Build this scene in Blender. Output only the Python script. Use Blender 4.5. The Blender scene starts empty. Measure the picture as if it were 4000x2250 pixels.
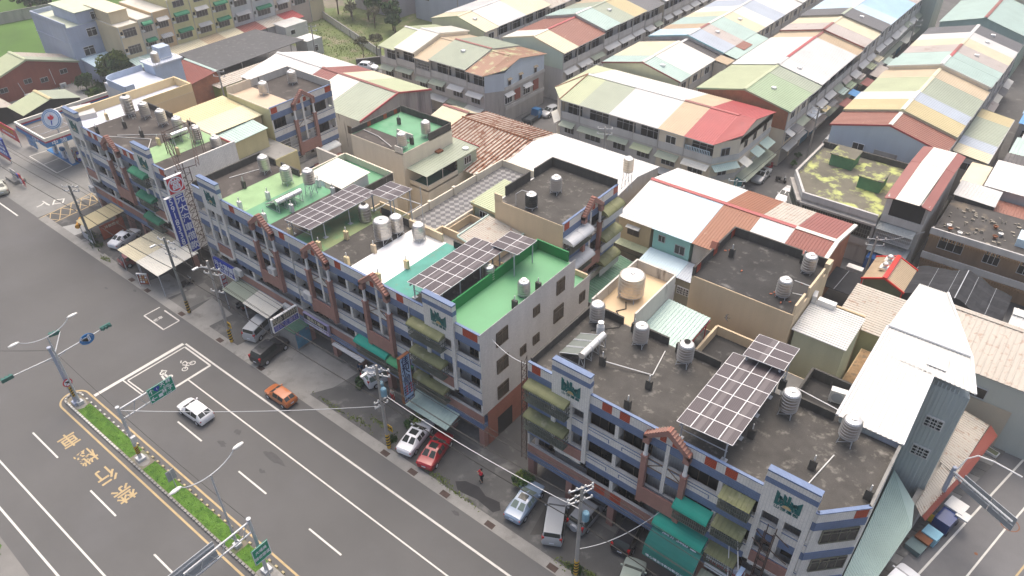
import bpy, math, random
from mathutils import Vector, Matrix
random.seed(7)
R_ = math.radians
SC = bpy.context.scene
COL = SC.collection

# ---------------------------------------------------------------- camera, sky, sun, exposure
cam_d = bpy.data.cameras.new('camera')
cam = bpy.data.objects.new('camera', cam_d)
COL.objects.link(cam)
_r = Vector((0.7798228, 0.6258925, 0.0112066)); _f = Vector((-0.4998, 0.62239, -0.60185))
_p, _ro, _y = 0.645857, 0.0112068, 0.676396
def _basis():
    cp, sp, cr, sr, cy, sy = math.cos(_p), math.sin(_p), math.cos(_ro), math.sin(_ro), math.cos(_y), math.sin(_y)
    rt = Vector((1, 0, 0)); fw = Vector((0, cp, -sp)); up = Vector((0, sp, cp))
    r2 = rt*cr - up*sr; u2 = rt*sr + up*cr
    w = lambda v: Vector((v.x*cy - v.y*sy, v.x*sy + v.y*cy, v.z))
    return w(r2), w(u2), w(fw)
_R, _U, _F = _basis()
cam.matrix_world = Matrix(((_R.x, _U.x, -_F.x, 31.78), (_R.y, _U.y, -_F.y, -35.19), (_R.z, _U.z, -_F.z, 54.62), (0, 0, 0, 1)))
cam_d.sensor_width = 36; cam_d.lens = 2918.8/4000*36
cam_d.clip_end = 3000; cam_d.clip_start = 0.5
SC.camera = cam

SUN_EL, SUN_AZ = R_(66), math.atan2(-0.55, 0.8)      # azimuth measured from +Y towards +X
world = bpy.data.worlds.new('World'); SC.world = world; world.use_nodes = True
wn = world.node_tree; wn.nodes.clear()
sky = wn.nodes.new('ShaderNodeTexSky'); sky.sky_type = 'NISHITA'; sky.sun_disc = False
sky.sun_elevation = SUN_EL; sky.sun_rotation = SUN_AZ
sky.dust_density = 9.0; sky.air_density = 1.0; sky.ozone_density = 1.0; sky.altitude = 50
bgn = wn.nodes.new('ShaderNodeBackground'); bgn.inputs['Strength'].default_value = 0.15
wo = wn.nodes.new('ShaderNodeOutputWorld')
wn.links.new(sky.outputs[0], bgn.inputs[0]); wn.links.new(bgn.outputs[0], wo.inputs[0])
sun_d = bpy.data.lights.new('sun', 'SUN'); sun_d.energy = 0.75; sun_d.angle = R_(70); sun_d.color = (1, .96, .9)
sun = bpy.data.objects.new('sun', sun_d); COL.objects.link(sun)
_sv = Vector((math.sin(SUN_AZ)*math.cos(SUN_EL), math.cos(SUN_AZ)*math.cos(SUN_EL), math.sin(SUN_EL)))
sun.rotation_euler = _sv.to_track_quat('Z', 'Y').to_euler(); sun.location = (-60, 60, 90)
vs = SC.view_settings
vs.view_transform = 'Standard'; vs.look = 'None'; vs.gamma = 1; vs.use_curve_mapping = False
vs.exposure = 0.72
SC.cycles.max_bounces = 5; SC.cycles.diffuse_bounces = 3; SC.cycles.glossy_bounces = 2
SC.cycles.caustics_reflective = False; SC.cycles.caustics_refractive = False

# ---------------------------------------------------------------- materials
MATS = {}
def pm(name, col, r=.85, var=.16, sc=.7, dirt=None, dsc=.35, dth=.55, metal=0, streak=False, tile=None, fine=.08, soft=.12, emit=0, alpha=1):
    if name in MATS: return MATS[name]
    m = bpy.data.materials.new(name); m.use_nodes = True
    n, l = m.node_tree.nodes, m.node_tree.links
    b = n['Principled BSDF']; b.inputs['Roughness'].default_value = r; b.inputs['Metallic'].default_value = metal
    geo = n.new('ShaderNodeNewGeometry')
    vec = geo.outputs['Position']
    if streak:
        mp = n.new('ShaderNodeVectorMath'); mp.operation = 'MULTIPLY'; mp.inputs[1].default_value = (1.6, 1.6, .22)
        l.new(vec, mp.inputs[0]); svec = mp.outputs[0]
    else: svec = vec
    def noise(scale, det, v):
        q = n.new('ShaderNodeTexNoise'); q.inputs['Scale'].default_value = scale; q.inputs['Detail'].default_value = det
        q.inputs['Roughness'].default_value = .62
        l.new(v, q.inputs['Vector']); return q.outputs['Fac']
    def mix(fac, a, c, mode='MIX'):
        q = n.new('ShaderNodeMix'); q.data_type = 'RGBA'; q.blend_type = mode
        if isinstance(fac, float): q.inputs[0].default_value = fac
        else: l.new(fac, q.inputs[0])
        for i, x in ((6, a), (7, c)):
            if isinstance(x, (tuple, list)): q.inputs[i].default_value = (*x, 1)
            else: l.new(x, q.inputs[i])
        return q.outputs[2]
    def ramp(fac, lo, hi):
        q = n.new('ShaderNodeMapRange'); q.inputs[1].default_value = lo; q.inputs[2].default_value = hi
        l.new(fac, q.inputs[0]); return q.outputs[0]
    base = col
    if tile:
        tw, th, mc, grid = tile
        sx = n.new('ShaderNodeSeparateXYZ'); l.new(vec, sx.inputs[0])
        ad = n.new('ShaderNodeMath'); l.new(sx.outputs[0], ad.inputs[0]); l.new(sx.outputs[1], ad.inputs[1])
        cb = n.new('ShaderNodeCombineXYZ'); l.new(ad.outputs[0], cb.inputs[0]); l.new(sx.outputs[2], cb.inputs[1])
        bt = n.new('ShaderNodeTexBrick'); bt.offset = 0 if grid else .5
        bt.inputs['Scale'].default_value = 1; bt.inputs['Brick Width'].default_value = tw; bt.inputs['Row Height'].default_value = th
        bt.inputs['Mortar Size'].default_value = min(tw, th)*.11; bt.inputs['Mortar Smooth'].default_value = .3
        bt.inputs['Color1'].default_value = (*col, 1); bt.inputs['Color2'].default_value = (*[c*.88 for c in col], 1)
        bt.inputs['Mortar'].default_value = (*mc, 1)
        l.new(cb.outputs[0], bt.inputs['Vector']); base = bt.outputs['Color']
    f1 = ramp(noise(sc, 5, svec), .3, .7)
    c1 = mix(f1, mix(1.0, base, tuple([1-var]*3), 'MULTIPLY'), mix(1.0, base, tuple([1+var*.6]*3), 'MULTIPLY'))
    if fine:
        f2 = noise(14, 2, vec)
        c1 = mix(ramp(f2, .3, .7), mix(1.0, c1, tuple([1-fine]*3), 'MULTIPLY'), c1)
    if dirt:
        fd = ramp(noise(dsc, 7, svec), dth, dth+soft)
        c1 = mix(fd, c1, dirt)
    l.new(c1, b.inputs['Base Color'])
    if emit:
        l.new(c1, b.inputs['Emission Color']); b.inputs['Emission Strength'].default_value = emit
    if alpha < 1: b.inputs['Alpha'].default_value = alpha
    b.inputs['Specular IOR Level'].default_value = .35
    MATS[name] = m
    return m

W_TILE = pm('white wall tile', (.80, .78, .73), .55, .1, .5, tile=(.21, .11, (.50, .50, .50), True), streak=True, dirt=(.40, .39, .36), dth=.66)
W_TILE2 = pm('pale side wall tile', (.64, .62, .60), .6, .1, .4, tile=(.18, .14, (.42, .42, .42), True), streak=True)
B_TILE = pm('blue wall tile', (.145, .21, .36), .5, .12, .6, tile=(.10, .22, (.09, .13, .22), True), streak=True)
P_TILE = pm('pink wall tile', (.37, .19, .155), .6, .12, .8, tile=(.22, .07, (.27, .17, .15), False), streak=True, dirt=(.20, .12, .10), dth=.68)
TERRA = pm('terracotta tile', (.36, .13, .085), .6, .14, 1.2, tile=(.2, .09, (.24, .13, .1), False))
RED_BRK = pm('red glazed brick', (.50, .075, .03), .5, .2, 2, tile=(.16, .16, (.22, .03, .015), False))
GREYW = pm('grey plaster', (.42, .40, .37), .9, .18, .5, streak=True, dirt=(.22, .21, .19), dth=.6)
GREYL = pm('light grey plaster', (.52, .51, .49), .9, .15, .5, streak=True, dirt=(.30, .29, .26), dth=.63)
CREAM = pm('cream plaster', (.62, .50, .34), .9, .1, .3, streak=True, dirt=(.46, .37, .26), dth=.66)
CREAM2 = pm('yellow cream paint', (.70, .56, .33), .85, .07, .3)
PALEC = pm('pale cream paint', (.68, .61, .49), .9, .1, .4, streak=True, dirt=(.42, .37, .30), dth=.68)
DIRTYW = pm('stained white wall', (.60, .57, .51), .9, .12, .8, dirt=(.16, .14, .12), dsc=.8, dth=.58, streak=True)
BLACKW = pm('mould black wall', (.075, .072, .065), .95, .3, .8, dirt=(.36, .35, .32), dsc=1.1, dth=.66, streak=True)
DARKROOF = pm('dark roof concrete', (.085, .08, .073), .95, .3, .5, dirt=(.26, .245, .215), dsc=1.3, dth=.55, soft=.25, fine=.3)
BROWNROOF = pm('brown roof concrete', (.085, .075, .068), .95, .22, .4, dirt=(.19, .175, .155), dsc=.6, dth=.55, soft=.2, fine=.25)
BLKROOF = pm('black roof concrete', (.05, .049, .048), .95, .3, .35, dirt=(.17, .165, .155), dsc=1.0, dth=.58, soft=.2, fine=.25)
GRN = pm('green roof paint', (.12, .31, .17), .55, .14, .35, dirt=(.05, .25, .11), dsc=.22, dth=.55, soft=.1)
GRN2 = pm('pale green roof paint', (.27, .42, .21), .7, .16, .5, dirt=(.17, .17, .12), dsc=.5, dth=.62)
GRNB = pm('bright green roof paint', (.11, .31, .15), .5, .1, .25)
GRNW = pm('green wall paint', (.015, .21, .06), .6, .12, .4)
TEAL = pm('teal roof paint', (.07, .29, .235), .6, .16, .6, dirt=(.12, .22, .17), dsc=.7, dth=.6)
OLIVE = pm('olive roof paint', (.20, .25, .12), .8, .2, .4, dirt=(.10, .24, .12), dsc=.5, dth=.5)
WHT = pm('white roof paint', (.80, .80, .79), .6, .05, .3, dirt=(.62, .62, .60), dsc=1.2, dth=.68)
BLUW = pm('bluish white roof paint', (.66, .68, .76), .6, .08, .25)
WHITE = pm('white paint', (.76, .76, .75), .5, .06, 1)
LWHITE = pm('road marking white', (.60, .59, .55), .8, .1, 1.5, dirt=(.25, .25, .24), dsc=2.5, dth=.62)
LYEL = pm('road marking yellow', (.46, .35, .19), .8, .12, 1.5, dirt=(.2, .19, .18), dsc=2.5, dth=.66)
ROAD = pm('asphalt', (.115, .114, .112), .9, .12, .09, dirt=(.12, .12, .122), dsc=.12, dth=.5, soft=.3, fine=.12)
APRON = pm('old asphalt apron', (.105, .105, .103), .95, .25, .25, dirt=(.17, .168, .16), dsc=.5, dth=.55, fine=.2)
APATCH = pm('fresh asphalt', (.035, .035, .037), .95, .15, 1)
CONC = pm('concrete pavement', (.27, .265, .25), .95, .22, .4, dirt=(.17, .165, .155), dsc=.7, dth=.56, fine=.15)
CONCD = pm('dark wet concrete', (.15, .148, .14), .9, .25, .4, dirt=(.23, .225, .21), dsc=.5, dth=.55)
EARTH = pm('bare earth', (.20, .18, .14), 1, .25, .3, dirt=(.11, .16, .06), dsc=.25, dth=.5, fine=.2)
GRASS = pm('grass', (.10, .21, .03), 1, .3, .8, dirt=(.05, .12, .018), dsc=1.5, dth=.5, fine=.3)
LOTG = pm('rough lot grass', (.15, .19, .07), 1, .3, .2, dirt=(.22, .20, .13), dsc=.3, dth=.52, fine=.3)
FIELD = pm('paddy field', (.085, .17, .035), 1, .2, .1, fine=.25)
STEEL = pm('stainless steel', (.44, .42, .39), .3, .06, 1, metal=.95, fine=0)
GALV = pm('galvanised steel', (.50, .52, .54), .5, .08, 1, metal=.15)
GREYP = pm('grey painted steel', (.42, .44, .47), .5, .06, 1)
DKIRON = pm('dark rusty iron', (.075, .05, .042), .8, .3, 2)
WGRILLE = pm('white window grille', (.62, .62, .60), .6, .1, 2)
GGRILLE = pm('weathered green grille', (.15, .17, .14), .8, .3, 2)
GLASS = pm('dark window glass', (.022, .024, .024), .18, .3, .6, fine=0)
GLASSB = pm('brownish window glass', (.055, .045, .035), .22, .3, .6, fine=0)
DARK = pm('opening shade', (.022, .021, .02), .95, .2, 1)  # near-black colour painting the shade inside openings
SHUT = pm('roller shutter', (.33, .33, .32), .7, .12, 1, tile=(4, .12, (.2, .2, .2), True))
SHUTB = pm('blue roller shutter', (.07, .20, .34), .7, .12, 1, tile=(4, .12, (.04, .12, .2), True))
PLASTG = pm('mossy plastic sheet', (.20, .21, .10), .6, .25, .7, dirt=(.30, .30, .20), dsc=.9, dth=.58)
PLASTC = pm('clear pale plastic sheet', (.30, .31, .27), .5, .2, .7)
TEALC = pm('teal awning canvas', (.02, .34, .25), .7, .1, .6)
TEALC2 = pm('dark teal awning canvas', (.013, .17, .145), .7, .14, .6)
GREENC = pm('green awning canvas', (.04, .22, .12), .7, .12, .8)
CELL = pm('solar cell', (.06, .047, .055), .5, .08, 2, tile=(.165, .165, (.11, .095, .10), True), fine=0)
RUBBER = pm('tyre rubber', (.02, .02, .02), .9, .1, 3)
CONCP = pm('pole concrete', (.37, .355, .33), .9, .15, .8)
YELP = pm('hazard yellow', (.62, .38, .03), .7, .12, 2)
BLKP = pm('hazard black', (.025, .025, .023), .7, .1, 2)
SIGNB = pm('sign blue', (.012, .045, .36), .5, .08, .8)
SIGNR = pm('sign red', (.55, .03, .05), .5, .08, .8)
SIGNG = pm('road sign green', (.0, .27, .16), .45, .05, 1)
SIGNW = pm('sign white', (.72, .76, .82), .5, .05, 1)
SIGNLB = pm('sign pale blue', (.42, .58, .80), .5, .1, .8)
SIGNK = pm('sign black', (.02, .022, .025), .6, .1, 1)
SIGNLAV = pm('sign lavender', (.42, .38, .58), .6, .1, .8)
NAVY = pm('navy lettering', (.015, .03, .12), .6, .05, 1)
TEALD = pm('emblem teal', (.0, .115, .115), .4, .1, 2)
SANDC = pm('emblem sand', (.50, .38, .20), .5, .1, 2)
GOLD = pm('cream lettering', (.62, .58, .44), .5, .05, 1)
BRK = pm('red brick wall', (.30, .085, .055), .9, .12, .5, tile=(.24, .1, (.25, .11, .085), False), streak=True, dirt=(.22, .07, .05), dth=.6)
BRKG = pm('orange brick gable', (.40, .135, .06), .9, .2, .8, tile=(.25, .12, (.30, .2, .14), False), dirt=(.20, .17, .13), dsc=.5, dth=.64)
RUSTM = pm('rust', (.22, .09, .045), .9, .3, 2)
WOOD = pm('old wood', (.22, .15, .09), .9, .2, 3)
LEAF = [pm('leaf mid green', (.055, .115, .025), .8, .3, 2), pm('leaf dark green', (.03, .075, .022), .8, .3, 2), pm('leaf yellow green', (.14, .19, .035), .8, .3, 2)]
BARK = pm('bark', (.12, .09, .065), .95, .2, 3)
PLASW = pm('white appliance', (.66, .66, .64), .5, .06, 1)
BLKTANK = pm('black plastic tank', (.018, .022, .022), .4, .1, 1)
NETM = pm('black shade net', (.028, .03, .035), .9, .25, .8)

def roofm(key, col, rust=None, amount=.5, sc=.5, r=.5):
    return pm('ribbed roof '+key, col, r, .08, .35, dirt=rust, dsc=sc, dth=amount, soft=.1, fine=.07)
RC = dict(
 pgreen=roofm('pale green', (.44, .48, .31)), ggreen=roofm('grey green', (.36, .40, .31)), green=roofm('green', (.33, .42, .27)),
 mint=roofm('mint', (.42, .54, .49)), white=roofm('white', (.66, .65, .62), (.60, .58, .54), .66), lgrey=roofm('light grey', (.60, .60, .58), (.45, .43, .4), .64),
 cream=roofm('cream', (.66, .60, .43)), tan=roofm('tan', (.50, .39, .26), (.33, .2, .12), .64), yellow=roofm('yellow', (.54, .46, .26)),
 orange=roofm('pale orange', (.56, .46, .32)), red=roofm('crimson', (.40, .085, .085), (.33, .08, .08), .6), maroon=roofm('maroon', (.27, .10, .085)),
 dred=roofm('dark red', (.215, .06, .045)), rust=roofm('rusted', (.29, .125, .07), (.50, .42, .33), .67, 1.6),
 rusty=roofm('rust streaked', (.47, .43, .37), (.36, .27, .21), .55, 1.6), blue=roofm('sky blue', (.40, .58, .74)), lblue=roofm('pale blue', (.52, .66, .74)),
 bluegrey=roofm('blue grey', (.44, .49, .55)), dgrey=roofm('dark grey', (.16, .16, .165)), charcoal=roofm('charcoal', (.085, .08, .08), (.13, .12, .11), .55),
 mossred=roofm('mottled rust and moss', (.36, .21, .14), (.47, .46, .27), .52, .55), cyan=roofm('cyan', (.36, .62, .66)), dblue=roofm('strong blue', (.10, .30, .60)),
 pgrey=roofm('pinkish grey', (.50, .45, .41), (.38, .3, .26), .58), asph=roofm('tarred', (.10, .102, .105), (.14, .14, .14), .55, 1.2, .9),
 browntile=roofm('brown tile', (.29, .13, .095), (.5, .36, .26), .62, 2.2), wcream=roofm('warm white', (.72, .70, .62), (.55, .45, .33), .7))

# ---------------------------------------------------------------- mesh helpers
ORG = {}
class MB:
    def __init__(s): s.v = []; s.f = []
    def add(s, vs, fs):
        o = len(s.v); s.v += [Vector(p) for p in vs]; s.f += [tuple(i+o for i in q) for q in fs]; return s
    def hexa(s, p):
        return s.add(p, [(3, 2, 1, 0), (4, 5, 6, 7), (0, 1, 5, 4), (1, 2, 6, 5), (2, 3, 7, 6), (3, 0, 4, 7)])
    def box(s, x0, x1, y0, y1, z0, z1):
        return s.hexa([(x0, y0, z0), (x1, y0, z0), (x1, y1, z0), (x0, y1, z0), (x0, y0, z1), (x1, y0, z1), (x1, y1, z1), (x0, y1, z1)])
    def fbox(s, fr, a0, a1, n0, n1, z0, z1):
        q = [(a0, n1), (a1, n1), (a1, n0), (a0, n0)]
        return s.hexa([FP(fr, a, n, z0) for a, n in q] + [FP(fr, a, n, z1) for a, n in q])
    def quad(s, *p): return s.add(p, [tuple(range(len(p)))])
    def prism(s, pts, dv):
        n = len(pts); dv = Vector(dv); a = [Vector(p) for p in pts]; b = [p+dv for p in a]
        return s.add(a+b, [tuple(range(n-1, -1, -1)), tuple(range(n, 2*n))] + [(i, (i+1) % n, n+(i+1) % n, n+i) for i in range(n)])
    def tube(s, p0, p1, r0, r1=None, n=6, cap=True):
        p0, p1 = Vector(p0), Vector(p1); r1 = r0 if r1 is None else r1
        d = (p1-p0); d.normalize()
        a = d.orthogonal().normalized(); b = d.cross(a)
        vs = []
        for p, r in ((p0, r0), (p1, r1)):
            for i in range(n):
                t = 2*math.pi*i/n; vs.append(p + a*(math.cos(t)*r) + b*(math.sin(t)*r))
        fs = [(i, (i+1) % n, n+(i+1) % n, n+i) for i in range(n)]
        if cap: fs += [tuple(range(n-1, -1, -1)), tuple(range(n, 2*n))]
        return s.add(vs, fs)
    def path(s, pts, r, n=5):
        for a, b in zip(pts, pts[1:]): s.tube(a, b, r, n=n)
        return s
    def lathe(s, prof, cx=0, cy=0, cz=0, n=18):
        vs = []; fs = []
        for r, z in prof:
            for i in range(n):
                t = 2*math.pi*i/n; vs.append((cx+r*math.cos(t), cy+r*math.sin(t), cz+z))
        for k in range(len(prof)-1):
            for i in range(n):
                j = (i+1) % n; fs.append((k*n+i, k*n+j, (k+1)*n+j, (k+1)*n+i))
        fs.append(tuple(range((len(prof)-1)*n, len(prof)*n))); fs.append(tuple(range(n-1, -1, -1)))
        return s.add(vs, fs)
    def corr(s, p00, p10, p11, p01, pitch=.3, amp=.05, th=.05):
        """ribbed sheet: ribs run from the p00-p10 edge to the p01-p11 edge"""
        p00, p10, p11, p01 = map(Vector, (p00, p10, p11, p01))
        nrm = (p10-p00).cross(p01-p00).normalized()
        if nrm.z < 0: nrm = -nrm
        L = max((p10-p00).length, (p11-p01).length); k = max(2, round(L/pitch))
        us = []
        for i in range(k):
            for u, h in ((0, 0), (.62, 0), (.70, 1), (.92, 1)): us.append(((i+u)/k, h))
        us.append((1, 0))
        vs = []
        for u, h in us:
            vs += [p00.lerp(p10, u)+nrm*(amp*h), p01.lerp(p11, u)+nrm*(amp*h)]
        fs = [(2*i, 2*i+2, 2*i+3, 2*i+1) for i in range(len(us)-1)]
        s.add(vs, fs)
        e = nrm*-.005; d = nrm*-th
        return s.hexa([p00+d, p10+d, p11+d, p01+d, p00+e, p10+e, p11+e, p01+e])
    def build(s, name, mat, parent=None, smooth=False, origin=None, kind=None):
        me = bpy.data.meshes.new(name)
        if parent is not None: o0 = ORG[parent.name]
        elif origin is not None: o0 = Vector(origin)
        else:
            xs = [p.x for p in s.v]; ys = [p.y for p in s.v]; zs = [p.z for p in s.v]
            o0 = Vector(((min(xs)+max(xs))/2, (min(ys)+max(ys))/2, min(zs)))
        me.from_pydata([p-o0 for p in s.v], [], s.f)
        if smooth: me.shade_smooth()
        me.materials.append(mat)
        o = bpy.data.objects.new(name, me); COL.objects.link(o)
        if parent is not None: o.parent = parent
        else: o.location = o0
        ORG[o.name] = o0
        if kind: o['kind'] = kind
        return o
def FP(fr, a, n, z):
    ox, oy, dx, dy = fr
    return Vector((ox+dx*a+dy*n, oy+dy*a-dx*n, z))
def tag(o, label, cat, group=None):
    o['label'] = label; o['category'] = cat
    if group: o['group'] = group
    return o
def thing(name, label, cat, loc=(0, 0, 0), rz=0, group=None):
    o = bpy.data.objects.new(name, None); COL.objects.link(o); o.location = loc; o.rotation_euler = (0, 0, rz)
    o.empty_display_size = .3
    ORG[o.name] = Vector(loc) if not rz else Vector((0, 0, 0))
    return tag(o, label, cat, group)
CACHE = {}
def inst(name, key, fn, mat, parent, loc=None, rz=0, smooth=False, local=False):
    """a part that shares its mesh with its likes; loc in world space unless local"""
    k = (key, mat.name)
    if k not in CACHE:
        mb = MB(); fn(mb); me = bpy.data.meshes.new(name); me.from_pydata(mb.v, [], mb.f)
        if smooth: me.shade_smooth()
        me.materials.append(mat); CACHE[k] = me
    o = bpy.data.objects.new(name, CACHE[k]); COL.objects.link(o)
    if parent is not None:
        o.parent = parent
        o.location = Vector(loc or (0, 0, 0)) - (Vector((0, 0, 0)) if local else ORG[parent.name])
    else: o.location = loc
    o.rotation_euler = (0, 0, rz)
    ORG[o.name] = Vector((0, 0, 0))
    return o
def dup(root, loc, rz, label):
    r = root.copy(); COL.objects.link(r); r.location = loc; r.rotation_euler = (0, 0, rz); r['label'] = label
    ORG[r.name] = Vector(loc)
    for ch in root.children:
        c = ch.copy(); COL.objects.link(c); c.parent = r
        for g in ch.children:
            d = g.copy(); COL.objects.link(d); d.parent = c
    return r
TXT = {}
def text(parent, s, size, org, xd, yd, mat, name='lettering', depth=.015, gap=1.0, vert=False):
    """flat lettering: each string centred on org, running along xd with its top towards yd"""
    body = '\n'.join(s) if vert else s
    k = (body, depth, mat.name)
    if k not in TXT:
        c = bpy.data.curves.new('lettering', 'FONT'); c.body = body; c.size = 1; c.resolution_u = 2
        c.align_x = 'CENTER'; c.align_y = 'CENTER'; c.extrude = depth/2; c.offset = .012
        if vert: c.space_line = gap
        else: c.space_character = gap
        t = bpy.data.objects.new('lettering', c); COL.objects.link(t)
        bpy.context.view_layer.update()
        dg = bpy.context.evaluated_depsgraph_get()
        me = bpy.data.meshes.new_from_object(t.evaluated_get(dg)); me.materials.clear(); me.materials.append(mat)
        bpy.data.objects.remove(t); bpy.data.curves.remove(c); TXT[k] = me
    o = bpy.data.objects.new(name, TXT[k]); COL.objects.link(o)
    xd, yd = Vector(xd).normalized(), Vector(yd).normalized(); zd = xd.cross(yd).normalized(); yd = zd.cross(xd)
    if not hasattr(size, '__len__'): size = (size, size)
    off = Vector(org) - (ORG[parent.name] if parent is not None else Vector((0, 0, 0)))
    m = Matrix(((xd.x*size[0], yd.x*size[1], zd.x, off.x), (xd.y*size[0], yd.y*size[1], zd.y, off.y), (xd.z*size[0], yd.z*size[1], zd.z, off.z), (0, 0, 0, 1)))
    if parent is not None: o.parent = parent
    o.matrix_basis = m
    return o
YM, XP = (0, 0, 1, 0), (0, 0, 0, 1)      # facade frames: facing -Y with a = x; facing +X with a = y
def fr_ym(y): return (0, y, 1, 0)
def fr_xp(x): return (x, 0, 0, 1)
def fr_xm(x): return (x, 0, 0, -1)       # facing -X, a = -y
def window(parent, fr, a, z, w, h, n=0, panes=2, gm=None, fm=None, trans=True, name='window'):
    """glass with a frame as its sub-part; a, z is the centre"""
    gm = gm or GLASS; fm = fm or GREYP
    rz = math.atan2(fr[3], fr[2])
    def g(mb): mb.box(-w/2, w/2, -.03, .06, -h/2, h/2)
    def f(mb):
        t = .045
        mb.box(-w/2-t, w/2+t, -.07, .05, h/2, h/2+t); mb.box(-w/2-t, w/2+t, -.1, .05, -h/2-t, -h/2)
        mb.box(-w/2-t, -w/2, -.07, .05, -h/2, h/2); mb.box(w/2, w/2+t, -.07, .05, -h/2, h/2)
        for i in range(1, panes): 
            x = -w/2+w*i/panes; mb.box(x-.025, x+.025, -.055, .02, -h/2, h/2)
        if trans and h > 1.1: mb.box(-w/2, w/2, -.057, .02, h*.22, h*.22+.05)
    o = inst(name, ('g', round(w, 2), round(h, 2)), g, gm, parent, FP(fr, a, n, z), rz)
    inst('frame', ('f', round(w, 2), round(h, 2), panes, trans), f, fm, o, (0, 0, 0), 0, local=True)
    return o
def grille(parent, fr, a0, a1, z0, z1, proj=.5, mat=None, n=0, name='window_cage', pitch=.16):
    mb = MB(); mat = mat or GGRILLE; t = .018
    k = max(2, round((a1-a0)/pitch))
    for i in range(k+1):
        a = a0+(a1-a0)*i/k; mb.fbox(fr, a-t, a+t, n+proj-t, n+proj+t, z0, z1)
    for z in (z0, z0+(z1-z0)*.33, z0+(z1-z0)*.66, z1):
        mb.fbox(fr, a0, a1, n+proj-.022, n+proj+.022, z-.025, z+.025)
        for a in (a0, a1): mb.fbox(fr, a-.021, a+.021, n, n+proj, z-.022, z+.022)
    for a in (a0, a1):
        for j in (1, 2): mb.fbox(fr, a-t, a+t, n+proj*j/3-t, n+proj*j/3+t, z0, z1)
    mb.fbox(fr, a0, a1, n+.01, n+proj-.03, z0-.05, z0-.03)
    return mb.build(name, mat, parent)
def awning(parent, fr, a0, a1, zt, zb, proj, mat, n=0, ribs=.32, curved=False, name='awning'):
    mb = MB()
    if curved:
        prev = None; K = 6; sec = []
        for i in range(K+1):
            t = i/K*math.pi/2; sec.append((n+proj*math.sin(t), zb+(zt-zb)*math.cos(t)))
        for (n0, z0), (n1, z1) in zip(sec, sec[1:]):
            mb.hexa([FP(fr, a0, n0, z0-.03), FP(fr, a1, n0, z0-.03), FP(fr, a1, n1, z1-.03), FP(fr, a0, n1, z1-.03),
                     FP(fr, a0, n0, z0), FP(fr, a1, n0, z0), FP(fr, a1, n1, z1), FP(fr, a0, n1, z1)])
        for a in (a0+.02, (a0+a1)/2, a1-.02):
            for (n0, z0), (n1, z1) in zip(sec, sec[1:]): mb.tube(FP(fr, a, n0, z0), FP(fr, a, n1, z1), .03, n=4)
        for a in (a0, a1):
            mb.quad(*[FP(fr, a, q[0], q[1]) for q in sec], FP(fr, a, n, zb))
    else:
        mb.corr(FP(fr, a0, n, zt), FP(fr, a1, n, zt), FP(fr, a1, n+proj, zb), FP(fr, a0, n+proj, zb), ribs, .035, .03)
        for a in (a0+.1, a1-.1): mb.tube(FP(fr, a, n, zb-.25), FP(fr, a, n+proj*.9, zb-.05), .025, n=4)
    return mb.build(name, mat, parent)
# ---------------------------------------------------------------- ground, roads, markings
def sheet(name, pts, mat, z, parent=None, th=0):
    mb = MB()
    if th: mb.prism([(x, y, z-th) for x, y in pts], (0, 0, th))
    else: mb.quad(*[(x, y, z) for x, y in pts])
    return mb.build(name, mat, parent, kind=None if parent else 'structure')
def rect(x0, x1, y0, y1): return [(x0, y0), (x1, y0), (x1, y1), (x0, y1)]
def blob(cx, cy, rx, ry, n=18, j=.25, seed=1):
    rd = random.Random(seed)
    return [(cx+rx*math.cos(2*math.pi*i/n)*(1+rd.uniform(-j, j)), cy+ry*math.sin(2*math.pi*i/n)*(1+rd.uniform(-j, j))) for i in range(n)]
sheet('ground', rect(-1200, 1000, -900, 1300), EARTH, -.02)
sheet('paddy_field', rect(-420, -128, -2, 110), FIELD, -.012)
sheet('side_street', rect(-112, 62, 8.6, 220), pm('lane asphalt', (.125, .125, .125), .95, .2, .2, dirt=(.17, .17, .165), dsc=.5, dth=.56, fine=.15), -.004)
road = sheet('main_road', rect(-420, 300, -80, -6.5), ROAD, 0)
sheet('forecourt', rect(-76.5, 33, -6.5, 12), APRON, .001)
sheet('station_yard', [(-150, -6.5), (-76.5, -6.5), (-74.2, 30), (-104, 30), (-150, 14)], pm('station yard concrete', (.235, .235, .225), .95, .2, .3, dirt=(.17, .168, .16), dsc=.35, dth=.52, soft=.2, fine=.15), .005)
sheet('rough_lot', [(-113.4, 60.5), (-80, 60.5), (-78.5, 68), (-86, 92), (-118, 92)], LOTG, .002)
gut = sheet('gutter', rect(-76, 34, -6.62, -5.55), CONC, .012)
for i, x in enumerate((-7, -3.4, .6, 5.8, 12.4, -52, -48.4, -41, -33.4, -26)):
    mb = MB(); mb.box(x-.45, x+.45, -6.5, -5.95, .013, .02)
    for k in range(5): mb.box(x-.4+k*.18, x-.33+k*.18, -6.45, -6.0, .02, .032)
    mb.build('drain_grate', DKIRON, gut)
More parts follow.
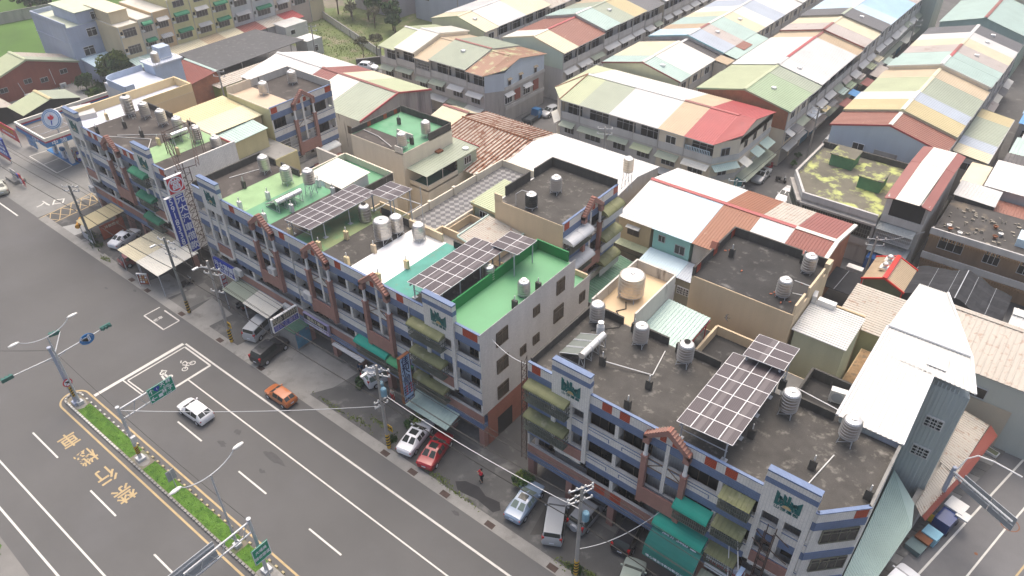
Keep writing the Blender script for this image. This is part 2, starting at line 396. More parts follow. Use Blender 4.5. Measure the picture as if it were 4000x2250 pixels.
# concrete and asphalt patches of the forecourt
for i, (pts, m) in enumerate([
    ([(-50.4, -6.55), (-45.3, -6.6), (-44.6, -3.2), (-49.6, -2.6)], CONC), ([(-71.6, -6.2), (-67.9, -6.3), (-67.4, -3.9), (-70, -3)], pm('pale concrete', (.42, .42, .40), .9, .1, .5)),
    ([(-66.2, -6.3), (-62, -6.4), (-61.5, -5.2), (-65.8, -5.1)], CONC), ([(-60.6, -6.5), (-57, -6.5), (-56.8, -5.4), (-60.3, -5.3)], CONC),
    ([(-44.5, -6.5), (-41.5, -6.4), (-40.8, -1.4), (-44.4, -1)], CONCD), ([(-40.3, -6.4), (-36.6, -6.4), (-36.2, -2.6), (-40.9, -2.2)], CONC),
    ([(-31.2, -6.5), (-19.4, -6.6), (-17.6, -3.4), (-17.2, -.3), (-30.4, -.3)], CONC), (rect(-42, 0, -.35, 3), CONCD), (rect(5.3, 28, -.35, 3), CONCD),
    (rect(-71, -47.6, -.35, 3), CONCD)]):
    sheet('concrete_patch', pts, m, .006+.003*(i % 2))
sheet('asphalt_patch', [(.4, -4.6), (1.1, -4.0), (2.5, -3.75), (3.6, -4.15), (5.0, -3.9), (5.6, -4.5), (5.2, -5.1), (4.2, -5.0), (3.2, -4.9), (2.1, -5.1), (1.2, -5.2)], APATCH, .012)
sheet('wet_stain', [(9.1, -4.9), (10.3, -3.9), (10, -2.2), (9.2, -.4), (8.3, -1.1), (8.7, -3)], pm('wet asphalt', (.045, .045, .046), .35, .1, 1), .013)
def strip(name, p0, p1, w, mat, z=.006, parent=None):
    p0, p1 = Vector((*p0, 0)), Vector((*p1, 0)); d = (p1-p0).normalized(); n = Vector((-d.y, d.x, 0))*(w/2)
    return sheet(name, [(q.x, q.y) for q in (p0-n, p1-n, p1+n, p0+n)], mat, z, parent)
strip('lane_line', (-35.9, -8.94), (120, -8.94), .2, LWHITE)
strip('lane_line', (-30.5, -12.02), (120, -12.02), .14, LWHITE)
strip('lane_line', (-200, -29.1), (120, -29.1), .16, LWHITE); strip('lane_line', (-200, -31.43), (120, -31.43), .18, LWHITE)
strip('edge_line', (-150, -8.0), (-79.2, -8.0), .2, LWHITE)
for k in range(-1, 12): strip('lane_dash', (-26.1+10*k, -16.02), (-22.0+10*k, -16.02), .16, LWHITE) if k >= 0 else None
for x0, x1 in ((-36, -30.9), (-24.8, -20.4), (-14.3, -10), (-3.5, .8), (7, 11.6)): strip('lane_dash', (x0, -25.55), (x1, -25.55), .16, LWHITE)
# yellow lines round the median island
mb = MB(); pts = []
for t in range(13):
    a = math.pi/2+math.pi*t/12; pts.append((-37.1+1.36*math.cos(a), -20.82+1.36*math.sin(a)))
pts = [(120, -19.46)]+pts+[(120, -22.18)]
for (x0, y0), (x1, y1) in zip(pts, pts[1:]):
    d = Vector((x1-x0, y1-y0)).normalized(); n = Vector((-d.y, d.x))*.09
    mb.quad((x0-n.x, y0-n.y, .007), (x1-n.x, y1-n.y, .007), (x1+n.x, y1+n.y, .007), (x0+n.x, y0+n.y, .007))
mb.build('yellow_line', LYEL, kind='structure')
# stop line, motorcycle box, bicycle sign, small parking box
strip('stop_line', (-36.1, -19.3), (-36.1, -9.1), .42, LWHITE)
for p, q, w in (((-35.5, -16.0), (-35.5, -9.3), .16), ((-30.65, -15.3), (-30.65, -9.3), .28), ((-35.5, -9.3), (-30.6, -9.3), .18), ((-35.5, -16.0), (-32.6, -15.9), .13), ((-35.9, -16.3), (-32.4, -16.2), .13)):
    strip('waiting_box_line', p, q, w, LWHITE, .0085)
def ring(mb, cx, cy, r, w, z, n=18):
    for i in range(n):
        a, b = 2*math.pi*i/n, 2*math.pi*(i+1)/n
        mb.quad(*[(cx+rr*math.cos(t), cy+rr*math.sin(t), z) for rr, t in ((r-w, a), (r, a), (r, b), (r-w, b))])
def seg(mb, p, q, w, z):
    p, q = Vector(p), Vector(q); d = (q-p).normalized(); n = Vector((-d.y, d.x))*w/2
    mb.quad(*[(v.x, v.y, z) for v in (p-n, q-n, q+n, p+n)])
mb = MB(); ring(mb, -32.5, -10.25, .33, .1, .009); ring(mb, -32.3, -11.3, .33, .1, .009)
for p, q in (((-32.5, -10.25), (-32.95, -10.6)), ((-32.95, -10.6), (-32.3, -11.3)), ((-32.95, -10.6), (-33.4, -10.6)), ((-33.4, -10.6), (-33.3, -11.0)), ((-32.4, -10.7), (-33.1, -11.1)), ((-33.5, -11.05), (-33.8, -10.8))): seg(mb, p, q, .12, .009)
mb.build('bicycle_marking', LWHITE, kind='structure')
mb = MB(); ring(mb, -33.6, -13.1, .33, .13, .009); ring(mb, -32.5, -12.9, .28, .2, .009)
for p, q in (((-33.6, -13.1), (-32.4, -13.1)), ((-33.3, -13.4), (-32.1, -13.6)), ((-34.1, -13.0), (-33.5, -12.7)), ((-32.3, -13.5), (-31.6, -13.2))): seg(mb, p, q, .22, .009)
mb.build('motorcycle_marking', LWHITE, kind='structure')
for p, q in (((-44.2, -9.1), (-44.2, -7.1)), ((-44.2, -9.1), (-40.05, -9.1)), ((-40.1, -9.1), (-40.1, -7.1)), ((-43.2, -7.1), (-40.1, -7.1))): strip('parking_box_line', p, q, .16, LWHITE)
def roadtext(s, size, x, y, ang, mat):
    o = text(None, s, size, (x, y, .01), (math.cos(ang), math.sin(ang), 0), (-math.sin(ang), math.cos(ang), 0), mat, 'road_lettering', .004); o['kind'] = 'structure'
roadtext('機車', (.55, .55), -42.3, -8.4, R_(90), LWHITE)
for ch, x in (('禁', -22.2), ('行', -25.5), ('機', -29.0), ('車', -32.4)): roadtext(ch, (1.75, 2.3), x, -23.85, R_(-90), LYEL)
roadtext('入口', (1.9, 1.9), -79.0, -3.4, R_(55), LWHITE)
# yellow hatched box at the station exit
mb = MB()
bx = [(-76, -6.4), (-73.2, -6.4), (-73.8, 1), (-77.1, 1.6)]
for a, b in zip(bx, bx[1:]+bx[:1]): seg(mb, a, b, .16, .011)
for i in range(5):
    t0, t1 = i/5, (i+1)/5
    L = lambda t: Vector(bx[0]).lerp(Vector(bx[3]), t); Q = lambda t: Vector(bx[1]).lerp(Vector(bx[2]), t)
    seg(mb, L(t0), Q(t1), .12, .011); seg(mb, Q(t0), L(t1), .12, .0114)
mb.build('yellow_box_marking', LYEL, kind='structure')
for p, q in (((-96.7, 1.5), (-87.5, 1.5)), ((-87.5, 1.5), (-88.0, 4.1)), ((-96.5, 4.2), (-88.0, 4.1)), ((-96.7, 1.5), (-96.5, 4.2)), ((-92, 1.6), (-92.2, 4.1))): strip('bay_line', p, q, .16, LWHITE, .011)
# oil stains and tyre marks on the carriageway
STN = pm('oil stain', (.075, .075, .076), .8, .2, 2)
for i, (x, y, a, b) in enumerate(((-14.7, -13.0, 1.3, .35), (-14.4, -14.7, .4, .2), (-20.2, -15.0, .5, .3), (-20.2, -13.2, .4, .3), (2.7, -7.1, .45, .18), (-52.9, -9.1, .3, .15), (-49.6, -7.2, .3, .15))):
    sheet('oil_stain', blob(x, y, a, b, 14, .4, i), STN, .0055)
# right-hand street with its paved footway
KX = lambda y: 33.9+(y-9.6)*.2384      # kerb line of the right-hand street
sheet('right_street', [(KX(-6.5), -6.5), (KX(-6.5)+16, -6.5), (KX(150)+14, 150), (KX(150), 150)], pm('right street asphalt', (.155, .155, .158), .9, .14, .2, dirt=(.115, .115, .118), dsc=.15, dth=.55, fine=.12), .003)
strip('edge_line', (KX(-4)+1.5, -4), (KX(70)+1.5, 70), .17, LWHITE, .008)
strip('centre_line', (KX(-4)+4.4, -4), (KX(20)+4.0, 20.3), .15, LWHITE, .008); strip('centre_line', (KX(21.6)+4.0, 21.6), (KX(70)+4, 70), .15, LWHITE, .008)
strip('yellow_line', (KX(5)+6.6, 5), (KX(60)+6.4, 60), .14, LYEL, .008)
for x, y, r in ((40.6, 21.0, .75), (39.0, 16.2, .14)):
    mb = MB(); ring(mb, x, y, r, .09 if r > .3 else .14, .009, 24); mb.build('manhole_ring', RUSTM, kind='structure')
fw = sheet('footway', [(KX(-2)-1.5, -2), (KX(-2), -2), (KX(46), 46), (KX(46)-1.5, 46)], CONCD, .05, th=.05)
for k in range(34):
    y = 8.0+k*1.05; a = 1.0
    mb = MB(); mb.prism([(KX(y)-1.42, y, .052), (KX(y)-.04, y, .052), (KX(y+.98)-.04, y+.98, .052), (KX(y+.98)-1.42, y+.98, .052)], (0, 0, .03+.012*random.random()))
    mb.build('paving_slab', CONCD if k % 3 else CONC, fw)
# median island
isl = MB()
pts = [(120, -20.1), (-37.1, -20.1)]+[(-37.1+.72*math.cos(math.pi/2+math.pi*t/8), -20.8+.7*math.sin(math.pi/2+math.pi*t/8)) for t in range(1, 8)]+[(-37.1, -21.5), (120, -21.5)]
isl.prism([(x, y, .0) for x, y in pts][::-1], (0, 0, .1)); isl = isl.build('median_island', EARTH, kind='structure')
def kerb(mb): mb.box(-.17, .17, -.09, .09, 0, .19)
def kerb2(mb): mb.box(-.13, .13, -.08, .08, 0, .2)
KW = pm('whitewashed kerb', (.56, .55, .50), .85, .15, 1.2); KY = pm('faded yellow kerb', (.45, .38, .22), .85, .15, 1.2); KG = pm('grey kerb', (.26, .255, .24), .9, .2, 1)
n = 0
for k in range(-2, 116):
    x = -36.2+k*.44
    if x > 14: break
    inst('kerb_block', 'kerb', kerb, KW if x < -27 else KG, isl, (x, -21.56, 0))
    if k % 2 == 0: inst('kerb_block', 'kerb2', kerb2, KW if x < -27.5 else KY, isl, (x+.1, -20.02, 0))
for t in range(0, 13):
    a = math.pi/2+math.pi*t/12
    inst('kerb_block', 'kerb', kerb, KW if t % 2 else KG, isl, (-37.2+.85*math.cos(a), -20.8+.78*math.sin(a), 0), a+math.pi/2)
for x0, x1 in ((-35.3, -25.4), (-23.2, -9.9), (-8.9, -6.2), (-3.4, 14)): sheet('median_grass_bed', rect(x0, x1, -21.4, -20.14), GRASS, .108, isl)
for x, y in ((-36.1, -20.8), (-24.3, -20.8)): sheet('concrete_footing', blob(x, y, 1.0, .6, 10, .1, 3), CONC, .112, isl)
sheet('concrete_footing', rect(-6.2, -3.4, -21.4, -20.15), CONC, .112, isl)
mb = MB(); rd = random.Random(4)
for i in range(5200):
    x = rd.uniform(-37, 14)
    if x < -35.3 or -25.4 < x < -23.2 or -9.9 < x < -8.9 or -6.2 < x < -3.4: continue
    y = rd.uniform(-21.38, -20.16); h = rd.uniform(.03, .1); a = rd.uniform(0, 6.3); w = .03
    mb.quad((x-w*math.cos(a), y-w*math.sin(a), .1), (x+w*math.cos(a), y+w*math.sin(a), .1), (x+rd.uniform(-.06, .06), y+rd.uniform(-.06, .06), .1+h))
o = mb.build('grass', GRASS); o['kind'] = 'stuff'; tag(o, 'short green grass growing along the median island', 'grass')
# field boundary grass at lower left
sheet('verge', [(-60, -37), (-25.2, -33.0), (-20, -38), (-60, -60)], GRASS, .02); sheet('shoulder', [(-80, -33.6), (-26.5, -32.7), (40, -34.5), (40, -60), (-80, -60)], pm('pale dusty asphalt', (.20, .195, .185), .95, .15, .3), .0045)
def weeds(label, spots, n, seed, h=.3, mats=0):
    mb = MB(); rd = random.Random(seed)
    for (cx, cy, rx, ry) in spots:
        for i in range(n):
            x, y = cx+rd.gauss(0, rx/2), cy+rd.gauss(0, ry/2); a = rd.uniform(0, 6.3); w = rd.uniform(.03, .09); z = rd.uniform(.02, h)
            mb.quad((x-w*math.cos(a), y-w*math.sin(a), .015), (x+w*math.cos(a), y+w*math.sin(a), .015), (x+w*.6, y+rd.uniform(-.1, .1), z), (x-w, y+rd.uniform(-.1, .1), z*.8))
    o = mb.build('weeds', LEAF[mats]); o['kind'] = 'stuff'; tag(o, label, 'weeds')
weeds('weeds and dry grass tufts along the forecourt edge', [(-15.5, -5.2, 2.4, .3), (-12, -4.9, 2, .4), (-10, -3.9, 2, .3), (-1.2, -5.2, 1.8, .3), (1.5, -5.5, 2.5, .3), (13.3, -5.3, 1.2, .4), (15.2, -4.8, .8, .3), (-59, -5.9, 1, .4)], 130, 11, .16, 2)
weeds('leafy weeds round the foot of the left utility pole', [(-63.2, -4.9, 1.1, .6), (-66, -4.2, 1.2, .5), (14.1, -5.2, .8, .5), (-7.6, -4.7, .4, .5)], 190, 12, .5, 0)
weeds('ground cover growing under the shrubs beside the brick warehouse', [(-118, 26, 8, 2.6), (-114, 23, 7, 2.2), (-108, 25, 5, 2)], 700, 13, .9, 0)
weeds('long grass along the edge of the paddy field', [(-128, 22, 8, 3), (-132, 18, 10, 3)], 400, 15, .8, 2)
weeds('rough grass and scrub on the vacant lot', [(-100, 68, 14, 7), (-92, 66, 9, 6), (-106, 78, 12, 9)], 900, 14, .28, 2)
weeds('grass on the verge at the lower left edge', [(-27.5, -35.2, 3, 1.6)], 800, 16, .3, 0)
# ---------------------------------------------------------------- the long shop-house row along the main road
ZB = [(13.02, 12.22), (9.66, 8.92), (6.36, 5.7), (3.28, 2.52)]       # blue bands: top, bottom
ZW = [14.0, 10.75, 7.5, 4.42]                                         # tops of the parapet walls above them
def emblem(parent, fr, ac, zc, w, n):
    """builder's mark: a stepped green M over a rising sun, with four characters below"""
    mb = MB(); u = w/2
    def bar(a0, a1, z0, zl, zr): mb.prism([FP(fr, ac+a0*u, n, zc+z0*u), FP(fr, ac+a1*u, n, zc+z0*u), FP(fr, ac+a1*u, n, zc+zr*u), FP(fr, ac+a0*u, n, zc+zl*u)], FP(fr, 0, .05, 0)-FP(fr, 0, 0, 0))
    bar(-1.0, -.74, -.45, 1.05, .82); bar(-.68, -.50, -.30, .62, .50); bar(-.44, -.16, .12, 1.0, .70) ; bar(-.10, .12, .25, .95, .95)
    bar(.18, .36, .12, .55, .42); bar(.42, .60, -.30, .38, .48); bar(.66, 1.0, -.45, .50, .92); bar(-.72, -.3, .3, .62, .2); bar(.3, .72, .15, .3, .5)
    for r0, r1 in ((.62, .80), (.40, .55)):
        K = 8
        for i in range(K):
            t0, t1 = math.pi*i/K, math.pi*(i+1)/K
            mb.prism([FP(fr, ac+r*u*math.cos(t), n+.004, zc-.45*u+r*u*math.sin(t)*.9) for r, t in ((r0, t0), (r1, t0), (r1, t1), (r0, t1))], FP(fr, 0, .05, 0)-FP(fr, 0, 0, 0))
    o = mb.build('emblem', TEALD, parent)
    mb = MB(); mb.prism([FP(fr, ac+.34*u*math.cos(math.pi*i/8), n, zc-.45*u+.34*u*math.sin(math.pi*i/8)) for i in range(9)], FP(fr, 0, .05, 0)-FP(fr, 0, 0, 0)); mb.build('emblem_sun', SANDC, parent)
    text(parent, '山發建設', (.46*u*1.0, .36*u), FP(fr, ac, n+.03, zc-.72*u), FP(fr, 1, 0, 0)-FP(fr, 0, 0, 0), (0, 0, 1), TEALD, gap=1.15)
def arch(parent, fr, ac, lower=True):
    mb = MB(); hw = 1.62; z0 = 5.75
    for sgn in (-1, 1):
        a = ac+sgn*hw; mb.fbox(fr, a-.22, a+.22, 0, .42, z0 if lower else 9.0, 10.95); mb.fbox(fr, a-.27, a+.27, -.03, .47, 10.95, 11.1)
        mb.fbox(fr, a-.25, a+.25, -.02, .5, 12.55, 13.3)
        ai, ao = ac+sgn*.0, a+sgn*.25
        mb.hexa([FP(fr, min(ac, ao), -.02, 14.35 if sgn > 0 else 12.95), FP(fr, max(ac, ao), -.02, 12.95 if sgn > 0 else 14.35), FP(fr, max(ac, ao), .5, 12.95 if sgn > 0 else 14.35), FP(fr, min(ac, ao), .5, 14.35 if sgn > 0 else 12.95),
                 FP(fr, min(ac, ao), -.02, 14.95 if sgn > 0 else 13.35), FP(fr, max(ac, ao), -.02, 13.35 if sgn > 0 else 14.95), FP(fr, max(ac, ao), .5, 13.35 if sgn > 0 else 14.95), FP(fr, min(ac, ao), .5, 14.95 if sgn > 0 else 13.35)])
    mb.build('arch_frame', P_TILE, parent)
    mb = MB()
    for k in range(9):
        for sgn in (-1, 1):
            t = (k+.5)/9; a = ac+sgn*1.87*t; z = 14.95-1.6*t
            mb.fbox(fr, a-.05, a+.05, -.04, .53, z-.02, z+.07)
    mb.build('arch_cap_tiles', TERRA, parent)
    for sgn in (-1, 1):
        a = ac+sgn*hw
        mb = MB(); mb.tube(FP(fr, a, .2, 11.1), FP(fr, a, .2, 12.55), .15, n=10); mb.tube(FP(fr, a, .2, 11.1), FP(fr, a, .2, 11.25), .2, n=10); mb.build('arch_column', WHITE, parent, smooth=False)
    mb = MB(); mb.fbox(fr, ac-.15, ac+.15, -.3, .06, 9.0 if not lower else 7.6, 13.0); mb.build('mid_pier', W_TILE, parent)
    if lower:
        mb = MB(); mb.fbox(fr, ac-hw-.2, ac+hw+.2, .28, .44, 6.0, 7.6); mb.fbox(fr, ac-hw-.2, ac+hw+.2, 0, .3, 6.0, 6.2); mb.build('balcony_box', P_TILE, parent)
    mb = MB()
    for s in (-1, 1):
        mb.fbox(fr, ac+s*.9-.7, ac+s*.9+.7, .02, .07, 10.62, 10.7); mb.tube(FP(fr, ac+s*.25, .05, 10.6), FP(fr, ac+s*1.45, .05, 9.75), .035, n=4); mb.fbox(fr, ac+s*.9-.7, ac+s*.9+.7, .02, .07, 9.7, 9.76)
    mb.build('balcony_rail', WOOD, parent)
    for s in (-1, 1): mb = MB(); mb.fbox(fr, ac+s*.5-.24, ac+s*.5+.24, .012, .05, 13.12, 13.7); mb.build('vent_block', RED_BRK, parent)
def facade(b, fr, s0, s1, depth, piers, arches, panels, reds, wall=None, lower=True, sides=(True, True), pinkbase=True, wins=None, dw=1.1):
    """b: building root. The front is a stack of balconies behind parapet bands."""
    wall = wall or W_TILE
    mb = MB(); mb.fbox(fr, s0+.01, s1-.01, -depth, -dw, 2.6, 13.38); mb.fbox(fr, s0+.02, s1-.02, -depth+.02, -3.3, 0, 2.6); mb.build('wall', wall, b)
    for i, ((zt, zb_), zw) in enumerate(zip(ZB, ZW)):
        mb = MB(); mb.fbox(fr, s0, s1, -.16, .03, zb_, zt)
        mb.fbox(fr, s0+.02, s1-.02, -dw-.002, -.16, zb_+.02, zt-.1); mb.build('floor_band', B_TILE, b)
        mb = MB(); mb.fbox(fr, s0, s1, -.16, 0, zt, zw-.08); mb.build('balcony_wall', P_TILE if i == 3 and pinkbase else W_TILE, b)
        mb = MB(); mb.fbox(fr, s0, s1, -.2, .04, zw-.08, zw); mb.build('coping', B_TILE if i == 0 else GREYL, b)
        mb = MB(); mb.fbox(fr, s0, s1, -.02, .025, zw-.3, zw-.22); mb.build('trim_line', B_TILE, b) if i in (1, 2) else None
        if i < 3 and fr[3] == 0:
            pass
    # end walls of the balconies
    mb = MB()
    for a0, a1, on in ((s0, s0+.18, sides[0]), (s1-.18, s1, sides[1])):
        if on:
            for (zt, zb_), zl in zip(ZB[:3], ZW[1:]): mb.fbox(fr, a0, a1, -dw, -.001, zl, zb_)
    if mb.v: mb.build('end_pier', wall, b)
    for p in piers:
        mb = MB()
        for (zt, zb_), zl in zip(ZB[:3], ZW[1:]): mb.fbox(fr, p-.16, p+.16, -dw, -.01, zl, zb_)
        mb.build('pier', W_TILE, b)
        for a in (p-1.0, p+.55) if reds == 2 else (p-.95,):
            mb = MB(); mb.fbox(fr, a-.43, a+.43, -.1, .02, 13.06, 13.88); mb.build('vent_block', RED_BRK, b)
            if reds == 2: mb = MB(); mb.fbox(fr, a-.5, a+.5, -.1, .025, 3.38, 4.26); mb.build('vent_block', RED_BRK, b)
    for a in arches: arch(b, fr, a, lower)
    for a in panels:
        mb = MB(); mb.fbox(fr, a-1.75, a+1.75, -.28, .2, 11.9, 14.72); mb.fbox(fr, a-1.75, a+1.75, -.28, .2, 15.2, 15.72)
        for s in (-1, 1): mb.fbox(fr, a+s*1.55-.2, a+s*1.55+.2, -.28, .19, 5.75, 11.9)
        mb.fbox(fr, a-.2, a+.2, -.28, .1, 7.5, 11.9); mb.fbox(fr, a-1.75, a+1.75, .02, .19, 5.75, 6.1)
        mb.build('sign_panel', W_TILE, b)
        mb = MB(); mb.fbox(fr, a-1.77, a+1.77, -.3, .22, 14.72, 15.2); mb.fbox(fr, a-1.77, a+1.77, -.3, .22, 15.72, 15.86); mb.build('panel_stripe', B_TILE, b)
        mb = MB(); mb.fbox(fr, a-1.35, a+1.35, .03, .16, 6.1, 7.2); mb.build('panel_base', P_TILE, b)
        emblem(b, fr, a+.05, 13.55, 1.75, .2)
    # windows on the recessed wall
    zc = [(10.75+12.2)/2-.35, (7.5+8.9)/2-.4, (4.42+5.7)/2-.4]
    for k, z in enumerate(zc):
        for p in piers:
            for s in (-1, 1): window(b, fr, p+s*1.5, z+.12, 2.35, 2.15, -dw+.35 if reds == 2 else -dw, 3 if (k+s) % 2 else 2, GLASS, pm('bronze frame', (.10, .075, .05), .5))
        for p in panels:
            for s in (-1, 1): window(b, fr, p+s*.8, z, .8, 1.6, -dw, 1, GLASS)
        for p in arches:
            for s in (-1, 1): window(b, fr, p+s*1.05, z+.3, .55, .5, -dw, 1, GLASSB, GREYL)
        for (a, w) in (wins or ()): window(b, fr, a, z, w, 2.05, -dw, 3, GLASS, pm('bronze frame', (.10, .075, .05), .5))
def arcade(b, fr, posts, s0, s1):
    for p in posts: mb = MB(); mb.fbox(fr, p-.3, p+.3, -.62, -.02, 0, 2.54); mb.build('pillar', P_TILE, b)
    rd = random.Random(int(abs(s0)*7)+3); ps = sorted(posts)
    for a, c in zip(ps, ps[1:]):
        if c-a > 1.5: mb = MB(); mb.fbox(fr, a+.3, c-.3, -3.3, -3.2, .05, 2.4); mb.build('shop_front', rd.choice([DARK, SHUT, GLASSB, DARK]), b)  # near-black ones paint the shade of open shops
def patch(b, x0, x1, y0, y1, z, mat, name='roof_surface', e=.0): mb = MB(); mb.box(x0, x1, y0, y1, z-.05, z+e); return mb.build(name, mat, b)
def parapet(b, x0, x1, y0, y1, z0, z1, mat=None, t=.16, name='parapet'):
    mb = MB(); mb.box(min(x0, x1), max(x0, x1), min(y0, y1), max(y0, y1), z0, z1); return mb.build(name, mat or BLACKW, b)
F0 = fr_ym(0)
ZR = 13.4
# --- middle block
BM = thing('shop_row', 'long four storey tiled shop row with one bright green roof, between two alleys', 'building', (-21, 4.6, 0))
facade(BM, F0, -42.3, 0, 9.3, [-33.9, -25.4, -16.9, -8.5], [-29.5, -21.0, -12.6], [-38.45, -4.55], 1, wins=[(-41.4, 1.2), (-1.35, 1.5)])
arcade(BM, F0, [-42, -38.1, -33.9, -29.6, -25.4, -21.1, -16.9, -12.6, -8.5, -4.25, -.31], -42.3, 0)
mb = MB(); mb.fbox(F0, -1.9, -.25, -.1, .02, 13.06, 13.88); mb.build('vent_block', RED_BRK, BM)
for x0, x1, m in ((-42.25, -37.6, BROWNROOF), (-37.6, -33.4, GRN2), (-33.4, -29.1, GRN), (-29.1, -25.1, BROWNROOF), (-25.1, -20.8, OLIVE), (-20.8, -16.75, DARKROOF), (-16.75, -12.25, WHT), (-12.25, -8.6, TEAL), (-8.6, -4.35, DARKROOF), (-4.35, -.02, GRNB)):
    patch(BM, x0, x1-.004, .17, 9.28 if x1 < -1 else 14.0, ZR+.02, m, 'roof_surface', .012+.002*(x0 % 3))
for a in ((-42.3, -42.1, .2, 9.3), (-42.1, -39.3, 9.12, 9.3), (-38.1, -34.9, 9.12, 9.3), (-29.3, -27.8, 9.12, 9.3), (-21.3, -17.3, 9.12, 9.3), (-11.1, -8.6, 9.12, 9.3)): parapet(BM, *a, ZR, 14.25)
for a in ((-17.2, -16.3, 9.1, 9.32), (-15.9, -12.6, 9.1, 9.32)): parapet(BM, *a, ZR, 14.35, CREAM)
for a in ((-4.5, -4.34, .6, 14.1), (-4.34, -.75, 13.95, 14.1)): parapet(BM, *a, ZR, 14.55, GRNW)
# deep end unit of the middle block: tall white side wall with its windows
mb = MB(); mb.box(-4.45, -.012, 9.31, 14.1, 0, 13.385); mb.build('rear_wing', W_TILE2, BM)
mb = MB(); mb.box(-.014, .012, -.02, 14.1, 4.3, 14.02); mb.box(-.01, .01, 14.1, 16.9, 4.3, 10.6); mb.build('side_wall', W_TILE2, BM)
mb = MB(); mb.box(-4.4, -.02, 14.11, 16.9, 0, 9.9); mb.build('rear_wing', CREAM, BM)
mb = MB(); mb.box(-4.3, -.2, 14.2, 16.7, 9.9, 9.95); mb.build('roof_surface', GRN, BM)
for a in ((-4.4, -.2, 16.72, 16.9), (-4.4, -4.22, 14.12, 16.72)): parapet(BM, *a, 9.9, 10.55, CREAM)
mb = MB(); mb.box(-.013, .03, .64, 16.88, 0, 4.3); mb.build('base_wall', TERRA, BM)
mb = MB(); mb.box(-3.3, .034, 2.0, 4.2, .02, 2.5); mb.build('arcade_opening_shade', DARK, BM)  # solid box, its colour stands for shade inside the side arcade
FS = fr_xp(0.0)
for y, z, w, h in ((2.9, 12.3, 1.5, 1.5), (2.9, 9.1, 1.5, 1.5), (2.9, 5.9, 1.5, 1.5), (7.9, 12.0, .9, .95), (7.9, 8.6, .9, .95), (5.9, 8.6, .8, .9), (11.7, 12.6, 1.2, 1.5), (11.5, 9.4, 1.5, 1.6), (15.6, 8.9, .9, 1.1)):
    window(BM, FS, y, z-.3, w, h, .03, 2, GLASSB, pm('bronze frame', (.10, .075, .05), .5))
# unit-by-unit fittings on the middle block
awning(BM, F0, -7.95, -3.9, 12.25, 11.85, 1.0, PLASTG, curved=True); grille(BM, F0, -7.9, -3.95, 10.4, 11.8, .8)
awning(BM, F0, -7.95, -3.9, 8.95, 8.55, 1.0, PLASTG, curved=True); grille(BM, F0, -7.9, -3.95, 7.1, 8.5, .8)
awning(BM, F0, -7.95, -3.9, 5.75, 5.35, 1.0, PLASTG, curved=True); grille(BM, F0, -7.9, -3.95, 3.9, 5.3, .8)
awning(BM, F0, -16.3, -11.7, 5.75, 5.3, .9, TEALC, curved=True); grille(BM, F0, -16.2, -11.8, 3.9, 5.25, .7)
awning(BM, F0, -11.6, -8.7, 5.55, 5.1, .9, pm('bright green awning', (.07, .33, .15), .7), curved=True); grille(BM, F0, -11.5, -8.8, 3.8, 5.05, .7)
awning(BM, F0, -8.5, -2.9, 2.75, 2.25, 2.0, RC['mint'])
mb = MB()
for k in range(14): mb.fbox(F0, -20.7+k*.33, -20.42+k*.33, .0, .5, 2.15, 2.3); 
mb.build('scalloped_awning', WHITE, BM)
mb = MB()
for x in (-42.36, -25.3, -8.35): mb.tube((x, -.06, 2.6), (x, -.06, 13), .05, n=5)
mb.build('downpipe', GREYL, BM)
# --- left block
BL = thing('shop_row', 'four storey tiled shop row with the bluish white roof, beside the petrol station', 'building', (-59, 4.6, 0))
facade(BL, F0, -70.5, -47.5, 9.3, [-64.2, -55.6], [-59.75], [-68.75, -52.0], 2, wins=[(-48.9, 1.4)])
arcade(BL, F0, [-70.2, -67, -63, -59, -55, -51.3, -47.8], -70.5, -47.5)
mb = MB(); mb.fbox(F0, -48.9, -47.9, -.1, .02, 13.06, 13.88); mb.build('vent_block', RED_BRK, BL)
for x0, x1, y1, m in ((-71.3, -67.2, 16.1, BLUW), (-67.2, -55.4, 9.28, BROWNROOF), (-55.4, -51.2, 9.28, GRN2), (-51.2, -47.6, 9.28, BROWNROOF)): patch(BL, x0, x1-.004, .17, y1, ZR+.02, m, 'roof_surface', .012)
for a in ((-71.55, -71.3, .5, 16.2), (-71.3, -67.2, 15.95, 16.2), (-67.35, -67.2, 8.7, 15.95)): parapet(BL, *a, ZR, 14.6, CREAM2)
mb = MB(); mb.box(-71.56, -67.19, 9.31, 16.21, 0, 13.38); mb.build('rear_wing', pm('warm cream plaster', (.64, .50, .31), .85, .08, .3), BL)
for a in ((-66.8, -64.2, 9.1, 9.3), (-63.4, -60.9, 9.1, 9.3), (-57.4, -55.5, 9.1, 9.3)): parapet(BL, *a, ZR, 14.2)
mb = MB(); mb.box(-47.64, -47.44, -.02, 9.4, 2.6, 14.1); mb.build('side_wall', W_TILE, BL)
FC = (-74.3, 1.15, *Vector((3.8, -1.15)).normalized())
mb = MB(); mb.fbox(FC, 0, 3.9, -3.5, 0, 0, 14.1); mb.build('corner_wall', GREYL, BL)
mb = MB(); mb.fbox(FC, -.02, 3.75, -.2, .02, 14.1, 14.5); mb.build('coping', CREAM2, BL)
for k, z in enumerate((10.9, 7.6, 4.4)):
    mb = MB(); mb.fbox(FC, .5, 3.5, -.05, .03, z-.2, z+1.35); mb.build('corner_opening_shade', DARK, BL)  # dark panel painting the shade behind the corner balconies
    mb = MB(); mb.fbox(FC, -.1, 3.75, 0, .12, z-1.3, z-.2); mb.build('balcony_wall', GREYL, BL)
for z in (10.8, 7.5, 4.4):
    awning(BL, F0, -55.3, -51.8, z+1.45, z+.95, 1.0, GREENC, curved=True); grille(BL, F0, -55.2, -51.9, z-.3, z+.9, .8)
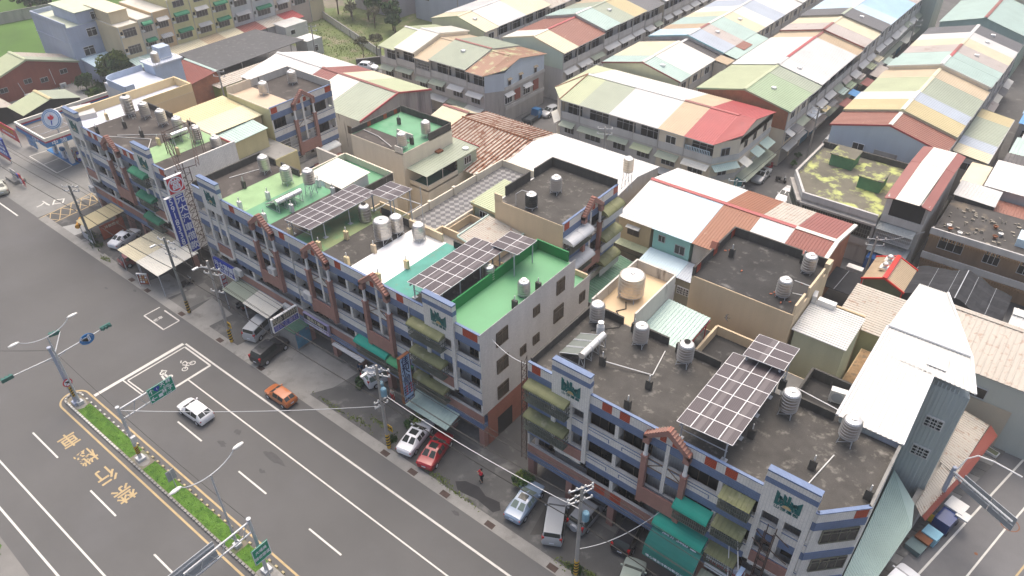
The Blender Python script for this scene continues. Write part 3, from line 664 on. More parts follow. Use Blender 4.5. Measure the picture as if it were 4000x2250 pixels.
# --- right block
BR = thing('shop_row', 'four storey tiled shop row with a wide dark roof and solar array, lower right', 'building', (17, 4.6, 0))
facade(BR, F0, 5.1, 28.6, 9.3, [13.6, 22.1], [17.9], [9.35, 26.65], 2, wins=[(6.4, 1.6)])
arcade(BR, F0, [5.45, 9.55, 13.8, 18, 22.2, 26.4, 28.3], 5.1, 28.6)
mb = MB(); mb.fbox(F0, 5.5, 6.35, -.1, .02, 13.06, 13.88); mb.build('vent_block', RED_BRK, BR)
mb = MB(); mb.prism([(5.2, .17, ZR-.04), (28.5, .17, ZR-.04), (30.9, 2.6, ZR-.04), (30.9, 9.28, ZR-.04), (5.2, 9.28, ZR-.04)], (0, 0, .07)); mb.build('roof_surface', DARKROOF, BR)
for a in ((5.12, 5.3, .3, 9.3), (5.3, 8.35, 9.12, 9.3), (9.6, 12.7, 9.12, 9.3), (13.6, 17.3, 9.12, 9.3), (23.3, 26.4, 9.12, 9.3)): parapet(BR, *a, ZR, 14.2)
parapet(BR, 30.9, 31.1, 2.6, 9.3, ZR, 14.0, CONC)
mb = MB(); mb.prism([(28.62, .05, 0), (31.1, 2.62, 0), (31.1, 9.3, 0), (28.62, 9.3, 0)], (0, 0, 13.36)); mb.build('corner_wall', W_TILE, BR)
FD = (28.62, .02, *Vector((2.48, 2.57)).normalized()); LD = 3.57
for (zt, zb_), zw in zip(ZB, ZW):
    mb = MB(); mb.fbox(FD, -.02, LD, -.1, .05, zb_, zt); mb.build('floor_band', B_TILE, BR)
mb = MB(); mb.fbox(FD, 0, LD, -.2, .02, 13.02, 13.92); mb.build('balcony_wall', W_TILE, BR)
mb = MB(); mb.fbox(FD, -.02, LD+.02, -.24, .05, 13.92, 14.0); mb.build('coping', B_TILE, BR)
mb = MB(); mb.fbox(FD, 2.55, 3.45, 0, .04, 13.06, 13.85); mb.build('vent_block', RED_BRK, BR)
for z in (11.4, 8.15, 5.0): window(BR, FD, 2.0, z, 2.5, 1.3, .03, 4, GLASS, pm('olive frame', (.16, .16, .12), .5))
for a0, a1, z in ((5.3, 9.4, 12.35), (5.3, 9.4, 9.0)):
    awning(BR, F0, a0, a1, z, z-.4, 1.0, PLASTG, curved=True); grille(BR, F0, a0+.05, a1-.05, z-1.9, z-.45, .85)
for z in (12.15, 8.9, 5.65): awning(BR, F0, 22.35, 24.7, z, z-.45, .95, PLASTG); grille(BR, F0, 22.4, 24.65, z-1.7, z-.5, .75)
awning(BR, F0, 19.3, 22.1, 8.7, 8.1, 1.05, TEALC, curved=True); grille(BR, F0, 19.35, 22.05, 6.8, 8.05, .8)
awning(BR, F0, 18.0, 22.2, 5.65, 5.0, 1.1, TEALC, curved=True); grille(BR, F0, 18.05, 22.15, 3.6, 4.95, .85)
mb = MB()
for a in (9.0, 9.0+4.2): 
    for z in (9.0, 5.7): pass
for p in (13.6, 22.1):
    for zw in (10.75, 7.5):
        for s in (-1, 1): mb.fbox(F0, p+s*1.5-.9, p+s*1.5+.9, 0, .02, zw-.62, zw-.55); mb.fbox(F0, p+s*.6-.04, p+s*.6+.04, 0, .021, zw-.95, zw-.55)
mb.build('meander_line', B_TILE, BR)
# steel lattice at the alley corner and the rusty sign frame on the right panel
mb = MB()
for x, y in ((4.75, -.4), (5.25, -.4), (4.75, .3)): mb.tube((x, y, 2.6), (x, y, 14.2), .035, n=4)
for k in range(12):
    z = 2.8+k*.95; mb.tube((4.75, -.4, z), (5.25, -.4, z+.9), .022, n=4); mb.tube((4.75, -.4, z), (4.75, .3, z+.9), .022, n=4); mb.tube((4.75, -.4, z), (5.25, -.4, z), .025, n=4)
mb.build('ladder_frame', DKIRON, BR)
mb = MB()
for x in (26.0, 26.6): 
    for y in (-.5, -1.1): mb.tube((x, y, 2.0), (x, y, 11.2), .05, n=4)
for k in range(9):
    z = 2.2+k; mb.tube((26, -.5, z), (26.6, -1.1, z+.9), .03, n=4); mb.tube((26.6, -.5, z), (26, -1.1, z+.9), .03, n=4); mb.tube((26, -1.1, z), (26.6, -1.1, z), .03, n=4)
for x0, x1, z in ((25.3, 26.3, 9.8), (26.5, 27.7, 10.4), (26.4, 27.9, 8.6), (25.2, 26.2, 8.8)): mb.tube((x0, -.3, z), (x1, -1.0, z+.3), .04, n=4)
mb.build('sign_frame', DKIRON, BR)
# emblem-side banner signs
def banner(label, x, y0, y1, z0, z1, mat, lines, tm, size, gap=1.0, th=.25, extra=None, side=-1, cat='sign'):
    """board standing out from the front, seen from both sides: normal along X"""
    t = thing('shop_sign', label, cat, (x, (y0+y1)/2, z0))
    mb = MB(); mb.box(x-th/2, x+th/2, y0, y1, z0, z1); mb.build('sign_box', mat, t)
    mb = MB()
    for y in (y0, y1): mb.box(x-th/2-.03, x+th/2+.03, y-.05, y+.05, z0-.03, z1+.03)
    for z in (z0, z1): mb.box(x-th/2-.032, x+th/2+.032, y0-.06, y1+.06, z-.05, z+.05)
    mb.build('sign_frame', WHITE, t)
    return t
# sign facing +X, -Y viewers: board in the plane of X, lettering towards +X
SG = thing('advertising_sign', 'tall blue vertical sign with white characters under a red round emblem, left alley', 'sign', (-44.2, -1.2, 2))
# ---------------------------------------------------------------- shop signs
def board_xp(t, x, y0, y1, z0, z1, mat, th=.3, name='sign_board', frame=WHITE):
    mb = MB(); mb.box(x-th/2, x+th/2, y0, y1, z0, z1); o = mb.build(name, mat, t)
    mb = MB()
    for a, b, c, d in ((y0-.05, y0+.03, z0, z1), (y1-.03, y1+.05, z0, z1), (y0-.05, y1+.05, z0-.05, z0+.03), (y0-.05, y1+.05, z1-.03, z1+.05)): mb.box(x-th/2-.02, x+th/2+.02, a, b, c, d)
    mb.build('sign_frame', frame, t); return o
def txp(t, s, size, x, y, z, mat, **k): return text(t, s, size, (x, y, z), (0, 1, 0), (0, 0, 1), mat, **k)
def tym(t, s, size, x, y, z, mat, **k): return text(t, s, size, (x, y, z), (1, 0, 0), (0, 0, 1), mat, **k)
board_xp(SG, -44, -1.48, -.42, 5.0, 12.66, SIGNB, .36)
for i, ch in enumerate('元大汽車借款'): txp(SG, ch, (1.0, 1.12), -43.8, -.95, 12.0-i*1.25, SIGNW)
board_xp(SG, -44.02, -2.6, -1.62, 6.3, 12.6, SIGNB, .36)
for i, ch in enumerate('5918338'): txp(SG, ch, (.95, 1.1), -43.82, -2.1, 12.05-i*.88, SIGNW)
board_xp(SG, -44, -1.9, .02, 12.86, 14.85, SIGNR, .36)
mb = MB(); K = 28
for i in range(K):
    a, b = 2*math.pi*i/K, 2*math.pi*(i+1)/K
    mb.prism([(-43.81, -.94+r*math.cos(t), 13.86+r*math.sin(t)) for r, t in ((.78, a), (.92, a), (.92, b), (.78, b))], (.02, 0, 0))
mb.build('sign_ring', SIGNW, SG); txp(SG, '當', (1.25, 1.35), -43.8, -.94, 13.82, SIGNW)
mb = MB()
for y, z1 in ((-1.55, 15.2), (-.35, 15.2)): mb.tube((-44.25, y, 2.2), (-44.25, y, z1), .06, n=4)
for y0, y1, x0, x1 in ((-.35, 1.3, -44.25, -44.25), (-.35, 1.3, -44.25, -45.6)):
    for k in range(10):
        z = 4.6+k*1.02; mb.tube((x0, y0, z), (x1, y1, z+.5), .03, n=4); mb.tube((x1, y1, z+.5), (x0, y0, z+1.0), .03, n=4)
mb.tube((-44.25, 1.3, 4.5), (-44.25, 1.3, 15), .05, n=4); mb.tube((-45.6, 1.3, 4.5), (-45.6, 1.3, 15), .05, n=4)
for z in (5, 7, 9, 11, 13): mb.tube((-44.25, -.35, z), (-42.3, .1, z), .03, n=4); mb.tube((-45.6, 1.3, z), (-47.45, 1.3, z), .03, n=4)
mb.build('lattice_mast', DKIRON, SG)
t = thing('sign_gantry', 'dark steel lattice frame leaning over the roof edge behind the blue sign', 'frame', (-48.5, 3, 13.4))
mb = MB()
P4 = [(-52.2, 3.1), (-52.5, 6.8), (-44.9, .3), (-44.4, 2.3)]
for (x0, y0), (x1, y1), z1 in ((P4[0], P4[2], 15), (P4[1], P4[3], 15)):
    for dz in (0, .5):
        for dy in (0, .35): mb.tube((x0, y0+dy, 16.2+dz*.6), (x1, y1+dy, 14.6+dz*.6), .05, n=4)
    for k in range(10):
        u, v = k/10, (k+1)/10; q = lambda s, d: (x0+(x1-x0)*s, y0+(y1-y0)*s+d*.35, 16.2-1.6*s+.3*(1-d)); mb.tube(q(u, 0), q(v, 1), .022, n=4)
    mb.tube((x0, y0, 13.42), (x0, y0, 16.3), .06, n=4); mb.tube((x0+.5, y0, 13.42), (x0+.5, y0, 16.2), .05, n=4)
    for k in range(5): mb.tube((x0, y0, 13.5+.5*k), (x0+.5, y0, 14.0+.5*k), .02, n=4)
    for d in (2.4, 2.9):
        mb.tube((x0+d+1.2, y0-.9, 13.42), (x0+d, y0-.3, 15.9), .045, n=4)
mb.tube((-52.2, 3.1, 16.2), (-52.5, 6.8, 16.2), .05, n=4); mb.tube((-44.9, .3, 14.8), (-44.4, 2.3, 14.8), .05, n=4)
mb.build('lattice', DKIRON, t)
t = thing('shop_sign', 'pale blue vertical sign reading 佳和公司 with a rusty edge', 'sign', (-8, -1.7, 2.9))
board_xp(t, -8, -2.33, -1.08, 2.9, 8.55, SIGNLB, .3, frame=RUSTM)
for i, ch in enumerate('佳和公司'): txp(t, ch, (.98, 1.0), -7.83, -1.72, 7.95-i*.86, NAVY)
for j, (y, m) in enumerate(((-2.1, NAVY), (-1.85, SIGNR), (-1.55, NAVY), (-1.3, SIGNR))): text(t, list('服務電話'), (.26, .26), (-7.83, y, 4.35), (0, 1, 0), (0, 0, 1), m, gap=1.25, vert=True)
txp(t, '專業代辦', (.3, .32), -7.83, -1.7, 3.2, NAVY)
mb = MB(); mb.tube((-8, -1.0, 5), (-8, 0, 5.2), .04, n=4); mb.tube((-8, -1.0, 8), (-8, 0, 8.1), .04, n=4)
for k in range(6): mb.tube((-8, -1.0, 3.2+k*.9), (-8, -.1, 3.8+k*.9), .025, n=4)
mb.build('bracket', DKIRON, t)
t = thing('shop_sign', 'black and blue company sign standing out over the silver estate car', 'sign', (-25.5, -2.3, 3.7))
board_xp(t, -25.5, -3.95, -.75, 4.55, 5.4, SIGNK, .25); board_xp(t, -25.5, -3.95, -.75, 3.7, 4.48, SIGNB, .25)
txp(t, '冠品', (.62, .6), -25.36, -3.3, 5.05, GOLD); txp(t, '工程行', (.36, .3), -25.36, -3.3, 4.7, GOLD)
for i in range(7): text(t, list('規畫施工'), (.2, .17), (-25.36, -2.4+i*.25, 4.98), (0, 1, 0), (0, 0, 1), GOLD, vert=True, gap=1.2)
txp(t, '冠碩企業社', (.6, .62), -25.36, -2.35, 4.08, SIGNLAV)
t = thing('shop_sign', 'long lavender and black company sign along the front, right of the mural kiosk', 'sign', (-23, -.4, 3))
mb = MB(); mb.box(-25, -21, -.42, -.15, 3.05, 4.5); mb.build('sign_board', SIGNLAV, t)
mb = MB(); mb.box(-24.9, -21.1, -.45, -.43, 3.75, 4.42); mb.build('sign_panel', SIGNK, t)
tym(t, '冠品工程行', (.55, .5), -22.9, -.47, 4.08, GOLD); tym(t, '冠碩企業社', (.62, .55), -22.9, -.44, 3.4, SIGNW)
t = thing('shop_sign', 'blue shop sign with white characters and phone number on the first floor front', 'sign', (-39.1, -.5, 3.3))
mb = MB(); mb.box(-41.1, -37.1, -.6, -.3, 3.35, 4.95); mb.build('sign_board', SIGNB, t)
mb = MB(); mb.box(-37.1, -36.95, -.65, -.25, 3.3, 5.0); mb.box(-41.1, -37, -.65, -.25, 3.27, 3.36); mb.build('sign_frame', WHITE, t)
tym(t, '元大當舖', (.92, .85), -39.1, -.62, 4.4, SIGNW); tym(t, '5918338', (.85, .7), -39.1, -.62, 3.7, SIGNW)
t = thing('shop_sign', 'narrow red vertical sign below the blue shop sign', 'sign', (-39.8, -.6, 1.2))
board_xp(t, -39.6, -1.1, -.45, 1.2, 3.2, SIGNR, .2)
for i, ch in enumerate('當舖借'): txp(t, ch, .5, -39.48, -.78, 2.85-i*.6, SIGNW)
t = thing('menu_board', 'tilted menu board with food pictures standing on the pavement', 'sign', (-49.4, -5.8, 0))
mb = MB(); mb.prism([(-50.0, -6.2, .25), (-48.95, -5.5, .25), (-48.95, -5.35, 1.75), (-50.0, -6.05, 1.75)], (-.05, .07, 0)); mb.build('board', pm('menu brown red', (.28, .07, .04), .6, .2, 3), t)
rd = random.Random(3)
for i in range(4):
    for j in range(3):
        u = .14+.26*j; v = .15+.22*i; p = Vector((-50.0, -6.22, .25)).lerp(Vector((-48.95, -5.52, .25)), u)+Vector((0, .15*v, 1.5*v))
        q = Vector((1.05, .7, 0)).normalized(); mb = MB(); mb.prism([p, p+q*.22, p+q*.22+Vector((0, .03, .24)), p+Vector((0, .03, .24))], (.012, -.015, 0)); mb.build('food_picture', rd.choice([SANDC, SIGNW, pm('food orange', (.55, .22, .04), .6, .2, 4), GOLD]), t)
mb = MB(); mb.prism([(-50.02, -6.25, 1.72), (-48.93, -5.55, 1.72), (-48.93, -5.55, 1.85), (-50.02, -6.25, 1.85)], (-.1, .14, 0))
for p in ((-50, -6.2), (-48.95, -5.5)): mb.tube((p[0], p[1], 0), (p[0], p[1], 1.8), .03, n=4)
mb.build('stand', WHITE, t)
t = thing('light_box', 'long yellow light box on the edge of the leftmost stall canopy', 'sign', (-67.3, -4.6, 1.2))
mb = MB(); mb.tube((-68.0, -3.9, 1.75), (-66.3, -5.3, 1.75), .3, n=10); mb.build('lamp_box', pm('amber plastic', (.62, .30, .02), .5, .1, 2), t)
# ---------------------------------------------------------------- canopies in front of the row
def canopy(label, x0, x1, y0, y1, z0, z1, mat, posts=True, rib=.3, cols=None):
    t = thing('street_canopy', label, 'canopy', ((x0+x1)/2, (y0+y1)/2, 0))
    mb = MB(); mb.corr((x0, y0, z0), (x0, y1, z1), (x1, y1, z1), (x1, y0, z0), rib, .03) if cols else mb.corr((x0, y0, z0), (x1, y0, z0), (x1, y1, z1), (x0, y1, z1), rib, .03); mb.build('roof_sheet', mat, t)
    if posts:
        for x in (x0+.15, x1-.15): mb = MB(); mb.tube((x, y0+.15, 0), (x, y0+.15, z0-.02), .05, n=5); mb.build('post', GREYP, t)
    mb = MB(); mb.box(x0, x1, y0+.1, y0+.18, z0-.14, z0-.035); mb.box(x0, x1, y1-.1, y1-.04, z1-.14, z1-.035); mb.build('beam', GREYP, t)
    return t
canopy('pale yellow ribbed canopy shading the dark red car', -54.6, -50.3, -5.65, -.1, 3.15, 3.5, RC['cream'], cols=1)
canopy('pale grey-green ribbed canopy behind the leftmost crossarm pole', -50.25, -45.4, -5.65, -.1, 3.15, 3.5, RC['wcream'], cols=1)
canopy('faded grey-green canopy on posts over a dark parking bay', -37.6, -33.6, -2.3, -.05, 2.85, 3.25, RC['ggreen'])
canopy('off-white canopy on posts over the silver estate car', -33.55, -29.0, -2.4, -.05, 2.85, 3.25, RC['wcream'])
t = canopy('yellow stall canopy with a red menu wall, at the left end', -66.5, -63.1, -5.1, -.05, 2.55, 2.95, RC['yellow'], cols=1)
mb = MB(); mb.box(-63.2, -63.1, -3.8, -.6, .2, 2.3); mb.build('menu_wall', pm('menu wall red', (.33, .06, .02), .6, .3, 1.2), t)
txp(t, '冷飲熱食', (.5, .45), -63.08, -2.2, 1.8, GOLD)
mb = MB(); mb.box(-66.3, -63.3, -5.0, -4.9, 0, .9); mb.build('counter', GREYP, t)
t = thing('kiosk', 'little roadside kiosk with a blue mural wall and green roof', 'kiosk', (-26.4, -1, 0))
mb = MB(); mb.box(-28, -25, -1.95, -.02, 0, 2.4); mb.build('wall', CONC, t)
mb = MB(); mb.box(-25, -24.96, -1.93, -.05, .3, 2.45); mb.build('mural', pm('blue mural', (.08, .26, .38), .6, .3, 1.2, dirt=(.35, .14, .18), dsc=1.6, dth=.56), t)
mb = MB(); mb.corr((-28.1, -2.05, 2.45), (-24.95, -2.05, 2.45), (-24.95, .0, 2.5), (-28.1, .0, 2.5), .25, .03); mb.build('roof_sheet', roofm('dark green', (.07, .17, .12)), t)
t = thing('shop_awning', 'large dark teal canvas awning with white drink-shop lettering, lower right', 'awning', (20.2, -1.2, 2))
mb = MB(); K = 8
prof = [(-.05-2.15*math.sin(i/K*math.pi/2)**1.2, 3.0+1.9*math.cos(i/K*math.pi/2)**.9) for i in range(K+1)]
for (y0, z0), (y1, z1) in zip(prof, prof[1:]): mb.hexa([(18.1, y0, z0-.03), (22.3, y0, z0-.03), (22.3, y1, z1-.03), (18.1, y1, z1-.03), (18.1, y0, z0), (22.3, y0, z0), (22.3, y1, z1), (18.1, y1, z1)])
mb.box(18.1, 22.3, -2.22, -2.19, 2.5, 3.02); mb.build('canvas', TEALC2, t)
d = Vector((0, -.45, -.5)).normalized(); nn = Vector((1, 0, 0)).cross(-d)
text(t, '清心福全', (.78, .8), (20.4, -.95, 4.72), (1, 0, 0), (0, .7, .72), SIGNW)
tym(t, '清心福全冷飲站歡迎光臨', (.33, .3), 20.2, -2.24, 2.75, SIGNW)
mb = MB()
for p, q in (((22.2, -.1, 5.4), (22.2, -2.3, 2.4)), ((20.5, -.1, 4.9), (21.2, -2.3, 2.3)), ((22.35, -.1, 5.3), (21.4, -2.4, 2.1)), ((24.0, -.05, 8.6), (25.1, -1.2, 5.9)), ((23.8, -.05, 6.2), (24.9, -1.6, 3.2))): mb.tube(p, q, .04, n=4)
mb.build('brace', WHITE, t)
t = thing('shop_sign', 'weathered white signboard on the front, right of the teal awning', 'sign', (24, -.5, 3))
mb = MB(); mb.box(22.5, 25.5, -.55, -.3, 3.0, 4.7); mb.build('sign_board', SIGNW, t); tym(t, '修理電機', (.6, .6), 24, -.57, 3.9, SIGNR)
t = thing('shop_sign', 'blue and red signboard standing out beside the rusty frame, lower right', 'sign', (25.4, -1.6, 1.5))
board_xp(t, 25.3, -2.2, -.7, 1.5, 5.6, SIGNB, .3, frame=SIGNLB); mb = MB(); mb.box(25.14, 25.47, -2.2, -.7, 5.0, 5.62); mb.build('sign_panel', SIGNR, t)
for i, ch in enumerate('電機行'): txp(t, ch, .9, 25.47, -1.45, 4.4-i*1.0, SIGNW)
t = thing('shop_sign', 'white vertical signboard over the entrance at the lower right corner', 'sign', (27.3, -1.2, 1.5))
board_xp(t, 27.3, -1.9, -.7, 1.2, 6.2, SIGNW, .3, frame=GREYP)
for i, ch in enumerate('水電材料'): txp(t, ch, .8, 27.47, -1.3, 5.5-i*1.1, SIGNR)
canopy('grey green canopy at the foot of the weathered signboard', 22.4, 25.2, -3.2, -.6, 2.3, 2.75, RC['ggreen'], posts=True)
# ---------------------------------------------------------------- utility poles, wires
def pole(label, x, y, h, arms, lamp=0, stripes=1.9, dark=False, tr=0, yel=YELP):
    t = thing('utility_pole', label, 'utility pole', (x, y, 0), 0, 'utility poles along the road')
    mb = MB(); mb.tube((x, y, 0), (x, y, h), .19, .12, n=10); mb.build('shaft', CONCP if not dark else pm('dark pole concrete', (.22, .23, .22), .9, .15, 1), t)
    if stripes:
        mb = MB(); mb.tube((x, y, .05), (x, y, stripes), .2, .195, n=12); mb.build('hazard_sleeve', yel, t)
        mb = MB(); K = 14
        for j in range(5):
            for i in range(K):
                a0, a1 = 2*math.pi*i/K, 2*math.pi*(i+1)/K; z0 = .1+j*.37+.37*i/K; z1 = z0+.37/K
                if z1+.2 < stripes+.05: mb.quad(*[(x+.207*math.cos(a), y+.207*math.sin(a), z) for a, z in ((a0, z0), (a1, z1), (a1, z1+.17), (a0, z0+.17))])
        mb.build('hazard_stripe', BLKP, t)
    for z, L, ang in arms:
        c, s = math.cos(ang), math.sin(ang)
        mb = MB(); mb.hexa([(x+u*c-v*s, y+u*s+v*c, z+w) for w in (-.05, .05) for u, v in ((-L, -.04+.14), (L, -.04+.14), (L, .04+.14), (-L, .04+.14))]); mb.build('crossarm', GALV, t)
        for u in (-L*.92, -L*.35, L*.35, L*.92):
            mb = MB(); mb.lathe([(.05, .05), (.09, .1), (.05, .15), (.09, .2), (.05, .26)], x+u*c-.14*s, y+u*s+.14*c, z, 6); mb.build('insulator', PLASW, t)
    if lamp:
        mb = MB(); mb.path([(x, y, lamp), (x, y+.6, lamp+.25), (x, y-1.2, lamp+.5)][::2], .04); mb.build('lamp_arm', GALV, t)
        mb = MB(); mb.box(x-.12, x+.12, y-1.75, y-1.1, lamp+.42, lamp+.56); mb.build('lamp_head', PLASW, t)
    for i in range(tr):
        mb = MB(); a = 2.2*i; mb.lathe([(.0, 0), (.26, .02), (.28, .1), (.28, .8), (.22, .9), (0, .92)], x+.48*math.cos(a), y+.48*math.sin(a), h-3.4, 10); mb.build('transformer', pm('transformer blue', (.16, .32, .42), .5, .1, 2), t)
    return t
pole('leftmost roadside utility pole, leaning over the yellow stall canopy', -63.4, -5.2, 9.0, [(8.7, 1.1, R_(35)), (8.1, 1.0, R_(35))], 0, 0, True)
pole('utility pole with worn yellow base behind the pale ribbed canopies', -40.5, -5.5, 10.5, [(9.9, 1.3, R_(12)), (9.1, 1.1, R_(12)), (8.0, .9, R_(12))], 9.6, 1.8, True, 0, pm('worn yellow', (.40, .26, .05), .8, .3, 3))
pole('silver utility pole with crisp black and yellow base, left of the silver estate car', -32.1, -5.55, 11.0, [(9.9, 1.2, R_(20)), (9.2, 1.0, R_(20)), (6.9, .8, R_(20))], 10.3)
pole('utility pole with blue transformers beside the parked white saloon', -7.2, -5.5, 10.6, [(10.0, 1.1, R_(25)), (9.3, 1.1, R_(25)), (6.2, .7, R_(80)), (5.6, .7, R_(80))], 10.0, 1.9, False, 2)
pole('utility pole with twin wooden crossarms in front of the spare-wheel off-roader', 14.2, -5.5, 10.9, [(10.6, 1.0, R_(60)), (9.9, 1.2, R_(70)), (9.2, 1.0, R_(60))], 0, 1.9, False, 1)
for x, y, z, s, l in ((-31.55, -5.55, 2.7, '施工', 'small yellow notice on the silver utility pole'), (-6.75, -5.4, 2.9, '出租', 'small yellow notice on the transformer pole')):
    t = thing('notice_board', l, 'sign', (x, y, z)); mb = MB(); mb.box(x-.3, x+.3, y-.02, y+.02, z-.35, z+.35); mb.build('board', YELP, t); tym(t, s, .28, x, y-.03, z, SIGNK)
t = thing('notice_board', 'small dark green advertising board tied to the leftmost utility pole', 'sign', (-63, -5.3, .4)); mb = MB(); mb.box(-63.2, -62.2, -5.5, -5.44, .4, 1.7); mb.build('board', pm('dark sign green', (.015, .06, .04), .6), t); tym(t, '洗車', .5, -62.7, -5.52, 1.05, SIGNW)
def wire(label, p, q, sag, r=.022, mat=BLKP):
    p, q = Vector(p), Vector(q); N = 12; pts = [p.lerp(q, i/N)-Vector((0, 0, sag*4*(i/N)*(1-i/N))) for i in range(N+1)]
    o = MB().path(pts, r, 4).build('overhead_wire', mat); tag(o, label, 'wire', 'overhead wires between the poles'); return o
WL = 'thin dark overhead wire slung between the roadside utility poles'
PX = [(-115, -5.5, 9.5), (-63.4, -5.2, 8.9), (-40.5, -5.5, 10.1), (-32.1, -5.55, 10.1), (-7.2, -5.5, 10.2), (14.2, -5.5, 10.7), (48, -5.5, 10.5)]
WS = ('past the petrol station', 'over the pale ribbed canopies', 'over the pale concrete bay', 'past the mural kiosk', 'past the red saloon', 'past the teal awning')
for (x0, y0, z0), (x1, y1, z1), ws in zip(PX, PX[1:], WS):
    for (dy, dz), wn_ in zip(((-.9, 0), (.35, 0), (.9, -.1), (.2, -1.6), (-.1, -3.8)), ('top wire nearest the road', 'top middle wire', 'top wire nearest the buildings', 'middle wire', 'lowest thick cable')): wire(wn_+' strung between poles '+ws, (x0, y0+dy, z0+dz), (x1, y1+dy, z1+dz), .02*abs(x1-x0), .022 if dz > -2 else .04)
wire('pale cable slung from the utility pole to the overhead sign mast across the carriageway', (-7.2, -5.5, 5.6), (-24.4, -20.8, 6.6), .4, .03, GALV)
wire('pale drooping cable from the lower right utility pole to the teal awning', (14.3, -5.4, 3.4), (18.3, -.2, 6.0), .9, .035, GALV)
wire('pale service cable running along the forecourt past the red car', (-7.2, -5.4, 7.2), (14.2, -5.4, 8.2), .6, .035, GALV)
wire('dark cable running from the signal mast along the median island', (-36.1, -20.7, 7.0), (-5.6, -20.7, 6.5), .8, .02)
wire('dark cable leaving the signal mast over the far carriageway', (-36.1, -20.7, 7.2), (-60, -38, 8.0), .6, .02)
wire('pale cable from the side wall to the front right roof corner across the alley', (.05, 1.5, 12.6), (5.3, .2, 13.5), .5, .03, GALV)
# ---------------------------------------------------------------- median furniture: signals, lamps, sign gantries
def twin_lamp(label, x, y, h):
    t = thing('street_lamp', label, 'street lamp', (x, y, .1), 0, 'twin-armed street lamps on the median')
    mb = MB(); mb.tube((x, y, .1), (x, y, h), .13, .07, n=8); mb.box(x-.28, x+.28, y-.28, y+.28, .1, .5); mb.build('shaft', GALV, t)
    for s in (-1, 1):
        pts = [(x, y+s*2.3*math.sin(k/8*1.25)/math.sin(1.25), h+1.15*(1-math.cos(k/8*1.6))/(1-math.cos(1.6))*.75) for k in range(9)]
        mb = MB(); mb.path(pts, .045); mb.build('arm', GALV, t)
        p = Vector(pts[-1]); mb = MB()
        mb.lathe([(0, -.5), (.12, -.45), (.2, -.1), (.17, .3), (.06, .5)], 0, 0, 0, 8)
        mb.v = [Vector((v.x+p.x, p.y+s*(v.z*-1+.4), p.z+v.y*.6+.02)) for v in mb.v]; mb.build('lamp_head', PLASW, t, smooth=True)
    return t
twin_lamp('twin-armed white street lamp on the grass of the median island', -9.42, -20.8, 9.2)
t = twin_lamp('twin-armed street lamp rising behind the traffic signal mast', -36.0, -20.75, 9.0)
SIGD = pm('signal green housing', (.03, .13, .11), .5, .1, 2)
def signal(t, p, ax):
    """three-lens housing lying along ax at p, lenses towards -X / +X"""
    p = Vector(p); ax = Vector(ax).normalized()
    mb = MB(); q = p+ax*1.05; n = Vector((-ax.y, ax.x, 0)); w = Vector((0, 0, .19))
    mb.hexa([p-w-n*.1, q-w-n*.1, q-w+n*.1, p-w+n*.1, p+w-n*.1, q+w-n*.1, q+w+n*.1, p+w+n*.1]); o = mb.build('signal_head', SIGD, t)
    for i in range(3):
        c = p+ax*(.18+.35*i); mb = MB(); mb.tube(c-n*.1, c-n*.32, .15, .16, n=8); mb.build('visor', SIGD, o)
t = thing('traffic_signal', 'traffic signal mast with two long arms at the tip of the median island', 'traffic signal', (-36.3, -20.9, .1))
mb = MB(); mb.tube((-36.35, -20.95, .1), (-36.35, -20.95, 7.55), .2, .15, n=8); mb.box(-36.7, -36.0, -21.3, -20.6, .1, .45); mb.tube((-36.35, -20.95, 7.5), (-36.35, -20.95, 7.65), .2, n=8); mb.build('mast', pm('mast blue grey', (.36, .40, .50), .5, .05), t)
for y1 in (-24.6, -15.6):
    mb = MB(); mb.tube((-36.3, -20.9, 6.4), (-36.25, y1, 6.75), .07, .045, n=6); mb.path([(-36.3, -20.9, 5.8), (-36.3, -20.9+(y1+20.9)*.1, 6.2), (-36.3, -20.9+(y1+20.9)*.22, 6.42)], .03); mb.build('arm', GALV, t)
signal(t, (-36.25, -24.6, 6.75), (0, -1, 0)); signal(t, (-36.25, -16.2, 6.8), (0, 1, 0))
mb = MB(); mb.tube((-36.3, -20.8, 6.6), (-38.9, -18.9, 6.9), .05, n=5); mb.build('arm', GALV, t); signal(t, (-38.9, -18.9, 6.9), (-.3, -1, 0))
mb = MB(); mb.prism([(-36.12, -17.7+.72*math.cos(2*math.pi*k/20), 6.6+.6*math.sin(2*math.pi*k/20)) for k in range(20)], (.05, 0, 0)); o = mb.build('blue_disc', pm('disc blue', (.01, .16, .42), .5), t); txp(t, '↰', (1.0, 1.0), -36.06, -17.95, 6.6, SIGNW); txp(t, '↑', (1.0, 1.0), -36.06, -17.45, 6.65, SIGNW)
mb = MB(); mb.prism([(-36.0, -20.95+.46*math.cos(2*math.pi*k/18), 3.2+.46*math.sin(2*math.pi*k/18)) for k in range(18)], (.03, 0, 0)); mb.build('prohibition_disc', SIGNR, t)
mb = MB(); mb.prism([(-35.965, -20.95+.35*math.cos(2*math.pi*k/18), 3.2+.35*math.sin(2*math.pi*k/18)) for k in range(18)], (.01, 0, 0)); mb.build('disc_face', SIGNW, t); txp(t, '✕', (.6, .6), -35.95, -20.95, 3.2, SIGNR); txp(t, '↰', (.5, .55), -35.948, -20.95, 3.22, SIGNK)
mb = MB(); mb.box(-36.05, -35.98, -21.1, -20.8, 1.3, 2.6); mb.build('hazard_plate', YELP, t)
mb = MB(); [mb.prism([(-35.975, -21.1, 1.35+.3*k), (-35.975, -20.8, 1.5+.3*k), (-35.975, -20.8, 1.64+.3*k), (-35.975, -21.1, 1.49+.3*k)], (.008, 0, 0)) for k in range(4)]; mb.build('hazard_stripe', BLKP, t)
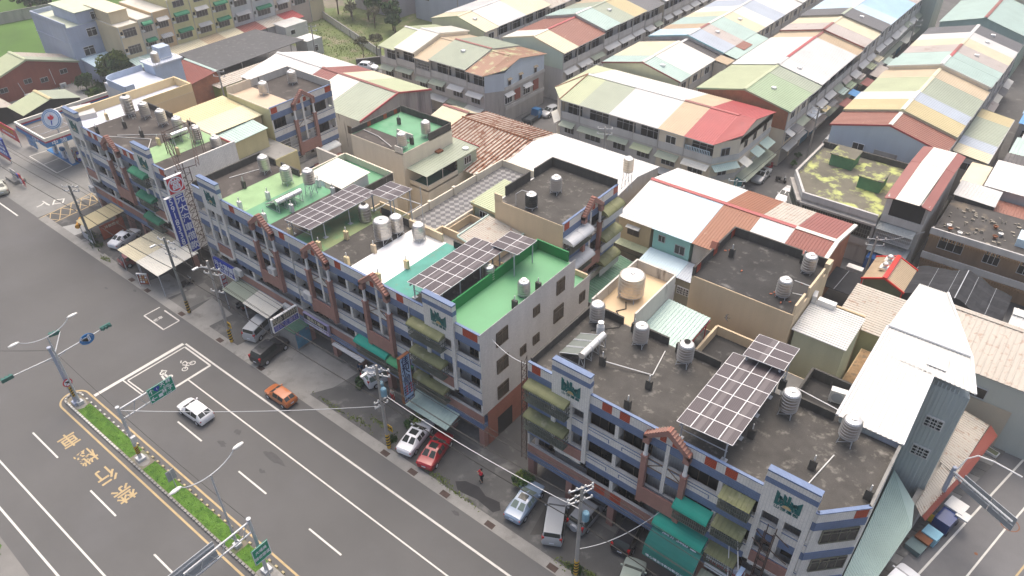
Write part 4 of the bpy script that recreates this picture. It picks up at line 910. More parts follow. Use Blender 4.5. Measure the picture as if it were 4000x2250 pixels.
def gantry(label, x, y, h, y1, sx, sign):
    t = thing('sign_gantry', label, 'road sign', (x, y, .1))
    mb = MB(); mb.tube((x, y, .1), (x, y, h), .17, .14, n=8); mb.tube((x, y, h), (x, y, h+.06), .19, n=8); mb.box(x-.35, x+.35, y-.35, y+.35, .1, .4); mb.build('mast', GALV, t)
    zt, zb = h-.3, h-1.5
    mb = MB(); mb.tube((x, y, zt), (x, y1, zt), .09, n=6); mb.tube((x, y, zb), (x, y1, zb+.1), .075, n=6)
    N = 6
    for k in range(N):
        a = y+(y1-y)*(k+.3)/N; b = y+(y1-y)*(k+.9)/N
        mb.tube((x, a, zb), (x, b, zt), .04, n=4) if k % 2 else mb.tube((x, a, zt), (x, b, zb), .04, n=4)
    mb.build('truss', GALV, t); return t
t = gantry('overhead green direction sign on a truss arm above the near carriageway', -24.41, -20.83, 7.0, -15.9, 1, 1)
mb = MB(); mb.box(-24.2, -24.15, -18.2, -15.7, 5.4, 7.1); mb.build('sign_board', SIGNG, t)
mb = MB(); [mb.box(-24.152, -24.14, a, b, c, d) for a, b, c, d in ((-18.2, -15.7, 7.05, 7.1), (-18.2, -15.7, 5.4, 5.45), (-18.2, -18.15, 5.4, 7.1), (-15.75, -15.7, 5.4, 7.1), (-18.2, -15.7, 6.24, 6.28))]; mb.build('sign_border', SIGNW, t)
txp(t, '大林', (.5, .5), -24.135, -16.45, 6.82, SIGNW, gap=1.3); txp(t, 'Dalin', (.3, .26), -24.135, -16.4, 6.43, SIGNW); txp(t, '林子', (.5, .46), -24.135, -16.45, 5.98, SIGNW, gap=1.3); txp(t, 'Linzi', (.3, .26), -24.135, -16.4, 5.6, SIGNW)
txp(t, '↑', (.7, .7), -24.135, -17.85, 6.65, SIGNW); txp(t, '←', (.8, .7), -24.135, -17.8, 5.8, SIGNW)
mb = MB(); mb.prism([(-24.15, -17.3+a, 6.68+b) for a, b in ((-.25, .25), (.25, .25), (.27, -.02), (0, -.32), (-.27, -.02))], (.012, 0, 0)); mb.build('route_shield', SIGNB, t); txp(t, '1', .36, -24.13, -17.3, 6.68, SIGNW)
mb = MB(); mb.box(-24.15, -24.135, -17.35, -16.95, 5.62, 5.98); mb.build('route_plate', SIGNW, t)
mb = MB(); mb.box(-24.05, -23.75, -21.05, -20.6, 2.9, 3.55); mb.build('control_box', PLASW, t)
mb = MB(); mb.tube((-24.41, -20.83, 1.0), (-24.41, -20.83, 2.0), .18, .178, n=10); mb.build('hazard_sleeve', YELP, t)
mb = MB(); [mb.prism([(-24.225, -21.0, 1.02+.22*k), (-24.225, -20.66, 1.14+.22*k), (-24.225, -20.66, 1.24+.22*k), (-24.225, -21.0, 1.12+.22*k)], (.006, 0, 0)) for k in range(4)]; mb.build('hazard_stripe', BLKP, t)
t = gantry('overhead sign gantry seen from behind, reaching over the far carriageway', -5.61, -20.72, 6.9, -26.3, -1, 0)
mb = MB(); mb.box(-5.9, -5.84, -27.3, -23.6, 5.0, 7.2); mb.build('sign_back', pm('sign back grey', (.36, .38, .40), .6, .08), t)
mb = MB(); [mb.box(-5.84, -5.78, -27.3, -23.6, z, z+.09) for z in (5.4, 6.1, 6.8)]; mb.build('stiffener', GALV, t)
t = thing('road_sign', 'small green direction sign facing up the carriageway, at the bottom edge', 'road sign', (-4.6, -21.2, 0.1))
mb = MB(); mb.tube((-4.9, -20.9, .1), (-4.9, -20.9, 3.6), .07, n=6); mb.build('post', GALV, t)
mb = MB(); mb.box(-4.86, -4.8, -21.7, -20.2, 2.7, 4.5); mb.build('sign_board', SIGNG, t)
mb = MB(); [mb.box(-4.802, -4.79, a, b, c, d) for a, b, c, d in ((-21.7, -20.2, 4.44, 4.5), (-21.7, -20.2, 2.7, 2.76), (-21.7, -21.64, 2.7, 4.5), (-20.26, -20.2, 2.7, 4.5))]; mb.build('sign_border', SIGNW, t)
text(t, ['大埔美', '精密園區'], (.34, .4), (-4.785, -20.95, 3.6), (0, 1, 0), (0, 0, 1), SIGNW, gap=1.6, vert=True)
t = thing('road_sign', 'small grey traffic sign seen from behind, standing on the median grass', 'road sign', (-18.36, -20.75, 0.1))
mb = MB(); mb.tube((-18.36, -20.75, .1), (-18.36, -20.75, 2.8), .05, n=6); mb.build('post', GALV, t)
mb = MB(); mb.box(-18.45, -18.41, -21.15, -20.35, 1.7, 2.9); mb.build('sign_back', pm('sign back grey', (.36, .38, .40), .6, .08), t)
# gantry on the right-hand street
t = thing('sign_gantry', 'overhead sign gantry with a curved lamp arm over the right-hand street', 'road sign', (35.2, 17.75, 0))
mb = MB(); mb.tube((35.1, 17.75, 0), (35.0, 17.75, 6.4), .2, .17, n=8); mb.build('mast', pm('mast blue grey', (.36, .40, .50), .5, .05), t)
g0, g1 = Vector((35.05, 17.5, 6.1)), Vector((39.7, 15.0, 6.2)); h0, h1 = g0+Vector((.25, .55, -.9)), g1+Vector((.25, .55, -.9))
mb = MB(); mb.tube(g0, g1, .09, n=6); mb.tube(h0, h1, .08, n=6)
for k in range(7): mb.tube(g0.lerp(g1, k/7), h0.lerp(h1, (k+.5)/7), .035, n=4); mb.tube(h0.lerp(h1, (k+.5)/7), g0.lerp(g1, (k+1)/7), .035, n=4)
mb.build('truss', GALV, t)
dv = (g1-g0).normalized(); nv = Vector((-dv.y, dv.x, 0))
for a, b in ((.12, .58), (.6, 1.0)):
    p, q = g0.lerp(g1, a)+nv*.55, g0.lerp(g1, b)+nv*.55; mb = MB(); u = Vector((0, 0, -1.5))+nv*.06
    mb.hexa([p+u, q+u, q+u+nv*.06, p+u+nv*.06, p, q, q+nv*.06, p+nv*.06]); mb.build('sign_back', pm('sign back grey', (.36, .38, .40), .6, .08), t)
mb = MB(); mb.path([(35.2, 18.0, 6.0), (35.5, 18.6, 7.0), (36.1, 18.9, 7.5), (37.2, 18.9, 7.6), (39.3, 18.9, 7.3)], .06); mb.build('lamp_arm', WHITE, t)
mb = MB(); mb.box(34.95, 35.3, 16.55, 16.6, .6, 1.5); mb.build('hazard_plate', YELP, t)
# ---------------------------------------------------------------- vehicles
def carpaint(key, col): 
    m = pm('car paint '+key, col, .28, .04, 1, fine=0); m.node_tree.nodes['Principled BSDF'].inputs['Coat Weight'].default_value = .6; return m
TAIL = pm('tail lamp red', (.42, .012, .015), .25, .1, 3); HEAD = pm('head lamp clear', (.62, .65, .67), .15, .1, 3)
CARG = pm('car glass', (.03, .037, .036), .08, .1, 1, fine=0)
CARGG = pm('greenish car glass', (.16, .21, .185), .1, .1, 1, fine=0)
SHAPES = {  # x, z bottom, z belt, z top, half width at belt, half width at top
 'sedan': [(-2.26, .42, .80, .84, .70, .62), (-2.12, .24, .94, 1.0, .83, .72), (-1.5, .2, .97, 1.06, .88, .72), (-.72, .2, .97, 1.43, .89, .60), (.28, .2, .95, 1.44, .89, .62), (1.08, .2, .92, .98, .88, .74), (1.85, .2, .80, .86, .85, .68), (2.2, .26, .66, .72, .74, .58), (2.3, .4, .56, .6, .6, .5)],
 'hatch': [(-2.05, .40, .80, .86, .70, .60), (-1.95, .24, .95, 1.05, .82, .70), (-1.45, .2, .98, 1.40, .86, .62), (-.6, .2, .97, 1.50, .87, .62), (.25, .2, .95, 1.48, .87, .62), (1.05, .2, .92, 1.0, .86, .72), (1.7, .22, .80, .86, .83, .66), (2.0, .28, .64, .70, .72, .56), (2.08, .4, .55, .6, .58, .48)],
 'suv': [(-2.2, .48, .95, 1.0, .76, .70), (-2.12, .32, 1.05, 1.2, .86, .74), (-1.8, .28, 1.08, 1.66, .9, .68), (-.6, .28, 1.08, 1.74, .91, .68), (.3, .28, 1.05, 1.70, .91, .68), (1.0, .28, 1.04, 1.10, .9, .78), (1.8, .28, .96, 1.02, .87, .72), (2.15, .34, .8, .86, .78, .62), (2.25, .46, .66, .7, .64, .54)],
 'van': [(-2.3, .45, .98, 1.05, .78, .72), (-2.25, .3, 1.08, 1.3, .87, .76), (-2.05, .26, 1.1, 1.76, .9, .72), (-.6, .26, 1.1, 1.84, .9, .74), (.6, .26, 1.08, 1.80, .9, .74), (1.3, .26, 1.06, 1.12, .89, .78), (1.95, .26, .96, 1.02, .86, .72), (2.25, .32, .8, .86, .78, .62), (2.33, .46, .66, .7, .64, .54)],
}
def car(kind, label, paint, x, y, ang, cat='car', sunroof=False, glass=None, rim=GALV, spare=False, rack=False, scale=1.0):
    t = thing('parked_car', label, cat, (x, y, 0), ang, 'cars on the road and forecourt')
    t.scale = (scale,)*3; st = SHAPES[kind]; glass = glass or CARG
    def sec(s):
        X, zb, zl, zt, w, wt = s
        return [(X, -w*.9, zb), (X, -w, zb+(zl-zb)*.45), (X, -w*.985, zl), (X, -wt, zt), (X, 0, zt+.035), (X, wt, zt), (X, w*.985, zl), (X, w, zb+(zl-zb)*.45), (X, w*.9, zb)]
    mb = MB(); N = 9
    for s in st: mb.v += [Vector(p) for p in sec(s)]
    for k in range(len(st)-1):
        for i in range(N): j = (i+1) % N; mb.f.append((k*N+i, (k+1)*N+i, (k+1)*N+j, k*N+j))
    mb.f.append(tuple(range(N))); mb.f.append(tuple(range((len(st)-1)*N, len(st)*N))[::-1])
    body = mb.build('body', paint, t, smooth=True); body.data.set_sharp_from_angle(angle=R_(28))
    def lerp(a, b, u): return [a[i]+(b[i]-a[i])*u for i in range(6)]
    tops = [i for i, s in enumerate(st) if s[3]-s[2] > .3]; i0, i1 = tops[0], tops[-1]
    def pane(name, q, off): 
        q = [Vector(p) for p in q]; n = (q[1]-q[0]).cross(q[3]-q[0]).normalized(); off = Vector(off)
        if n.dot(off) < 0: n = -n
        mb = MB(); mb.prism([p+n*.004 for p in q], n*.014); mb.build(name, glass, t)
    a, b = st[i1], st[i1+1]; p, q = lerp(a, b, .1), lerp(a, b, .92)
    pane('windscreen', [(p[0], -p[5]*.93, p[3]+.01), (p[0], p[5]*.93, p[3]+.01), (q[0], q[5]*.9, q[3]+.015), (q[0], -q[5]*.9, q[3]+.015)], (1, 0, 1))
    a, b = st[i0], st[i0-1]; p, q = lerp(a, b, .08), lerp(a, b, .86 if kind in ('sedan', 'hatch') else .8)
    pane('rear_window', [(p[0], -p[5]*.9, p[3]+.01), (p[0], p[5]*.9, p[3]+.01), (q[0], q[5]*.9, q[3]+.012), (q[0], -q[5]*.9, q[3]+.012)], (-1, 0, 1))
    for sg in (-1, 1):
        mid = (st[i0][0]+st[i1][0])/2+.05
        for xa, xb in ((st[i0][0]+.02, mid-.04), (mid+.04, st[i1][0]+.02)):
            def at(x):
                for u, v in zip(st, st[1:]):
                    if u[0] <= x <= v[0]: return lerp(u, v, (x-u[0])/(v[0]-u[0]))
            A, B = at(xa), at(xb); f = lambda s, h: (s[0], sg*(s[4]*.985+(s[5]-s[4]*.985)*h), s[2]+(s[3]-s[2])*h)
            pane('side_window', [f(A, .06), f(B, .06), f(B, .86), f(A, .86)], (0, sg, .3))
    L0, L1 = st[0][0], st[-1][0]
    for sg in (-1, 1):
        for xx in (L0*.62, L1*.61):
            r = .33 if kind in ('suv', 'van') else .31
            def wl(mb): mb.tube((0, -.11, 0), (0, .11, 0), r, n=14)
            o = inst('wheel', ('wheel', r), wl, RUBBER, t, (xx, sg*(st[3][4]-.1), r), local=True)
            def rm(mb): mb.tube((0, -.12, 0), (0, .12, 0), r*.62, n=10)
            inst('rim', ('rim', r), rm, rim, o, (0, 0, 0), local=True)
        zt = st[1][2]; w = st[1][4]
        mb = MB(); hi = .5 if kind in ('van', 'suv') else .17; mb.box(L0+.04, L0+.24, sg*w*.97 if sg < 0 else w*.72, sg*w*.72 if sg < 0 else w*.97, zt-.2, zt-.2+hi*.7 if kind not in ('van', 'suv') else zt+.28)
        mb.v = [Vector((v.x-.02, v.y, v.z)) for v in mb.v]; mb.build('tail_lamp', TAIL, t)
        w = st[-2][4]; z = st[-2][2]; mb = MB(); mb.box(L1-.3, L1-.12, sg*w if sg < 0 else w*.62, sg*w*.62 if sg < 0 else w, z-.14, z+.03); mb.build('head_lamp', HEAD, t)
        mb = MB(); X = st[i1+1][0]-.28; mb.box(X, X+.12, sg*(st[4][4]+.16) if sg < 0 else st[4][4]-.02, sg*(st[4][4]-.02) if sg < 0 else st[4][4]+.16, st[4][2]+.02, st[4][2]+.16); mb.build('wing_mirror', paint, t)
    mb = MB(); mb.box(L0-.015, L0+.05, -.2, .2, .62, .74); mb.build('number_plate', SIGNW, t)
    if sunroof:
        X = (st[i0][0]+st[i1][0])/2; z = max(st[i0][3], st[i1][3])+.02; mb = MB(); mb.box(X-.32, X+.32, -.38, .38, z-.03, z+.03); mb.build('sunroof', CARG, t)
    if spare: mb = MB(); mb.tube((L0-.2, 0, .95), (L0+.02, 0, .95), .36, n=14); mb.build('spare_wheel', GREYP, t)
    if rack:
        z = st[3][3]+.03; mb = MB()
        for k in range(6): mb.box(st[i0][0]+.15, st[i1][0]-.05, -.5+k*.2-.02, -.5+k*.2+.02, z, z+.025)
        mb.build('roof_rib', paint, t)
    return t
PWHITE, PSILV, PRED, PORG = carpaint('white', (.74, .75, .77)), carpaint('silver', (.40, .42, .44)), carpaint('red', (.34, .008, .018)), carpaint('orange', (.46, .14, .04))
PBLUE, PBLK, PMAR, PGRN, PSB = carpaint('silver blue', (.27, .36, .48)), carpaint('black', (.014, .016, .022)), carpaint('maroon', (.17, .022, .022)), carpaint('pale green', (.33, .39, .35)), carpaint('steel', (.24, .25, .26))
car('hatch', 'white hatchback driving up the near carriageway', PWHITE, -25.4, -14.35, math.pi+.05, glass=CARG)
car('hatch', 'orange hatchback on the near edge of the carriageway', PORG, -20.5, -7.75, math.pi+.02, scale=.9)
car('sedan', 'white saloon with a dark sunroof parked beside the transformer pole', PWHITE, -5.75, -3.3, R_(102), sunroof=True, glass=CARG)
car('sedan', 'bright red saloon with white wheels parked on the forecourt', PRED, -3.15, -3.35, R_(104), sunroof=True, rim=PLASW)
car('sedan', 'silver blue saloon with a sunroof parked by the round shrub', PBLUE, 6.95, -2.8, R_(97), sunroof=True, glass=CARGG)
car('van', 'silver people carrier with a ribbed roof parked askew on the forecourt', PSILV, 10.2, -2.8, R_(118), rack=True)
car('suv', 'dark silver off-roader with a spare wheel on its tail, nose under the arcade', PSB, 11.95, -.35, R_(90), spare=True)
car('suv', 'black car with red tail lamps reversed under the dark arcade', PBLK, 15.8, .1, R_(98))
car('van', 'pale green van cut by the bottom edge, before the teal awning', PGRN, 18.2, -4.0, R_(105), rack=True)
car('van', 'silver estate car with dark windows under the off-white canopy', PSILV, -31.0, -2.3, R_(108))
car('suv', 'glossy black car parked on the pale concrete by the mural kiosk', PBLK, -26.9, -4.2, R_(98), sunroof=True)
car('sedan', 'white saloon parked between the two leftmost canopies', PWHITE, -60.7, -2.1, R_(107))
car('hatch', 'dark red hatchback half under the pale yellow canopy', PMAR, -55.3, -3.6, R_(85))
car('sedan', 'pale saloon cut by the left edge near the petrol price board', carpaint('champagne', (.42, .43, .36)), -88.6, -6.2, R_(165))
car('van', 'white van nosed into the arcade behind the pale blue vertical sign', PWHITE, -14.4, .9, R_(75), glass=CARGG)
car('sedan', 'silver saloon with a sunroof parked in the back street below the crimson roof', PSILV, -1.0, 65.4, R_(-88), sunroof=True)
car('sedan', 'white car half hidden beside the mossy flat roof', PWHITE, 4.2, 62.0, R_(-90))
car('hatch', 'white car parked by the vacant lot behind the red ribbed roof', PWHITE, -81.2, 60.6, R_(20))
car('hatch', 'silver car beside the blue truck in the back street', PSILV, -39.6, 65.0, R_(-95))
car('hatch', 'white car at the far right edge of the side street', PWHITE, 39.4, 32.2, R_(75))
car('van', 'white van at the kerb, cut by the bottom right edge', PWHITE, 34.7, 8.6, R_(76))
car('hatch', 'grey car far up the lane below the blue roofs', PSILV, 3.2, 83.0, R_(88))
t = thing('pickup_truck', 'small blue pickup truck parked in the back street', 'truck', (-40.6, 61.2, 0), R_(95))
BT = carpaint('truck blue', (.02, .13, .30))
mb = MB(); mb.hexa([(.6, -.8, .35), (2.2, -.78, .35), (2.2, .78, .35), (.6, .8, .35), (.7, -.7, 1.8), (1.75, -.66, 1.8), (1.75, .66, 1.8), (.7, .7, 1.8)]); mb.build('cab', BT, t)
mb = MB(); mb.box(-2.2, .5, -.82, .82, .55, .7); mb.box(-2.2, .5, -.85, -.78, .7, 1.05); mb.box(-2.2, .5, .78, .85, .7, 1.05); mb.box(-2.25, -2.18, -.85, .85, .7, 1.05); mb.build('flatbed', pm('dark bed', (.05, .06, .07), .8), t)
mb = MB(); mb.prism([(2.16, -.62, 1.1), (2.16, .62, 1.1), (1.82, .56, 1.7), (1.82, -.56, 1.7)], (.03, 0, .02)); mb.build('windscreen', CARG, t)
for xx in (-1.4, 1.5):
    for sg in (-1, 1): inst('wheel', 'twheel', lambda mb: mb.tube((0, -.1, 0), (0, .1, 0), .3, n=12), RUBBER, t, (xx, sg*.72, .3), local=True)
def scooter(label, x, y, ang, col):
    t = thing('scooter', label, 'scooter', (x, y, 0), ang)
    for xx in (-.6, .6): inst('wheel', 'scwheel', lambda mb: mb.tube((0, -.06, 0), (0, .06, 0), .24, n=12), RUBBER, t, (xx, 0, .24), local=True)
    mb = MB(); mb.hexa([(-.75, -.17, .38), (-.05, -.2, .3), (-.05, .2, .3), (-.75, .17, .38), (-.85, -.13, .72), (-.1, -.17, .66), (-.1, .17, .66), (-.85, .13, .72)]); mb.box(-.1, .4, -.18, .18, .22, .3)
    mb.hexa([(.35, -.2, .25), (.52, -.2, .3), (.52, .2, .3), (.35, .2, .25), (.42, -.16, .95), (.55, -.14, .95), (.55, .14, .95), (.42, .16, .95)]); mb.build('body', col, t)
    mb = MB(); mb.box(-.8, -.05, -.14, .14, .7, .8); mb.build('seat', BLKP, t)
    mb = MB(); mb.tube((.46, -.34, 1.02), (.46, .34, 1.02), .025, n=5); mb.tube((.62, 0, .25), (.46, 0, 1.02), .04, n=5); mb.tube((.46, -.3, 1.02), (.42, -.38, 1.22), .015, n=4); mb.tube((.46, .3, 1.02), (.42, .38, 1.22), .015, n=4); mb.build('handlebar', GREYP, t)
    mb = MB(); mb.box(.52, .6, -.1, .1, .85, .97); mb.build('headlight', HEAD, t)
scooter('dark red scooter parked under the side arcade of the green-roofed block', -.9, 2.9, R_(75), carpaint('scooter maroon', (.10, .02, .025)))
for x, y, a, c, l in ((-45.4, -2.6, 80, PBLK, 'black scooter in the shade behind the pale canopy'), (-36.6, -.9, 95, PSB, 'grey scooter under the grey-green canopy'), (-35.6, -.8, 85, PMAR, 'maroon scooter under the grey-green canopy'), (1.8, 66.2, 0, PBLK, 'black scooter by the lane kerb near the lane pole'), (-1.2, 69.2, 80, PRED, 'red scooter under the lane awning')): scooter(l, x, y, R_(a or 4), c)
# ---------------------------------------------------------------- people and a bird
SKIN = pm('skin', (.42, .25, .17), .6, .05, 3); HAIR = pm('black hair', (.012, .01, .01), .6, .1, 4)
def person(label, x, y, ang, top, legs, pose, z=0):
    """one continuous skinned body; joints: pelvis first"""
    t = thing('person', label, 'person', (x, y, z), ang)
    J = [(0, 0, .93), (0, 0, 1.15), (0, .0, 1.38), (.0, 0, 1.50), (.02, 0, 1.60), (.03, 0, 1.72), (0, .11, .9), (0, .12, .48), (-.02, .12, .08), (.12, .13, .04), (0, -.11, .9), (.03, -.12, .48), (0, -.12, .08), (.14, -.14, .04), (0, .19, 1.41), (0, -.19, 1.41)]
    E = [(0, 1), (1, 2), (2, 3), (3, 4), (4, 5), (0, 6), (6, 7), (7, 8), (8, 9), (0, 10), (10, 11), (11, 12), (12, 13), (2, 14), (2, 15)]
    RD = [.15, .14, .15, .06, .085, .085, .09, .065, .045, .035, .09, .065, .045, .035, .075, .075]
    k = len(J)
    for sh, (el, wr, hd) in zip((14, 15), pose):
        J += [el, wr, hd]; E += [(sh, k), (k, k+1), (k+1, k+2)]; RD += [.05, .035, .035]; k += 3
    def skin(name, J, E, RD, mat, sub=2):
        me = bpy.data.meshes.new(name); me.from_pydata(J, E, []); o = bpy.data.objects.new(name, me); COL.objects.link(o)
        m = o.modifiers.new('skin', 'SKIN'); 
        for v, r in zip(me.skin_vertices[0].data, RD): v.radius = (r, r)
        me.skin_vertices[0].data[0].use_root = True
        s = o.modifiers.new('sub', 'SUBSURF'); s.levels = s.render_levels = sub
        bpy.context.view_layer.update(); dg = bpy.context.evaluated_depsgraph_get(); m2 = bpy.data.meshes.new_from_object(o.evaluated_get(dg)); m2.shade_smooth()
        bpy.data.objects.remove(o); m2.materials.clear(); m2.materials.append(mat)
        o = bpy.data.objects.new(name, m2); COL.objects.link(o); o.parent = t; ORG[o.name] = Vector(); return o
    skin('body', J, E, RD, SKIN)
    sel = [0, 1, 2, 14, 15, 16, 19, 17, 20]; idx = {v: i for i, v in enumerate(sel)}
    skin('shirt', [J[i] for i in sel], [(0, 1), (1, 2), (2, 3), (2, 4), (3, 5), (5, 7), (4, 6), (6, 8)], [.175, .165, .172, .095, .095, .068, .068, .05, .05], top)
    sel = [0, 6, 7, 8, 10, 11, 12]
    skin('trousers', [(J[i][0], J[i][1], J[i][2]+(.04 if i in (8, 12) else 0)) for i in sel], [(0, 1), (1, 2), (2, 3), (0, 4), (4, 5), (5, 6)], [.172, .11, .085, .062, .11, .085, .062], legs)
    mb = MB(); mb.lathe([(.0, -.14), (.085, -.1), (.108, 0), (.09, .075), (0, .115)], .0, 0, 1.68, 10); mb.v = [Vector((v.x-.02, v.y, v.z)) for v in mb.v]; mb.build('hair', HAIR, t, smooth=True)
    for sg in (-1, 1):
        mb = MB(); mb.box(-.06, .2, sg*.13-.05, sg*.13+.05, 0, .08); mb.build('shoe', BLKP, t)
        h = J[18 if sg > 0 else 21]
        for i in range(4): mb = MB(); mb.tube(h, (h[0]+.07+.01*i, h[1]+(-.03+.02*i), h[2]+.02), .009, .007, n=5); mb.build('finger', SKIN, t)
    return t
TSH = pm('red shirt cloth', (.45, .012, .035), .8, .1, 3); TRS = pm('dark trousers cloth', (.018, .02, .028), .85, .1, 3)
person('person in a red top raising both hands, by the dark asphalt patch', 2.3, -3.15, R_(-115), TSH, TRS, (((.14, .26, 1.20), (.30, .12, 1.42), (.33, .08, 1.50)), ((.14, -.26, 1.20), (.30, -.12, 1.44), (.33, -.06, 1.52))))
person('person in a dark blue top standing at the arcade, left of the white van', -16.7, -.3, R_(-60), pm('blue shirt cloth', (.02, .05, .11), .8, .1, 3), TRS, (((.02, .26, 1.14), (.1, .27, .92), (.12, .27, .84)), ((.02, -.26, 1.14), (.1, -.27, .92), (.12, -.27, .84))))
person('person in a pale top and red shorts, right of the white van', -11.3, -.9, R_(-80), pm('pale shirt cloth', (.4, .36, .32), .8, .1, 3), pm('red shorts cloth', (.4, .03, .03), .8), (((.02, .26, 1.14), (.1, .27, .92), (.12, .27, .84)), ((.02, -.26, 1.14), (.1, -.27, .92), (.12, -.27, .84))))
bp = Vector((31.78, -35.19, 54.62)) + (_F*2918.8+_R*(2838-2000)-_U*(1241-1125)).normalized()*31
t = thing('bird', 'dark swallow flying across the tall cream wall', 'bird', bp, R_(200))
BRD = pm('bird plumage', (.035, .03, .028), .8, .2, 9)
mb = MB(); mb.lathe([(0, -.09), (.012, -.07), (.022, 0), (.018, .05), (.012, .075), (0, .09)], 0, 0, 0, 8); mb.v = [Vector((v.z, v.x, v.y)) for v in mb.v]
for sg in (-1, 1):
    w = [(.03, 0, .005), (.06, sg*.07, .03), (.01, sg*.17, .02), (-.09, sg*.24, 0), (-.03, sg*.12, .018), (-.025, 0, .005)]
    mb.prism(w if sg > 0 else w[::-1], (0, 0, .006)); mb.prism([(-.07, 0, 0), (-.17, sg*.035, 0), (-.09, sg*.02, 0)], (0, 0, .005))
o = mb.build('body', BRD, None, origin=(0, 0, 0)); o.parent = t; o.location = (0, 0, 0)
# ---------------------------------------------------------------- roof-top tanks
def tank_body(mb, r, h): 
    pr = [(.001, 0), (r, .02)]
    for k in range(5):
        z = h*(k+.5)/5.2; pr += [(r, z-.06), (r+.035, z-.03), (r+.035, z+.03), (r, z+.06)]
    pr += [(r, h*.98), (r*.97, h), (r*.8, h+.1), (r*.45, h+.19), (.24, h+.21), (.24, h+.3), (.001, h+.31)]; mb.lathe(pr, n=20)
def tank_stand(mb, r, hs):
    mb.tube((0, 0, hs-.06), (0, 0, hs), r*1.02, n=14)
    for i in range(4):
        a = math.pi/4+i*math.pi/2; mb.tube((r*.85*math.cos(a), r*.85*math.sin(a), hs-.03), (r*1.05*math.cos(a), r*1.05*math.sin(a), 0), .035, n=4)
        b = a+math.pi/2; mb.tube((r*1.0*math.cos(a), r*1.0*math.sin(a), .1), (r*.9*math.cos(b), r*.9*math.sin(b), hs*.8), .02, n=4)
SH = pm('bright steel lid', (.74, .73, .70), .3, .05, 1, metal=.6)
def tank(label, x, y, z, r=.62, h=1.45, hs=.55, mat=None, open_top=False, ladder=False, pipe=None, blk=False):
    t = thing('water_tank', label, 'water tank', (x, y, z), 0, 'stainless water tanks on the roofs' if not blk else None)
    inst('tank_body', ('tb', r, h), lambda mb: tank_body(mb, r, h), mat or STEEL, t, (0, 0, hs), smooth=False, local=True)
    inst('lid', ('tl', r, open_top), lambda mb: mb.lathe([(r*.93, 0), (r*.82, .09), (r*.47, .185), (.25, .2), (.25, .3), (.001, .315)]), DARK if False else SH, t, (0, 0, hs+h+.012), local=True)
    if open_top: inst('hatch', 'tho', lambda mb: mb.lathe([(.26, 0), (.26, .03), (.001, .03)]), DARK, t, (0, 0, hs+h+.31), local=True)
    if hs > .1: inst('stand', ('ts', r, hs), lambda mb: tank_stand(mb, r, hs), GALV, t, (0, 0, 0), local=True)
    if ladder:
        mb = MB()
        for d in (-.2, .2): mb.tube((r+.75, d-.3, 0), (r-.05, d-.3, h+hs-.2), .025, n=4)
        for k in range(7): u = (k+.5)/7; mb.tube((r+.75-.8*u, -.5, (h+hs-.2)*u), (r+.75-.8*u, -.1, (h+hs-.2)*u), .02, n=4)
        inst('ladder', ('ladder', label), lambda m2: m2.add(mb.v, mb.f), GALV, t, (0, 0, 0), local=True)
    if pipe:
        inst('pipe', ('pipe', label), lambda m2: m2.path([(r*.2, 0, h+hs+.25), (pipe[0]*.6, pipe[1]*.6, h+hs+.35), (pipe[0], pipe[1], h+hs-.2), (pipe[0], pipe[1], 0)], .035), GALV, t, (0, 0, 0), local=True)
    return t
ZT = 13.43
for a in (
 ('tall ringed steel tank with a ladder on the bluish white roof', -66.4, 6.3, ZT, .72, 2.1, .5, None, True, True), ('steel tank on the brown roof, next right of the ladder tank', -64.0, 7.2, ZT),
 ('steel tank on the brown roof, between two mould-black parapet pieces', -60.1, 7.3, ZT), ('steel tank standing behind the dark lattice frame', -56.3, 7.3, ZT), ('steel tank on the pale green roof beside the cream roof edge', -52.1, 7.2, ZT),
 ('short steel tank near the white tiled party wall', -49.0, 7.8, ZT, .6, 1.0, .3), ('steel tank on the brown roof, left end of the middle block', -38.8, 7.4, ZT), ('steel tank on the green roof behind the patch of grey moss', -34.6, 7.3, ZT),
 ('steel tank on a tall splayed stand over the green roof', -30.6, 7.4, ZT, .62, 1.4, 1.5), ('open-topped ringed drum without a stand, under the left solar canopy', -21.8, 7.3, ZT, .62, 1.7, 0, None, True),
 ('large tarnished steel tank beside the white painted roof', -17.3, 5.6, ZT, .85, 1.75, .8), ('smaller steel tank right behind the large tarnished one', -17.2, 7.4, ZT, .66, 1.5, .6), ('steel tank standing on the white painted roof', -14.7, 8.0, ZT, .62, 1.3, .5),
 ('steel tank in the shade of the middle solar canopy', -4.9, 7.1, ZT, .55, 1.3, .2), ('steel tank on the bright green roof', -.95, 7.3, ZT, .55, 1.3, .15),
 ('steel tank by the alley corner of the wide dark roof', 6.4, 8.0, ZT), ('steel tank in the middle of the wide dark roof, by the parapet gap', 10.8, 7.8, ZT), ('steel tank with an open hatch on the wide dark roof', 14.8, 7.9, ZT, .64, 1.4, .7, None, True),
 ('steel tank right of the lower right solar canopy', 23.4, 7.7, ZT, .66, 1.5, .7), ('steel tank in front of the tall white roof', 27.8, 7.7, ZT, .66, 1.4, .8),
 ('steel tank at the far right corner of the isolated black roof', 17.9, 26.3, 13.2), ('steel tank with brick rubble at its foot on the isolated black roof', 17.5, 21.3, 13.2),
 ('steel tank on the dark corner roof of the blue-striped house', -58.0, 26.6, ZT, .66, 1.4, .4), ('steel tank on the pale tan roof of the blue-striped house', -58.0, 21.6, ZT, .66, 1.2, .5),
 ('steel tank at the far side of the green flat roof with black walls', -34.0, 29.0, 11.2), ('steel tank on the dark part of the green flat roof', -34.0, 24.6, 11.2),
 ('steel tank on the second black-walled roof, near its far wall', -9.4, 24.0, ZT, .62, 1.4, .5), ):
    tank(*a)
